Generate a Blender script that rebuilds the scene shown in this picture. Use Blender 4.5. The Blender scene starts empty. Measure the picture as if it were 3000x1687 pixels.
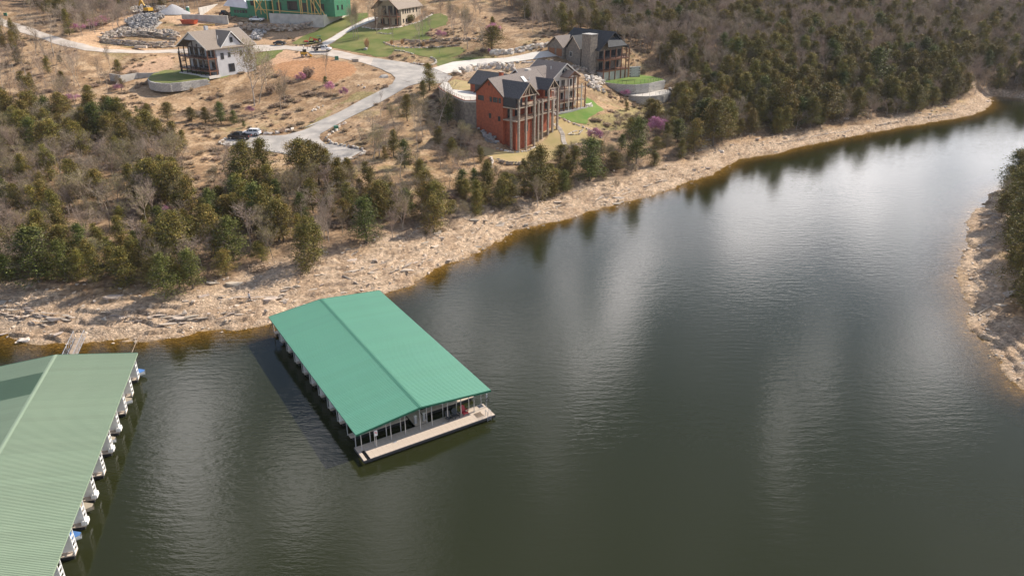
import bpy, bmesh, math, random
import numpy as np
from mathutils import Vector, Matrix
from mathutils.geometry import delaunay_2d_cdt
random.seed(7); rng = np.random.RandomState(11)
S = bpy.context.scene
COL = S.collection
R = math.radians
# ------------------------------------------------------------------ camera
CH, CF, CTH, CCX, CCY = 55.0, 2200.0, R(24.5), 1500.0, 843.5
cc, cs = math.cos(CTH), math.sin(CTH)
cam_d = bpy.data.cameras.new('camera'); cam = bpy.data.objects.new('camera', cam_d); COL.objects.link(cam)
cam.location = (0, 0, CH); cam.rotation_euler = (R(90) - CTH, 0, 0)
cam_d.sensor_width = 36; cam_d.lens = CF / 3000 * 36; cam_d.clip_end = 3000; cam_d.clip_start = 0.5
S.camera = cam
# ------------------------------------------------------------------ light
SUN_AZ, SUN_EL = 56.0, 38.0          # degrees right of the view direction (+Y), elevation
sd_ = bpy.data.lights.new('sun', 'SUN'); sun = bpy.data.objects.new('sun', sd_); COL.objects.link(sun)
sd_.energy = 5.0; sd_.angle = R(0.53); sd_.color = (1.0, 0.90, 0.76)
sv = Vector((math.sin(R(SUN_AZ)) * math.cos(R(SUN_EL)), math.cos(R(SUN_AZ)) * math.cos(R(SUN_EL)), math.sin(R(SUN_EL))))
sun.rotation_euler = sv.to_track_quat('Z', 'Y').to_euler(); sun.location = (60, 60, 120)
W = bpy.data.worlds.new('World'); S.world = W; W.use_nodes = True
W.cycles.sampling_method = 'MANUAL'; W.cycles.sample_map_resolution = 512
wn = W.node_tree.nodes; wl = W.node_tree.links; wn.clear()
def WN(t, **k):
    n = wn.new(t)
    for a, b in k.items(): setattr(n, a, b)
    return n
wout = WN('ShaderNodeOutputWorld'); wbg = WN('ShaderNodeBackground'); wbg.inputs['Strength'].default_value = 0.09
sky = WN('ShaderNodeTexSky', sky_type='NISHITA'); sky.sun_disc = False
sky.sun_elevation = R(SUN_EL); sky.sun_rotation = R(SUN_AZ); sky.altitude = 300; sky.dust_density = 0.5; sky.ozone_density = 1.6
tc = WN('ShaderNodeTexCoord'); sp = WN('ShaderNodeSeparateXYZ'); wl.new(tc.outputs['Generated'], sp.inputs[0])
zc = WN('ShaderNodeMath', operation='MAXIMUM'); zc.inputs[1].default_value = 0.0; wl.new(sp.outputs['Z'], zc.inputs[0])
za = WN('ShaderNodeMath', operation='ADD'); za.inputs[1].default_value = 0.10; wl.new(zc.outputs[0], za.inputs[0])
px_ = WN('ShaderNodeMath', operation='DIVIDE'); wl.new(sp.outputs['X'], px_.inputs[0]); wl.new(za.outputs[0], px_.inputs[1])
py_ = WN('ShaderNodeMath', operation='DIVIDE'); wl.new(sp.outputs['Y'], py_.inputs[0]); wl.new(za.outputs[0], py_.inputs[1])
cb = WN('ShaderNodeCombineXYZ'); wl.new(px_.outputs[0], cb.inputs[0]); wl.new(py_.outputs[0], cb.inputs[1]); cb.inputs[2].default_value = 4.3
def wmath(op, a, b=None, c=None):
    n = WN('ShaderNodeMath', operation=op)
    for k, v in enumerate((a, b, c)):
        if v is None: continue
        if isinstance(v, (int, float)): n.inputs[k].default_value = v
        else: wl.new(v, n.inputs[k])
    return n.outputs[0]
wz = WN('ShaderNodeTexNoise'); wz.inputs['Scale'].default_value = 4.2; wz.inputs['Detail'].default_value = 3; wz.inputs['Roughness'].default_value = .55; wl.new(cb.outputs[0], wz.inputs['Vector'])
wsep = WN('ShaderNodeSeparateColor'); wl.new(wz.outputs['Color'], wsep.inputs[0])
X_ = wmath('ADD', px_.outputs[0], wmath('MULTIPLY', wmath('SUBTRACT', wsep.outputs[0], .5), .20)); Y_ = wmath('ADD', py_.outputs[0], wmath('MULTIPLY', wmath('SUBTRACT', wsep.outputs[1], .5), .34))
# clouds of the day: (x, y) on the cloud layer, heading, half length, half width, thickness
CLOUDS = [(1.05, 2.38, 28, .62, .44, .95), (.68, 2.10, 20, .22, .14, .35), (.27, 1.66, 24, .46, .075, 1.15), (.09, 1.62, 14, .34, .055, .60), (-.14, 1.55, 5, .18, .08, .55), (-.02, 1.45, 5, .22, .05, .5), (-.58, 1.14, -26, .34, .08, .95), (-.37, 1.09, -18, .15, .06, .75),
          (-.20, .97, -10, .16, .08, .45), (.92, 1.46, 32, .26, .11, .95), (.62, 1.34, 26, .30, .05, .75), (1.5, 1.7, 40, .5, .25, .6), (.3, 3.4, 5, 1.6, .7, .5), (2.2, 3.2, 35, 1.2, .8, .8), (-1.6, 2.4, -30, .9, .3, .7), (-1.1, .3, 60, .6, .2, .6), (.9, -.8, 20, .9, .3, .6), (-1.0, -1.6, 40, 1.0, .4, .6), (2.4, .4, 70, .7, .3, .5), (-2.8, .9, -60, 1.1, .4, .6), (1.9, -2.0, 10, 1.2, .5, .6), (-.4, -3.2, 0, 1.4, .5, .6)]
acc = None
wp_ = WN('ShaderNodeCombineXYZ'); wl.new(X_, wp_.inputs[0]); wl.new(Y_, wp_.inputs[1])
for (cx0, cy0, hd, hl, hw, th_) in CLOUDS[:17]:
    mp_ = WN('ShaderNodeMapping', vector_type='TEXTURE'); mp_.inputs['Location'].default_value = (cx0, cy0, 0); mp_.inputs['Rotation'].default_value = (0, 0, -R(hd)); mp_.inputs['Scale'].default_value = (hw, hl, 1); wl.new(wp_.outputs[0], mp_.inputs[0])
    ln_ = WN('ShaderNodeVectorMath', operation='LENGTH'); wl.new(mp_.outputs[0], ln_.inputs[0])
    mr_ = WN('ShaderNodeMapRange', interpolation_type='SMOOTHSTEP'); mr_.inputs[1].default_value = 1.55; mr_.inputs[2].default_value = 0.0; mr_.inputs[3].default_value = 0; mr_.inputs[4].default_value = th_; wl.new(ln_.outputs['Value'], mr_.inputs[0])
    acc = mr_.outputs[0] if acc is None else wmath('ADD', acc, mr_.outputs[0])
cn = WN('ShaderNodeTexNoise'); cn.inputs['Scale'].default_value = 5.5; cn.inputs['Detail'].default_value = 4; cn.inputs['Roughness'].default_value = 0.6
wl.new(cb.outputs[0], cn.inputs['Vector'])
thin = WN('ShaderNodeMapRange'); thin.inputs[1].default_value = .42; thin.inputs[2].default_value = .75; thin.inputs[3].default_value = .0; thin.inputs[4].default_value = .05; wl.new(cn.outputs['Fac'], thin.inputs[0])
lowband = WN('ShaderNodeMapRange'); lowband.inputs[1].default_value = .36; lowband.inputs[2].default_value = .16; lowband.inputs[3].default_value = 0; lowband.inputs[4].default_value = .12; wl.new(sp.outputs['Z'], lowband.inputs[0])
nzr = WN('ShaderNodeMapRange'); nzr.inputs[1].default_value = .34; nzr.inputs[2].default_value = .62; nzr.inputs[3].default_value = .30; nzr.inputs[4].default_value = 1.25; wl.new(cn.outputs['Fac'], nzr.inputs[0])
cov = wmath('MULTIPLY', wmath('ADD', wmath('ADD', acc, thin.outputs[0]), lowband.outputs[0]), nzr.outputs[0])
cr = WN('ShaderNodeMath', operation='MINIMUM'); wl.new(cov, cr.inputs[0]); cr.inputs[1].default_value = 1.0
mx = WN('ShaderNodeMix', data_type='RGBA'); mx.inputs['B'].default_value = (37, 35.5, 36, 1)
wl.new(cr.outputs[0], mx.inputs['Factor']); wl.new(sky.outputs[0], mx.inputs['A'])
wl.new(mx.outputs['Result'], wbg.inputs['Color']); wl.new(wbg.outputs[0], wout.inputs[0])
S.view_settings.view_transform = 'Standard'; S.view_settings.look = 'None'; S.view_settings.gamma = 1
S.view_settings.exposure = 0.47
S.render.engine = 'CYCLES'
S.cycles.max_bounces = 6; S.cycles.transparent_max_bounces = 8
# ------------------------------------------------------------------ projection helpers (used to find real positions)
def at(u, v, z=0.0):
    x = (u - CCX) / CF; y = (v - CCY) / CF; Z = (CH - z) / (cs + y * cc)
    return (x * Z, Z * (cc - y * cs), z)
def proj(X, Y, z):
    D = CH - z; Z = D * cs + Y * cc
    return CCX + CF * X / Z, CCY + CF * (D * cc - Y * cs) / Z, Z
# ------------------------------------------------------------------ numpy noise
_P = rng.rand(256, 256)
def vnoise(x, y):
    xi = np.floor(x).astype(int); yi = np.floor(y).astype(int); fx = x - xi; fy = y - yi
    fx = fx * fx * (3 - 2 * fx); fy = fy * fy * (3 - 2 * fy)
    a = _P[xi & 255, yi & 255]; b = _P[(xi + 1) & 255, yi & 255]; c = _P[xi & 255, (yi + 1) & 255]; d = _P[(xi + 1) & 255, (yi + 1) & 255]
    return (a * (1 - fx) + b * fx) * (1 - fy) + (c * (1 - fx) + d * fx) * fy
def fbm(x, y, o=4):
    s = 0; a = 1; t = 0
    for i in range(o):
        s = s + a * vnoise(x + 17.3 * i, y + 5.1 * i); t += a; a *= .5; x = x * 2.03; y = y * 2.03
    return s / t
def sstep(a, b, x):
    t = np.clip((x - a) / (b - a), 0, 1); return t * t * (3 - 2 * t)
# ------------------------------------------------------------------ shoreline
Q = 1.16460
def q(l): return [(a * Q, b * Q) for a, b in l]
sh_main = [(0, 978), (70, 1001), (130, 1004), (200, 1008), (251, 1000), (310, 996), (366, 995), (436, 990), (500, 980), (560, 977), (640, 968), (700, 962),
           (760, 950), (790, 941), (860, 915), (960, 885), (1040, 866), (1110, 858), (1200, 829), (1281, 783), (1351, 763), (1400, 735), (1432, 712), (1470, 698), (1514, 673), (1560, 663),
           (1607, 652), (1723, 617), (1790, 602), (1863, 582), (1980, 547), (2040, 525), (2085, 510), (2120, 488), (2154, 466), (2210, 455), (2271, 448), (2360, 425), (2446, 408), (2540, 391), (2620, 375), (2700, 362), (2795, 347),
           (2850, 333), (2880, 322), (2897, 307), (2893, 290)]
sh_far = [(2905, 280), (2950, 284), (3000, 291)]
sh_right = [(2931, 560), (2886, 599), (2862, 632), (2851, 654), (2842, 690), (2834, 731), (2824, 775), (2820, 820), (2831, 875), (2853, 944), (2872, 985), (2898, 1013), (2942, 1068), (3000, 1134)]
wp = [(-420, 40), (-200, 96), (-110, 104)] + [at(u, v)[:2] for u, v in sh_main] + [at(u, v)[:2] for u, v in sh_far]
wp += [(260, 290), (380, 240), (600, 260), (600, 220), (380, 190), (220, 200), (150, 196)] + [at(u, v)[:2] for u, v in sh_right] + [(80, 70), (100, 30), (150, -20), (200, -300), (-420, -300)]
wp = np.array(wp)
def inpoly(x, y, P):
    P = np.asarray(P); ins = np.zeros(x.shape, bool); n = len(P)
    for i in range(n):
        x1, y1 = P[i]; x2, y2 = P[(i + 1) % n]
        if y1 == y2: continue
        c = ((y1 > y) != (y2 > y)); xs = (x2 - x1) * (y - y1) / (y2 - y1) + x1
        ins ^= c & (x < xs)
    return ins
def sdf(x, y):          # positive on land
    sh = x.shape; x = x.ravel(); y = y.ravel(); out = np.empty(len(x)); A = wp; B = np.roll(wp, -1, 0); d = B - A; L2 = (d ** 2).sum(1)
    for s in range(0, len(x), 40000):
        X = x[s:s + 40000, None] - A[None, :, 0]; Y = y[s:s + 40000, None] - A[None, :, 1]
        t = np.clip((X * d[:, 0] + Y * d[:, 1]) / L2, 0, 1)
        out[s:s + 40000] = np.sqrt(((X - t * d[:, 0]) ** 2 + (Y - t * d[:, 1]) ** 2).min(1))
    ins = inpoly(x, y, wp); out[ins] *= -1
    return out.reshape(sh)
# ------------------------------------------------------------------ terrain heights: control points (pixel, elevation)
ctl = [(0, 860, 2.6), (300, 850, 2.8), (560, 850, 2.6), (800, 790, 3), (1000, 725, 3), (1200, 645, 3.2), (1100, 700, 3.1), (1300, 520, 5.2), (1430, 590, 3), (1700, 505, 3.2),
       (300, 680, 5.4), (100, 500, 8.6), (0, 300, 12.3), (600, 600, 6.3), (1100, 520, 6.7), (900, 560, 6.4), (0, 600, 6.6), (-300, 500, 9), (300, 420, 10.5), (470, 500, 8),
       (735, 395, 9), (650, 423, 8.4), (900, 400, 8.9), (1040, 440, 8), (968, 484, 7.3), (820, 450, 7.8), (1000, 340, 10.9), (1100, 300, 12.8), (1060, 400, 9.6), (1190, 256, 15.6), (1257, 242, 16.5), (1340, 225, 17.2),
       (1200, 215, 17.0), (1120, 190, 18.3), (1010, 165, 19.6), (945, 150, 20.5), (840, 138, 20.8), (740, 147, 20.3), (640, 150, 19.6), (500, 152, 19.4), (404, 153, 20.2), (310, 150, 21.2), (230, 132, 22.6), (140, 113, 23.6), (70, 87, 25), (0, 62, 26.3), (-200, 30, 28),
       (600, 216, 18.0), (520, 215, 17.6), (660, 210, 17.6), (720, 195, 17.8), (500, 258, 14.9), (434, 250, 15), (330, 215, 15.6), (400, 190, 17.6), (200, 200, 18), (100, 160, 20), (0, 150, 21), (0, 220, 16), (200, 280, 13.4), (450, 330, 12), (600, 330, 11.2), (700, 330, 11),
       (830, 200, 17.8), (1000, 215, 17.4), (900, 260, 14.6), (800, 300, 12.6), (700, 270, 14), (1130, 235, 16.4), (1000, 290, 13.2), (820, 350, 10.4),
       (1300, 275, 15.2), (1363, 363, 10.4), (1300, 330, 11.8), (1397, 367, 10.6), (1471, 424, 7.2), (1330, 420, 8.4), (1240, 440, 8), (1200, 350, 11.4), (1250, 480, 6.6), (1520, 450, 5.2), (1572, 430, 5.8), (1610, 400, 7.2), (1625, 380, 8.4), (1450, 480, 5), (1500, 500, 4.2), (1560, 480, 4.5), (1700, 450, 5.4),
       (1630, 335, 10.6), (1714, 315, 11.1), (1680, 370, 8.4), (1760, 350, 8.4), (1767, 400, 6.6), (1500, 225, 17.0), (1430, 225, 17.2), (1600, 205, 17.4), (1560, 190, 17.8), (1700, 210, 16.4), (1500, 180, 18.6), (1400, 193, 17.8), (1640, 162, 19.5), (1500, 165, 19.6), (1600, 140, 21.5),
       (1720, 215, 15.5), (1760, 240, 12.6), (1850, 240, 10.2), (1845, 300, 7.6), (1876, 311, 6.3), (1960, 300, 6.3), (2010, 300, 6.4), (1980, 240, 9.6), (1960, 210, 13), (1900, 190, 15), (1800, 160, 19), (1700, 280, 12.0), (1930, 340, 5.2),
       (1900, 400, 4.6), (2000, 350, 5.3), (2000, 440, 3), (2150, 400, 3.6), (2400, 335, 3.4), (2700, 295, 3), (2600, 320, 3), (2400, 200, 14.2), (2400, 100, 21.5), (2400, 0, 31), (2150, 300, 8), (2150, 200, 15.5), (2150, 100, 22.5), (2000, 200, 15.5), (2850, 265, 4), (2700, 200, 11), (2880, 200, 9.5), (2960, 230, 5), (2950, 150, 12), (2950, 0, 29), (2700, 80, 20),
       (1700, 80, 26), (1850, 80, 24), (1700, 0, 32), (1400, 0, 33.5), (1400, 80, 26), (1400, 140, 21.5), (1300, 60, 27.5), (1160, 70, 26.2), (1100, 72, 26.3), (1200, 65, 26.6), (1150, 120, 22.6), (1250, 130, 21.6), (1300, 165, 19.2), (1050, 110, 23.2), (1000, 0, 33), (1100, 20, 30.8),
       (930, 90, 24.5), (947, 73, 26.4), (790, 66, 26.6), (860, 68, 26.6), (850, 100, 23.2), (730, 100, 23.2), (750, 65, 26.8), (680, 64, 26.7), (600, 60, 27), (500, 60, 27), (420, 45, 28.2), (330, 70, 26), (260, 100, 24.4), (560, 80, 25.6), (520, 130, 21.2), (330, 125, 21.8), (650, 30, 29.5), (500, 0, 32.5), (0, 0, 33), (200, 30, 29), (250, 60, 27), (-300, 0, 34)]
CX_, CY_, CZ_ = [], [], []
for u, v, z in ctl:
    X, Y, _ = at(u, v, z); CX_.append(X); CY_.append(Y); CZ_.append(z)
for X, Y, z in [(-420, 60, 20), (-300, 200, 24), (-420, 420, 45), (-200, 560, 58), (0, 600, 64), (200, 600, 60), (420, 600, 62), (420, 420, 40), (-200, 130, 6), (-150, 200, 15), (0, 480, 50), (-100, 480, 50), (120, 480, 48), (250, 480, 40), (-300, 330, 36), (300, 350, 26),
                (105, 110, 4.6), (130, 140, 5.6), (160, 160, 8), (98, 80, 4), (140, 60, 10), (200, 100, 14), (300, 120, 20), (108, 150, 1.8), (102, 128, 2.0), (88, 104, 1.8), (130, 165, 3), (-420, 250, 34), (-130, 112, 2.4), (-160, 112, 3)]:
    CX_.append(X); CY_.append(Y); CZ_.append(z)
for (u, v) in sh_main[::3]:
    X, Y, _ = at(u, v); CX_.append(X); CY_.append(Y); CZ_.append(0.2)
CP = np.array([CX_, CY_]).T; CZ = np.array(CZ_)
Dm = np.sqrt(((CP[:, None] - CP[None]) ** 2).sum(2)) + 0
A_ = np.block([[Dm - np.eye(len(CP)) * 0.6, np.ones((len(CP), 1)), CP / 100], [np.ones((1, len(CP))), np.zeros((1, 3))], [CP.T / 100, np.zeros((2, 3))]])
w_ = np.linalg.solve(A_, np.concatenate([CZ, np.zeros(3)]))
GX = np.arange(-450, 452, 3.0); GY = np.arange(-20, 800, 3.0)
gx, gy = np.meshgrid(GX, GY, indexing='ij'); gz = np.zeros(gx.size); fx_, fy_ = gx.ravel(), gy.ravel()
for s in range(0, gx.size, 20000):
    d_ = np.sqrt((fx_[s:s + 20000, None] - CP[:, 0]) ** 2 + (fy_[s:s + 20000, None] - CP[:, 1]) ** 2)
    gz[s:s + 20000] = d_ @ w_[:-3] + w_[-3] + w_[-2] * fx_[s:s + 20000] / 100 + w_[-1] * fy_[s:s + 20000] / 100
gz = gz.reshape(gx.shape)
def rbf(x, y):
    fx = np.clip((x - GX[0]) / 3, 0, len(GX) - 1.001); fy = np.clip((y - GY[0]) / 3, 0, len(GY) - 1.001)
    i = fx.astype(int); j = fy.astype(int); fx = fx - i; fy = fy - j
    return (gz[i, j] * (1 - fx) + gz[i + 1, j] * fx) * (1 - fy) + (gz[i, j + 1] * (1 - fx) + gz[i + 1, j + 1] * fx) * fy
def Hs(x, y, sd=None, ledge=False):
    x = np.asarray(x, float); y = np.asarray(y, float)
    if sd is None: sd = sdf(x, y)
    sd = sd + (fbm(x / 4, y / 4, 3) - .5) * 2.0 * (np.abs(sd) < 12)
    r = np.maximum(rbf(x, y), 0.4)
    k = sstep(0, 9, sd)
    z = np.where(sd > 0, np.where((x > 62) & (y < 205), .11, .22) * np.minimum(sd, 9) * (1 - k) + r * k, -np.minimum(.11 * -sd, 5))
    z = z + (fbm(x / 9, y / 9, 3) - .5) * .5 * sstep(1, 12, sd)
    if ledge:
        ph = z / .50 + fbm(x / 9, y / 9, 4) * 2.6
        saw = ph - np.floor(ph)
        step = sstep(0, .13, saw) - saw
        m = sstep(-1.5, .4, sd) * (1 - sstep(14, 26, sd)) * (z < 5.2)
        z = z + .50 * step * m * sstep(.38, .48, fbm(x / 8 + 40, y / 5, 3)) * 1.25
        z = z + (fbm(x / .8, y / .8, 2) - .5) * .14 * m + (fbm(x / 1.5, y / 1.5, 2) - .5) * .06
    return z
def hz(x, y): return float(Hs(np.array([x]), np.array([y]))[0])
def hit(u, v):      # pixel -> point on the terrain
    Z = np.arange(90, 520, .5); x = (u - CCX) / CF * Z; yv = (v - CCY) / CF
    y = Z * (cc - yv * cs); z = CH - Z * (cs + yv * cc); g = Hs(x, y)
    i = int(np.argmax(z <= g)) if (z <= g).any() else len(Z) - 1
    return float(x[i]), float(y[i]), float(g[i])
# ------------------------------------------------------------------ materials
MATS = {}
def mat(name, c, rough=.8, c2=None, ns=3.0, bump=0, bs=None, metal=0, spec=.5, attr=None, rnd=0, coords='Object', detail=5, lo=.35, hi=.65):
    if name in MATS: return MATS[name]
    m = bpy.data.materials.new(name); MATS[name] = m; m.use_nodes = True; n = m.node_tree.nodes; l = m.node_tree.links
    b = n['Principled BSDF']; b.inputs['Roughness'].default_value = rough; b.inputs['Metallic'].default_value = metal; b.inputs['Specular IOR Level'].default_value = spec
    t = n.new('ShaderNodeTexCoord'); out = None
    rgb = n.new('ShaderNodeRGB'); rgb.outputs[0].default_value = (*c, 1); out = rgb.outputs[0]
    if c2 is not None:
        nz = n.new('ShaderNodeTexNoise'); nz.inputs['Scale'].default_value = ns; nz.inputs['Detail'].default_value = detail; l.new(t.outputs[coords], nz.inputs['Vector'])
        mr = n.new('ShaderNodeMapRange'); mr.inputs[1].default_value = lo; mr.inputs[2].default_value = hi; l.new(nz.outputs['Fac'], mr.inputs[0])
        x = n.new('ShaderNodeMix'); x.data_type = 'RGBA'; l.new(mr.outputs[0], x.inputs['Factor']); l.new(out, x.inputs['A']); x.inputs['B'].default_value = (*c2, 1); out = x.outputs['Result']
    if attr:
        a = n.new('ShaderNodeAttribute'); a.attribute_name = attr
        x = n.new('ShaderNodeMix'); x.data_type = 'RGBA'; x.blend_type = 'MULTIPLY'; x.inputs['Factor'].default_value = 1; l.new(out, x.inputs['A']); l.new(a.outputs['Color'], x.inputs['B']); out = x.outputs['Result']
    if rnd:
        oi = n.new('ShaderNodeObjectInfo'); h = n.new('ShaderNodeHueSaturation')
        r1 = n.new('ShaderNodeMapRange'); r1.inputs[3].default_value = 1 - rnd; r1.inputs[4].default_value = 1 + rnd; l.new(oi.outputs['Random'], r1.inputs[0]); l.new(r1.outputs[0], h.inputs['Value'])
        r2 = n.new('ShaderNodeMapRange'); r2.inputs[3].default_value = .5 - rnd * .09; r2.inputs[4].default_value = .5 + rnd * .03
        mm = n.new('ShaderNodeMath'); mm.operation = 'MULTIPLY'; mm.inputs[1].default_value = 7.31; l.new(oi.outputs['Random'], mm.inputs[0]); fr = n.new('ShaderNodeMath'); fr.operation = 'FRACT'; l.new(mm.outputs[0], fr.inputs[0])
        l.new(fr.outputs[0], r2.inputs[0]); l.new(r2.outputs[0], h.inputs['Hue']); l.new(out, h.inputs['Color']); out = h.outputs['Color']
    l.new(out, b.inputs['Base Color'])
    if bump:
        nb = n.new('ShaderNodeTexNoise'); nb.inputs['Scale'].default_value = bs or ns * 4; nb.inputs['Detail'].default_value = 4; l.new(t.outputs[coords], nb.inputs['Vector'])
        bp_ = n.new('ShaderNodeBump'); bp_.inputs['Strength'].default_value = bump; bp_.inputs['Distance'].default_value = .1; l.new(nb.outputs['Fac'], bp_.inputs['Height']); l.new(bp_.outputs[0], b.inputs['Normal'])
    return m
M = {}
def ground_material():
    m = mat('ground_soil', (1.22, 1.11, 1.0), .95, (.68, .61, .55), 1.5, 0, attr='Col', coords='Object', detail=9, spec=.2); n = m.node_tree.nodes; l = m.node_tree.links; b = n['Principled BSDF']
    src = b.inputs['Base Color'].links[0].from_socket; tcn = [k for k in n if k.type == 'TEX_COORD'][0]; a = n.new('ShaderNodeAttribute'); a.attribute_name = 'Rocky'
    mp = n.new('ShaderNodeMapping'); mp.inputs['Rotation'].default_value = (0, 0, R(-28)); mp.inputs['Scale'].default_value = (.55, 1.5, 1); l.new(tcn.outputs['Object'], mp.inputs[0])
    wn_ = n.new('ShaderNodeTexNoise'); wn_.inputs['Scale'].default_value = 1.3; wn_.inputs['Detail'].default_value = 5; l.new(mp.outputs[0], wn_.inputs['Vector'])
    ad = n.new('ShaderNodeMix'); ad.data_type = 'RGBA'; ad.blend_type = 'LINEAR_LIGHT'; ad.inputs['Factor'].default_value = .35; l.new(mp.outputs[0], ad.inputs['A']); l.new(wn_.outputs['Color'], ad.inputs['B'])
    outs = []
    for sc_, w_ in ((1.1, .10), (3.0, .16)):
        v = n.new('ShaderNodeTexVoronoi'); v.feature = 'DISTANCE_TO_EDGE'; v.inputs['Scale'].default_value = sc_; l.new(ad.outputs['Result'], v.inputs['Vector'])
        r_ = n.new('ShaderNodeMapRange'); r_.inputs[1].default_value = 0; r_.inputs[2].default_value = w_; r_.inputs[3].default_value = 0; r_.inputs[4].default_value = 1; l.new(v.outputs['Distance'], r_.inputs[0]); outs.append(r_.outputs[0])
    vc = n.new('ShaderNodeTexVoronoi'); vc.inputs['Scale'].default_value = 3.0; l.new(ad.outputs['Result'], vc.inputs['Vector']); vs_ = n.new('ShaderNodeSeparateColor'); l.new(vc.outputs['Color'], vs_.inputs[0])
    mu = n.new('ShaderNodeMath'); mu.operation = 'MULTIPLY'; l.new(outs[0], mu.inputs[0]); l.new(outs[1], mu.inputs[1])
    t1 = n.new('ShaderNodeMapRange'); t1.inputs[3].default_value = .72; t1.inputs[4].default_value = 1.0; l.new(mu.outputs[0], t1.inputs[0])
    t2 = n.new('ShaderNodeMapRange'); t2.inputs[3].default_value = .86; t2.inputs[4].default_value = 1.14; l.new(vs_.outputs[0], t2.inputs[0])
    m2 = n.new('ShaderNodeMath'); m2.operation = 'MULTIPLY'; l.new(t1.outputs[0], m2.inputs[0]); l.new(t2.outputs[0], m2.inputs[1])
    mm = n.new('ShaderNodeMix'); mm.data_type = 'FLOAT'; l.new(a.outputs['Fac'], mm.inputs['Factor']); mm.inputs['A'].default_value = 1; l.new(m2.outputs[0], mm.inputs['B'])
    x = n.new('ShaderNodeMix'); x.data_type = 'RGBA'; x.blend_type = 'MULTIPLY'; x.inputs['Factor'].default_value = 1; l.new(src, x.inputs['A']); l.new(mm.outputs['Result'], x.inputs['B']); l.new(x.outputs['Result'], b.inputs['Base Color'])
    hn = n.new('ShaderNodeTexNoise'); hn.inputs['Scale'].default_value = 3; hn.inputs['Detail'].default_value = 6; l.new(tcn.outputs['Object'], hn.inputs['Vector'])
    hm = n.new('ShaderNodeMath'); hm.operation = 'MULTIPLY'; l.new(mu.outputs[0], hm.inputs[0]); l.new(a.outputs['Fac'], hm.inputs[1])
    ha = n.new('ShaderNodeMath'); ha.operation = 'ADD'; l.new(hm.outputs[0], ha.inputs[0]); l.new(hn.outputs['Fac'], ha.inputs[1])
    bp_ = n.new('ShaderNodeBump'); bp_.inputs['Strength'].default_value = .8; bp_.inputs['Distance'].default_value = .16; l.new(ha.outputs[0], bp_.inputs['Height']); l.new(bp_.outputs[0], b.inputs['Normal'])
    return m
M['ground'] = ground_material()
M['rock'] = mat('limestone', (.50, .42, .34), .9, (.34, .29, .24), 1.2, .5, 4, rnd=.22, spec=.3)
M['rockpale'] = mat('pale_limestone', (.72, .66, .58), .9, (.44, .39, .33), .8, .4, 4, rnd=.2, spec=.3)
M['asphalt'] = mat('worn_road', (.47, .43, .39), .92, (.31, .29, .27), .3, .2, 9, coords='Object', spec=.3, detail=8)
M['gravelroad'] = mat('pale_gravel_road', (.58, .51, .45), .95, (.46, .40, .34), .3, .3, 6, spec=.2, detail=8)
M['concrete'] = mat('concrete', (.50, .48, .45), .85, (.38, .36, .34), .5, .15, 6, spec=.3, detail=7)
M['concretepale'] = mat('pale_concrete_drive', (.66, .62, .56), .85, (.57, .53, .48), .3, .1, 6, spec=.3)
M['lawn'] = mat('spring_lawn', (.115, .15, .035), .9, (.21, .20, .07), .16, .4, 8, spec=.2, detail=9, lo=.38, hi=.68)
M['lawnbright'] = mat('bright_turf', (.10, .19, .03), .9, (.17, .22, .055), .3, .4, 8, spec=.2, detail=8)
M['tanlawn'] = mat('dormant_lawn', (.42, .31, .16), .95, (.33, .27, .12), .2, .4, 8, spec=.2, detail=8)
M['gabion'] = mat('retaining_block', (.52, .50, .47), .9, (.40, .38, .35), 1.5, .4, 8, rnd=.1)
def leafmat(name, c, c2, **k): return mat(name, c, .65, c2, .8, attr='Tint', rnd=k.get('rnd', .22), spec=.25)
M['cedar'] = leafmat('cedar_foliage', (.225, .185, .048), (.140, .125, .034))
M['pine'] = leafmat('green_pine_foliage', (.125, .145, .036), (.09, .11, .03))
M['bark'] = mat('grey_bark', (.30, .25, .20), .9, (.42, .37, .31), 2, spec=.2, rnd=.25)
M['twig'] = mat('twigs', (.37, .30, .23), .9, (.29, .235, .18), 1, spec=.2, rnd=.25)
M['darkbark'] = mat('dark_bark', (.12, .095, .075), .9, (.2, .165, .13), 2, spec=.2)
M['bud'] = leafmat('olive_spring_buds', (.27, .24, .09), (.22, .19, .075))
M['pink'] = leafmat('redbud_blossom', (.62, .26, .40), (.5, .2, .33))
M['drybrush'] = leafmat('dry_brush', (.43, .32, .21), (.31, .235, .155))
M['white'] = mat('white_paint', (.80, .79, .77), .5, (.70, .69, .67), 1)
M['galv'] = mat('galvanised_steel', (.55, .56, .58), .35, metal=.6)
M['dark'] = mat('dark_steel', (.035, .035, .04), .5)
M['glass'] = mat('window_glass', (.03, .035, .04), .06, spec=.8)
M['wood'] = mat('deck_wood', (.46, .36, .27), .8, (.36, .28, .21), 2, coords='Object')
M['rubber'] = mat('tyre_rubber', (.02, .02, .02), .8)
M['rim'] = mat('wheel_rim', (.5, .5, .52), .3, metal=.7)
M['lampglass'] = mat('lamp_lens', (.75, .75, .72), .1)
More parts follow.
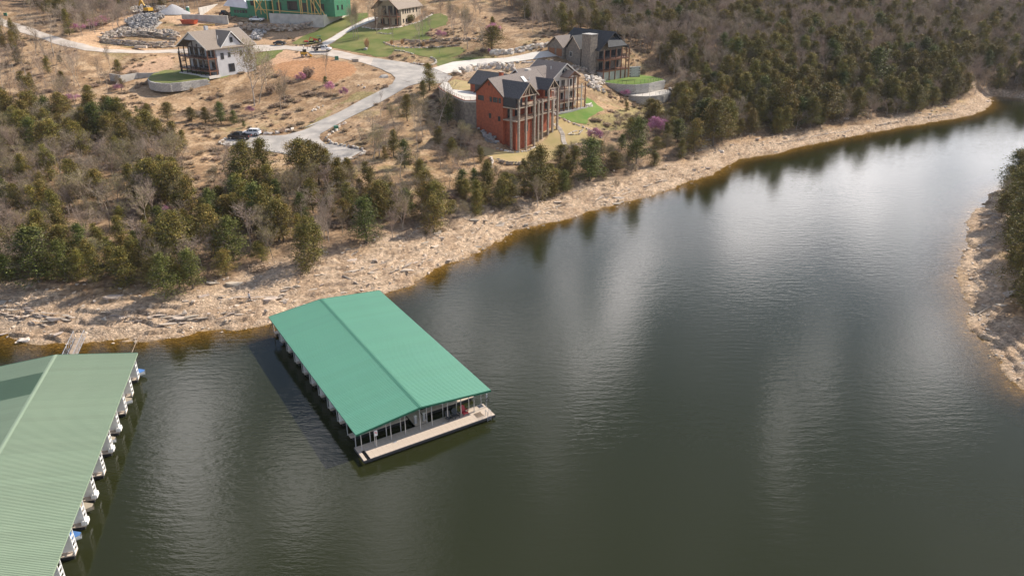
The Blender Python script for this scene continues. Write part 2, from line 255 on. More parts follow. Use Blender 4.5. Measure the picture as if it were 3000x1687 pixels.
# ------------------------------------------------------------------ object helpers
def tag(o, label=None, cat=None, group=None, kind=None):
    if label: o['label'] = label
    if cat: o['category'] = cat
    if group: o['group'] = group
    if kind: o['kind'] = kind
    return o
def empty(name, loc, rz=0, **k):
    o = bpy.data.objects.new(name, None); COL.objects.link(o); o.location = loc; o.rotation_euler = (0, 0, rz); o.empty_display_size = .5
    return tag(o, **k)
def link(name, me, parent=None, loc=(0, 0, 0), rot=(0, 0, 0), sc=(1, 1, 1), **k):
    o = bpy.data.objects.new(name, me); COL.objects.link(o); o.parent = parent; o.location = loc; o.rotation_euler = rot; o.scale = sc
    return tag(o, **k)
class MB:
    def __init__(s): s.v = []; s.f = []; s.m = []; s.t = []; s.mi = 0
    def add(s, vs, fs, tint=None):
        b = len(s.v); s.v += [tuple(p) for p in vs]
        for f in fs: s.f.append(tuple(b + i for i in f)); s.m.append(s.mi); s.t.append(tint)
        return s
    def box(s, x0, x1, y0, y1, z0, z1):
        return s.add([(x0, y0, z0), (x1, y0, z0), (x1, y1, z0), (x0, y1, z0), (x0, y0, z1), (x1, y0, z1), (x1, y1, z1), (x0, y1, z1)],
                     [(0, 3, 2, 1), (4, 5, 6, 7), (0, 1, 5, 4), (1, 2, 6, 5), (2, 3, 7, 6), (3, 0, 4, 7)])
    def bar(s, a, b, w, h=None):
        a = Vector(a); b = Vector(b); d = (b - a).normalized(); h = h or w
        sx = d.cross(Vector((0, 0, 1))); sx = sx.normalized() if sx.length > .01 else Vector((1, 0, 0)); sy = sx.cross(d)
        o = [(-1, -1), (1, -1), (1, 1), (-1, 1)]
        vs = [p + sx * (i * w / 2) + sy * (j * h / 2) for p in (a, b) for i, j in o]
        return s.add(vs, [(3, 2, 1, 0), (4, 5, 6, 7), (0, 1, 5, 4), (1, 2, 6, 5), (2, 3, 7, 6), (3, 0, 4, 7)])
    def tube(s, a, b, r0, r1, n=6, cap=False):
        a = Vector(a); b = Vector(b); d = (b - a).normalized(); sx = d.orthogonal().normalized(); sy = d.cross(sx)
        vs = [p + (sx * math.cos(2 * math.pi * i / n) + sy * math.sin(2 * math.pi * i / n)) * r for p, r in ((a, r0), (b, r1)) for i in range(n)]
        fs = [(i, (i + 1) % n, n + (i + 1) % n, n + i) for i in range(n)]
        if cap: fs += [tuple(range(n - 1, -1, -1)), tuple(range(n, 2 * n))]
        return s.add(vs, fs)
    def prism(s, poly, fn0, fn1):   # poly of 2d pts -> fn0(p), fn1(p) 3d
        n = len(poly); vs = [fn0(p) for p in poly] + [fn1(p) for p in poly]
        return s.add(vs, [tuple(range(n - 1, -1, -1)), tuple(range(n, 2 * n))] + [(i, (i + 1) % n, n + (i + 1) % n, n + i) for i in range(n)])
    def mesh(s, name, mats, smooth=False, tintattr=False):
        me = bpy.data.meshes.new(name); me.from_pydata(s.v, [], s.f)
        for m in (mats if isinstance(mats, (list, tuple)) else [mats]): me.materials.append(m)
        me.polygons.foreach_set('material_index', s.m)
        if smooth: me.polygons.foreach_set('use_smooth', [True] * len(s.f))
        if tintattr:
            ca = me.color_attributes.new('Tint', 'FLOAT_COLOR', 'CORNER'); buf = []
            for f, t in zip(s.f, s.t):
                t = t or (1, 1, 1)
                buf += list((t[0], t[1], t[2], 1)) * len(f)
            ca.data.foreach_set('color', buf)
        me.update()
        return me
    def build(s, name, m, parent=None, smooth=False, **k):
        return link(name, s.mesh(name, m, smooth), parent, **k)
def fixnormals(me):
    bm = bmesh.new(); bm.from_mesh(me); bmesh.ops.recalc_face_normals(bm, faces=bm.faces); bm.to_mesh(me); bm.free()
# ------------------------------------------------------------------ polygons in the photograph that say what grows / lies where
P2 = lambda l: [(700 + a / 3.22, b / 3.22) for a, b in l]
P1 = lambda l: [(a / 3.22, b / 3.22) for a, b in l]
PB = lambda l: [(880 + a / 4.2617, 100 + b / 4.2617) for a, b in l]
P3 = lambda l: [(1200 + a / 2.897, b / 2.897) for a, b in l]
PC = lambda l: [(640 + a / 5.574, 360 + b / 5.574) for a, b in l]
P7 = lambda l: [(1600 + a / 5.795, 80 + b / 5.795) for a, b in l]
PK = lambda l: [(380 + a / 8.05, b / 8.05) for a, b in l]
roadA = [(-250, 8), (-100, 27), (0, 50), (78, 78), (155, 106), (217, 124), (264, 137), (310, 146), (404, 149), (497, 147.5), (600, 141), (737, 133.5), (840, 135), (917, 140), (970, 146), (1042, 161.5), (1135, 177), (1197, 186), (1268, 202)] + \
        PB([(1900, 540), (1830, 610), (1700, 625), (1600, 620), (1480, 625), (1330, 600), (1190, 555), (1130, 500), (1000, 440), (880, 395), (700, 345), (560, 320), (400, 290), (280, 262), (150, 262)]) + \
        [(902, 156), (870, 150), (840, 146), (740, 156), (600, 157), (497, 156), (404, 159), (310, 156), (248, 150), (202, 141), (140, 122), (62, 97), (0, 74), (-100, 45), (-250, 24)]
roadB = PB([(1480, 627), (1350, 660), (1050, 830), (620, 1050), (400, 1170), (250, 1260), (240, 1320), (320, 1390)]) + PC([(1870, 350), (2370, 470), (1995, 690), (1830, 680), (1640, 645), (1400, 590), (1050, 515), (950, 495), (600, 440), (330, 385), (130, 385), (30, 350), (250, 245), (450, 200), (740, 218), (900, 225), (1100, 215), (1400, 125), (1650, 15)]) + \
        PB([(30, 1195), (300, 1070), (530, 960), (730, 850), (1000, 712), (1150, 632), (1190, 560), (1330, 603)])
driveC = PB([(1640, 440), (1900, 360), (2060, 340), (2557, 308)]) + [(1560, 156), (1600, 152), (1650, 152), (1700, 162), (1640, 167), (1560, 176), (1480, 186), (1420, 190), (1385, 196), (1350, 208), (1310, 219), (1268, 202)]
drive4 = P2([(740, 452), (790, 405), (990, 290), (1100, 235), (1220, 175), (1300, 160), (1330, 185), (1140, 255), (1010, 320), (850, 425), (810, 452)])
lawnHouse4 = P2([(855, 430), (1015, 322), (1145, 257), (1300, 290), (1500, 270), (1700, 210), (1830, 140), (1900, 130), (1975, 170), (1960, 240), (1800, 290), (1760, 340), (1850, 380), (1500, 385), (1370, 400), (1380, 430), (1600, 460), (1900, 450), (2080, 445), (2140, 480), (2090, 520), (1950, 560), (2330, 545), (2300, 565), (2000, 612), (1890, 637), (1840, 600), (1850, 560), (1700, 530), (1560, 495), (1470, 485), (1410, 540), (1300, 540), (1150, 505), (1000, 478), (890, 458)])
lawnDrive = P2([(500, 412), (600, 350), (750, 280), (1000, 160), (1100, 135), (1215, 125), (1215, 170), (1095, 230), (985, 287), (790, 398), (700, 420), (560, 425)])
lawnLeftHouse = [(437, 229), (450, 217), (500, 208), (560, 206), (640, 216), (650, 203), (700, 182), (745, 161), (800, 147), (838, 144), (795, 177), (745, 199), (700, 215), (650, 231), (612, 237), (560, 262), (520, 268), (505, 258)]
lawnLeftSlope = P1([(900, 490), (1300, 505), (1500, 515), (1250, 545), (1080, 600), (1000, 700), (860, 740), (780, 720), (800, 600)])
lawnGrey = P3([(1240, 975), (1480, 920), (1500, 830), (1560, 860), (1650, 940), (1530, 1000), (1500, 1060), (1380, 1040), (1250, 990)])
lawnTan = P3([(1240, 1000), (1390, 1055), (1520, 1110), (1640, 1190), (1400, 1230), (1310, 1270), (1240, 1350), (1100, 1380), (900, 1400), (750, 1370), (690, 1340), (600, 1310), (560, 1240), (760, 1290), (930, 1290), (1100, 1240), (1180, 1150), (1225, 1080)])
tanCourt = PB([(1850, 600), (1930, 565), (2120, 600), (2130, 715), (1900, 690)])
CLEAR = [roadA, roadB, driveC, drive4, lawnHouse4, lawnDrive, lawnLeftHouse, lawnLeftSlope, lawnGrey, lawnTan, tanCourt]
F_dense = q([(-600, 270), (0, 295), (160, 315), (260, 310), (330, 340), (430, 380), (470, 420), (480, 470), (520, 470), (560, 420), (600, 440), (720, 470), (790, 440), (880, 430), (900, 470), (1000, 480), (1110, 500), (1110, 590), (1010, 600), (850, 625), (800, 660), (700, 690), (600, 705), (450, 735), (200, 715), (0, 730), (-600, 760)])
F_gap = q([(480, 480), (560, 450), (570, 480), (510, 540), (420, 560)])
F_band = q([(1130, 490), (1200, 440), (1280, 430), (1370, 425), (1470, 360), (1560, 310), (1640, 300), (1700, 310), (1780, 380), (1690, 412), (1560, 452), (1430, 495), (1290, 525), (1200, 555), (1120, 560)])
F_hill = q([(1180, -600), (4000, -600), (4000, 262), (2600, 256), (2510, 245), (2495, 240), (2460, 240), (2300, 285), (2100, 315), (1950, 340), (1880, 340), (1790, 370), (1720, 320), (1690, 300), (1720, 230), (1690, 190), (1600, 120), (1400, 85), (1240, 55)])
F_topleft = q([(-600, -600), (-600, 25), (0, 28), (150, 45), (150, 100), (300, 78), (340, 40), (560, 15), (560, -600)])
F_topmid = q([(560, -600), (1180, -600), (1240, -10), (1100, -8), (560, -15)])
F_leftslope = q([(-600, 60), (0, 72), (130, 135), (300, 150), (320, 240), (240, 255), (160, 310), (0, 292), (-600, 300)])
F_sparse = q([(900, 320), (1080, 225), (1170, 300), (1190, 380), (1230, 430), (1160, 480), (1000, 470), (950, 410), (880, 365)])
F_right = q([(2522, 455), (2515, 560), (2530, 640), (2545, 720), (2620, 870), (3300, 1300), (3300, 300), (2600, 400)])
F_park = q([(1090, 10), (1250, 0), (1390, 95), (1290, 100), (1150, 50)])
def pip(u, v, P): return inpoly(u, v, P)
# ------------------------------------------------------------------ ground sheet
def build_ground():
    az = np.concatenate([np.linspace(-66, -38, 40)[:-1], np.linspace(-38, 38, 690), np.linspace(38, 66, 40)[1:]])
    rr = np.concatenate([90 * np.exp(np.arange(0, 390) * .0019), 90 * math.exp(390 * .0019) * np.exp(np.arange(0, 330) * .0041)])
    rr = np.concatenate([rr, rr[-1] + np.array([20, 50, 100, 180])])
    A, Rr = np.meshgrid(np.radians(az), rr, indexing='xy'); x = Rr * np.sin(A); y = Rr * np.cos(A)
    sd = sdf(x, y); z = Hs(x, y, sd, True); u, v, _ = proj(x, y, z)
    nr, nc = x.shape
    # colour by kind of ground
    n1 = fbm(x / 14, y / 14, 5); n2 = fbm(x / 3 + 9, y / 3, 4); n3 = fbm(x / 35 + 3, y / 35 + 8, 3); n4 = fbm(x / .9, y / .9, 2)
    def C(*c): return np.array(c)
    def mix(a, b, t): return a * (1 - t[..., None]) + b * t[..., None]
    base = mix(np.broadcast_to(C(.40, .29, .185), x.shape + (3,)), C(.29, .205, .125), sstep(.42, .62, n1))
    base = mix(base, C(.50, .385, .27), sstep(.55, .72, n2) * .8)
    base = mix(base, C(.22, .20, .09), sstep(.52, .66, n3) * sstep(.45, .6, n2) * .6)
    base = mix(base, C(.215, .15, .095), sstep(.50, .60, fbm(x / 6 + 70, y / 4, 5)) * .55); base = mix(base, C(.52, .42, .30), sstep(.56, .66, fbm(x / 2.2 + 20, y / 2.2, 3)) * .5)
    def soft(P, wob=5):
        uu = u + (fbm(x / 3, y / 3, 3) - .5) * wob * 4; vv = v + (fbm(x / 3 + 50, y / 3, 3) - .5) * wob * 2
        return pip(uu, vv, P).astype(float)
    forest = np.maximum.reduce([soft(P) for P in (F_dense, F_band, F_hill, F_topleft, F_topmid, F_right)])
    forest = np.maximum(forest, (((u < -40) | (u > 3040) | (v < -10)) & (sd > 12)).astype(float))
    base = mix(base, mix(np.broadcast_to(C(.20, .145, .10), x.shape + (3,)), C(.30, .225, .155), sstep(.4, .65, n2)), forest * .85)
    red = soft(P2([(330, 560), (560, 545), (900, 565), (1090, 610), (1110, 690), (930, 770), (600, 750), (380, 720), (300, 640)]), 6)
    base = mix(base, C(.42, .235, .125), red * .8)
    red2 = soft(P1([(1080, 640), (1300, 590), (1620, 520), (1640, 640), (1500, 690), (1050, 690)]), 4) + soft(P2([(0, 560), (330, 470), (640, 480), (660, 560), (400, 590), (150, 660), (0, 700)]), 3)
    base = mix(base, C(.56, .40, .29), np.clip(red2, 0, 1) * .7)
    dk = soft(P2([(0, 830), (300, 780), (700, 800), (1000, 850), (900, 900), (500, 960), (100, 950), (-200, 930)]), 6)
    base = mix(base, C(.19, .13, .08), dk * .6)
    sand = soft(P1([(640, 440), (700, 420), (620, 330), (900, 290), (1130, 170), (1300, 125), (1870, 120), (2130, 225), (2560, 215), (2870, 200), (2900, 215), (2500, 250), (2030, 270), (1700, 240), (1450, 160), (1200, 240), (950, 350), (940, 430), (1500, 470), (1500, 480), (900, 460)]), 1.2)
    base = mix(base, mix(np.broadcast_to(C(.60, .44, .30), x.shape + (3,)), C(.50, .355, .235), sstep(.4, .6, n2)), sand)
    bank = soft(P2([(-100, 340), (120, 320), (700, 300), (860, 290), (620, 350), (480, 400), (120, 425), (60, 380)]), 3)
    base = mix(base, C(.50, .36, .24), bank * .8)
    green = soft(P2([(1900, 560), (2420, 560), (2440, 530), (2250, 500), (2100, 530)]), 2) + soft(P2([(900, 1000), (1200, 930), (1320, 880), (1280, 870), (1100, 870), (1000, 960), (700, 1140), (600, 1200), (640, 1230), (860, 1080)]), 4) + soft(P3([(1480, 1060), (1560, 980), (1700, 960), (1900, 900), (2180, 900), (2190, 990), (2000, 1060), (1700, 1110)]), 5)
    base = mix(base, C(.24, .24, .10), np.clip(green, 0, 1) * .6)
    rocky = soft(P3([(580, 560), (1240, 520), (1640, 640), (1640, 720), (1500, 690), (1250, 560), (950, 640), (520, 660), (380, 640)]), 2) + soft(P3([(2200, 760), (2300, 800), (2318, 1060), (2230, 1040), (2230, 880)]), 3)
    base = mix(base, C(.56, .46, .36), np.clip(rocky, 0, 1) * .7)
    wf = (1 - .52 * sstep(30, 75, x)) * np.where((x > 184) & (y > 296), .4, 1); shore = 1 - sstep(8.5, 15, sd / wf + (n1 - .5) * 13) ; shore = shore * (z < 6)
    shc = mix(np.broadcast_to(C(.66, .54, .42), x.shape + (3,)), C(.53, .415, .31), sstep(.4, .6, n2))
    shc = mix(shc, C(.64, .54, .44), sstep(.55, .75, n4) * .6); shore_only = shore.copy()
    shc = mix(shc, C(.44, .34, .22), 1 - sstep(-.1, .25, z))
    shc = mix(shc, C(.19, .15, .062), 1 - sstep(-.6, -.05, z))
    base = mix(base, shc, shore)
    base = np.clip(base, 0, 1)
    idx = np.arange(nr * nc).reshape(nr, nc)
    keep = (sd[:-1, :-1] > -26)
    fa = np.stack([idx[:-1, :-1], idx[:-1, 1:], idx[1:, 1:], idx[1:, :-1]], -1)[keep]
    me = bpy.data.meshes.new('ground'); co = np.stack([x, y, z], -1).reshape(-1, 3)
    used = np.zeros(nr * nc, bool); used[fa.ravel()] = True; remap = np.cumsum(used) - 1
    co = co[used]; fa = remap[fa]; colr = base.reshape(-1, 3)[used]
    me.vertices.add(len(co)); me.vertices.foreach_set('co', co.ravel()); me.loops.add(fa.size); me.loops.foreach_set('vertex_index', fa.ravel().astype(np.int32))
    me.polygons.add(len(fa)); me.polygons.foreach_set('loop_start', np.arange(0, fa.size, 4, dtype=np.int32)); me.polygons.foreach_set('loop_total', np.full(len(fa), 4, np.int32))
    me.polygons.foreach_set('use_smooth', np.ones(len(fa), bool))
    me.update(calc_edges=True)
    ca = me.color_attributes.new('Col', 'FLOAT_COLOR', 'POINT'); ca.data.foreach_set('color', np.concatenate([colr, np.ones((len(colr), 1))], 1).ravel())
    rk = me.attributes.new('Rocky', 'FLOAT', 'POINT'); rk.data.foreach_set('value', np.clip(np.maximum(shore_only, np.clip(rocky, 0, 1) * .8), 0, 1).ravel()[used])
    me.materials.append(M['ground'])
    return link('ground', me, kind='structure')
ground = build_ground()
# ------------------------------------------------------------------ water
def build_water():
    az = np.linspace(-70, 70, 330); rr = 30 * np.exp(np.arange(0, 330) * .0084)
    A, Rr = np.meshgrid(np.radians(az), rr); x = Rr * np.sin(A); y = Rr * np.cos(A); sd = sdf(x, y); z = Hs(x, y, sd, True)
    nr, nc = x.shape; idx = np.arange(nr * nc).reshape(nr, nc); keep = sd[:-1, :-1] < 6
    fa = np.stack([idx[:-1, :-1], idx[:-1, 1:], idx[1:, 1:], idx[1:, :-1]], -1)[keep]
    used = np.zeros(nr * nc, bool); used[fa.ravel()] = True; remap = np.cumsum(used) - 1
    co = np.stack([x, y, 0 * x], -1).reshape(-1, 3)[used]; fa = remap[fa]; dep = np.clip(-z, 0, 9).ravel()[used]
    me = bpy.data.meshes.new('lake_water'); me.from_pydata(co.tolist(), [], fa.tolist())
    a = me.attributes.new('depth', 'FLOAT', 'POINT'); a.data.foreach_set('value', dep)
    m = bpy.data.materials.new('lake_water'); m.use_nodes = True; n = m.node_tree.nodes; l = m.node_tree.links; n.clear()
    out = n.new('ShaderNodeOutputMaterial'); at_ = n.new('ShaderNodeAttribute'); at_.attribute_name = 'depth'
    tcn = n.new('ShaderNodeTexCoord')
    mr = n.new('ShaderNodeMapRange'); mr.inputs[1].default_value = 0; mr.inputs[2].default_value = 1.15; mr.inputs[3].default_value = .05; mr.inputs[4].default_value = 1; l.new(at_.outputs['Fac'], mr.inputs[0])
    tr = n.new('ShaderNodeBsdfTransparent'); tr.inputs[0].default_value = (.80, .70, .40, 1)
    df = n.new('ShaderNodeBsdfDiffuse'); df.inputs[0].default_value = (.021, .0235, .0085, 1)
    mi = n.new('ShaderNodeMixShader'); l.new(mr.outputs[0], mi.inputs[0]); l.new(tr.outputs[0], mi.inputs[1]); l.new(df.outputs[0], mi.inputs[2])
    gl = n.new('ShaderNodeBsdfGlossy'); gl.inputs['Roughness'].default_value = .035
    def nz(scale, detail, sx, sy, rot=0.0):
        mp = n.new('ShaderNodeMapping'); mp.inputs['Scale'].default_value = (sx, sy, 1); mp.inputs['Rotation'].default_value = (0, 0, rot); l.new(tcn.outputs['Object'], mp.inputs[0])
        t = n.new('ShaderNodeTexNoise'); t.inputs['Scale'].default_value = scale; t.inputs['Detail'].default_value = detail; l.new(mp.outputs[0], t.inputs['Vector']); return t
    a1 = nz(.85, 3, .45, 1.6, R(-14)); a2 = nz(2.6, 3, .6, 1.5, R(12)); a3 = nz(.035, 3, 1, 1)
    amp = n.new('ShaderNodeMapRange'); amp.inputs[1].default_value = .35; amp.inputs[2].default_value = .65; amp.inputs[3].default_value = .25; amp.inputs[4].default_value = 1.0; l.new(a3.outputs['Fac'], amp.inputs[0])
    b1 = n.new('ShaderNodeBump'); b1.inputs['Distance'].default_value = .032; l.new(amp.outputs[0], b1.inputs['Strength']); l.new(a1.outputs['Fac'], b1.inputs['Height'])
    b2 = n.new('ShaderNodeBump'); b2.inputs['Distance'].default_value = .014; b2.inputs['Strength'].default_value = .8; l.new(a2.outputs['Fac'], b2.inputs['Height']); l.new(b1.outputs[0], b2.inputs['Normal'])
    l.new(b2.outputs[0], gl.inputs['Normal'])
    fr = n.new('ShaderNodeFresnel'); fr.inputs['IOR'].default_value = 1.42; l.new(b2.outputs[0], fr.inputs['Normal'])
    ge = n.new('ShaderNodeNewGeometry'); fm = n.new('ShaderNodeMix'); fm.data_type = 'FLOAT'; l.new(ge.outputs['Backfacing'], fm.inputs['Factor']); l.new(fr.outputs[0], fm.inputs['A']); fm.inputs['B'].default_value = .04
    mo = n.new('ShaderNodeMixShader'); l.new(fm.outputs['Result'], mo.inputs[0]); l.new(mi.outputs[0], mo.inputs[1]); l.new(gl.outputs[0], mo.inputs[2]); l.new(mo.outputs[0], out.inputs[0])
    me.materials.append(m); me.polygons.foreach_set('use_smooth', [True] * len(me.polygons))
    return link('lake_water', me, kind='structure')
build_water()
# ------------------------------------------------------------------ draped sheets (roads, lawns)
def drape(name, P, m, off=.10, step=1.6, wob=.0, flat=None, thick=.12, **k):
    W2 = [hit(u, v)[:2] for u, v in P] if flat is None else [at(u, v, flat)[:2] for u, v in P]
    pts = []
    for i in range(len(W2)):
        a = Vector(W2[i]); b = Vector(W2[(i + 1) % len(W2)]); n = max(1, int((b - a).length / step))
        for j in range(n):
            p = a.lerp(b, j / n)
            if wob and j: p = p + Vector((random.uniform(-wob, wob), random.uniform(-wob, wob)))
            pts.append(p)
    nb = len(pts); A = np.array([tuple(p) for p in pts]); x0, y0 = A.min(0); x1, y1 = A.max(0)
    X, Y = np.meshgrid(np.arange(x0, x1, step), np.arange(y0, y1, step)); X = X.ravel() + rng.uniform(-.2, .2, X.size); Y = Y.ravel() + rng.uniform(-.2, .2, Y.size)
    ins = inpoly(X, Y, A); inner = [Vector((a, b)) for a, b in zip(X[ins], Y[ins])]
    r = delaunay_2d_cdt(pts + inner, [(i, (i + 1) % nb) for i in range(nb)], [], 1, 1e-4)
    V2 = np.array([tuple(p) for p in r[0]]); fc = [tuple(f) for f in r[2]]
    cen = np.array([V2[list(f)].mean(0) for f in fc]); ok = inpoly(cen[:, 0], cen[:, 1], A); fc = [f for f, o in zip(fc, ok) if o]
    Zv = (Hs(V2[:, 0], V2[:, 1]) + off) if flat is None else np.full(len(V2), flat)
    me = bpy.data.meshes.new(name); me.from_pydata([(a, b, c) for (a, b), c in zip(V2, Zv)], [], fc); me.materials.append(m); fixnormals(me)
    if me.polygons and me.polygons[0].normal.z < 0: me.flip_normals()
    me.polygons.foreach_set('use_smooth', [True] * len(me.polygons))
    return link(name, me, **k)
roadJ = [p for p in roadA if p[0] > 1112 and p[1] > 170]; k0 = roadA.index(roadJ[0]); roadJ = [(1095, 173)] + roadJ + [(1086, 192)]
drape('gravel_road', roadA, M['gravelroad'], kind='structure')
drape('road_junction', roadJ, M['asphalt'], off=.135, kind='structure')
drape('lower_road', roadB, M['asphalt'], off=.17, kind='structure')
drape('concrete_driveway', driveC, M['concretepale'], off=.20, kind='structure')
drape('upper_driveway', drive4, M['concretepale'], off=.16, kind='structure')
drape('lawn', lawnHouse4, M['lawn'], off=.08, wob=.35, kind='structure')
drape('lawn', lawnDrive, M['lawn'], off=.08, wob=.35, kind='structure')
drape('lawn', lawnLeftHouse, M['lawn'], off=.08, wob=.35, kind='structure')
drape('lawn', lawnGrey, M['lawnbright'], off=.08, wob=.35, kind='structure')
drape('dormant_lawn', lawnTan, M['tanlawn'], off=.07, wob=.35, kind='structure')
hz_b = MB().box(-430, 430, -30, 700, -9, 92); hz_m = bpy.data.materials.new('haze'); hz_m.use_nodes = True; hn_ = hz_m.node_tree.nodes; hn_.clear(); ho_ = hn_.new('ShaderNodeOutputMaterial'); hv_ = hn_.new('ShaderNodeVolumePrincipled')
hv_.inputs['Color'].default_value = (.80, .88, 1, 1); hv_.inputs['Density'].default_value = .00005; hv_.inputs['Anisotropy'].default_value = .2; hz_m.node_tree.links.new(hv_.outputs[0], ho_.inputs['Volume']); hz_b.build('haze', hz_m, None, kind='stuff')
S.cycles.volume_bounces = 0
# ------------------------------------------------------------------ covered docks
def az2rot(a): return R(90 - a)
M['roofL'] = mat('green_metal_roof', (.070, .255, .165), .5, (.085, .285, .19), .12, spec=.6, rnd=.03, detail=8, metal=.1)
b_ = M['roofL'].node_tree.nodes['Principled BSDF']; b_.inputs['Coat Weight'].default_value = .45; b_.inputs['Coat Roughness'].default_value = .6; b_.inputs['Coat IOR'].default_value = 1.9
M['roofO'] = mat('faded_green_metal_roof', (.25, .32, .225), .5, (.215, .285, .20), .12, spec=.4, rnd=.045, detail=8)
M['roofO2'] = mat('darker_green_metal_roof', (.16, .24, .16), .45, (.14, .21, .14), .3, spec=.5)  # darker green for one patch of panels on the left slope
M['dockfascia'] = mat('dark_green_trim', (.02, .13, .075), .4)
M['slab'] = mat('dock_slab', (.56, .47, .39), .9, (.47, .39, .32), 1.2, coords='Object', spec=.3)
M['float'] = mat('black_float', (.02, .02, .022), .5)
M['blue'] = mat('blue_cover', (.06, .16, .42), .6, (.09, .22, .5), 2)
def panel_mesh(name, wid, length, rise, ribs, mt, side):
    # one roofing sheet: ribs run down the slope (local x), sheet width along y
    mb = MB(); prof = []
    for i in range(ribs):
        y0 = wid * i / ribs; d = wid / ribs
        prof += [(y0, 0), (y0 + d * .62, 0), (y0 + d * .70, .045), (y0 + d * .92, .045)]
    prof.append((wid, 0)); n = len(prof)
    vs = [(0, y, z) for y, z in prof] + [(side * length, y, z - rise) for y, z in prof]
    fs = [((i, i + 1, n + i + 1, n + i) if side < 0 else (i, n + i, n + i + 1, i + 1)) for i in range(n - 1)]
    vs += [(0, y, z - .03) for y, z in prof] + [(side * length, y, z - rise - .03) for y, z in prof]
    fs += [(2 * n + i, 2 * n + i + 1, 3 * n + i + 1, 3 * n + i)[::(1 if side > 0 else -1)] for i in range(n - 1)]
    mb.add(vs, fs); return mb.mesh(name, mt)
def roof(parent, x0, xr, x1, y0, y1, ze, zr, mt, nP, ribs=3, patch=None, mt2=None, ze2=None):
    d = (y1 - y0) / nP
    mL = panel_mesh('roof_panel', d - .01, xr - x0, zr - ze, ribs, mt, -1); mR = panel_mesh('roof_panel', d - .01, x1 - xr, zr - (ze2 or ze), ribs, mt, 1)
    mL2 = panel_mesh('roof_panel', d - .01, xr - x0, zr - ze, ribs * 2, mt2, -1) if mt2 else None
    for i in range(nP):
        yy = y0 + i * d
        link('roof_panel', mL2 if patch and patch[0] < yy < patch[1] else mL, parent, (xr, yy, zr)); link('roof_panel', mR, parent, (xr, yy, zr))
    MB().add([(xr - .28, y0 - .03, zr + .0), (xr, y0 - .03, zr + .05), (xr + .28, y0 - .03, zr + .0), (xr - .28, y1 + .03, zr + .0), (xr, y1 + .03, zr + .05), (xr + .28, y1 + .03, zr + .0)], [(0, 1, 4, 3), (1, 2, 5, 4), (0, 2, 1), (3, 4, 5)]).build('ridge_cap', M['dockfascia'] if mt is M['roofL'] else mt, parent)
    ms = mt
    for yy in (y0 - .06, y1 + .02):
        mb = MB(); mb.prism([(x0, ze + .05), (xr, zr + .05), (x1, (ze2 or ze) + .05), (x1, (ze2 or ze) - .22), (xr, zr - .22), (x0, ze - .22)], lambda p: (p[0], yy, p[1]), lambda p: (p[0], yy + .05, p[1])); mb.build('fascia', M['dockfascia'], parent)
    for xx, z_ in ((x0, ze), (x1, ze2 or ze)): MB().box(xx - .04, xx + .04, y0, y1, z_ - .15, z_ - .005).build('gutter', mt, parent)

def open_truss(parent, x0, xr, x1, y, ze, zr, name='roof_truss'):
    mb = MB(); zz = ze - .35
    mb.bar((x0, y, zz), (x1, y, zz), .08); mb.bar((x0, y, ze - .08), (xr, y, zr - .1), .08); mb.bar((xr, y, zr - .1), (x1, y, ze - .08), .08)
    for k in range(1, 8):
        xa = x0 + (x1 - x0) * k / 8; zt = ze + (zr - ze) * (1 - abs(xa - xr) / ((xr - x0) if xa < xr else (x1 - xr)))
        mb.bar((xa, y, zz), (xa, y, zt - .12), .05)
    mb.build(name, M['galv'], parent)
o3 = at(1044, 1274, 3.1)
dock = empty('boat_dock', (o3[0], o3[1], 0), az2rot(57.9), label='covered boat dock with a bright green metal roof in mid lake', cat='boat dock')
roof(dock, -.05, 8.3, 18.2, 0, 36.1, 3.12, 4.02, M['roofL'], 40, 3)
dz = .55
# front deck slabs
slab = MB().box(0, .64, -1.75, 1.25, dz - .12, dz).mesh('deck_slab', M['slab'])
for i in range(26): link('deck_slab', slab, dock, (.85 + i * .65, 0, 0))
MB().box(.0, .82, .25, 1.25, dz - .12, dz - .004).build('corner_slab', M['slab'], dock)
MB().box(.02, .40, -1.75, .18, dz - .12, dz).build('step_plank', M['slab'], dock)
MB().box(.0, 17.76, -1.86, -1.78, dz - .32, dz - .02).box(.0, 17.76, 1.28, 1.34, dz - .3, dz - .02).box(-.06, -.01, -1.86, 1.3, dz - .3, dz - .02).build('deck_frame', M['dark'], dock)
MB().box(17.3, 17.76, -1.75, .4, dz - .12, dz + .003).build('end_plate', M['slab'], dock)
mb = MB()
for i in range(9): mb.box(.6 + i * 1.95, 2.0 + i * 1.95, -1.6, 1.1, -.35, dz - .16)
mb.build('dock_float', M['float'], dock)
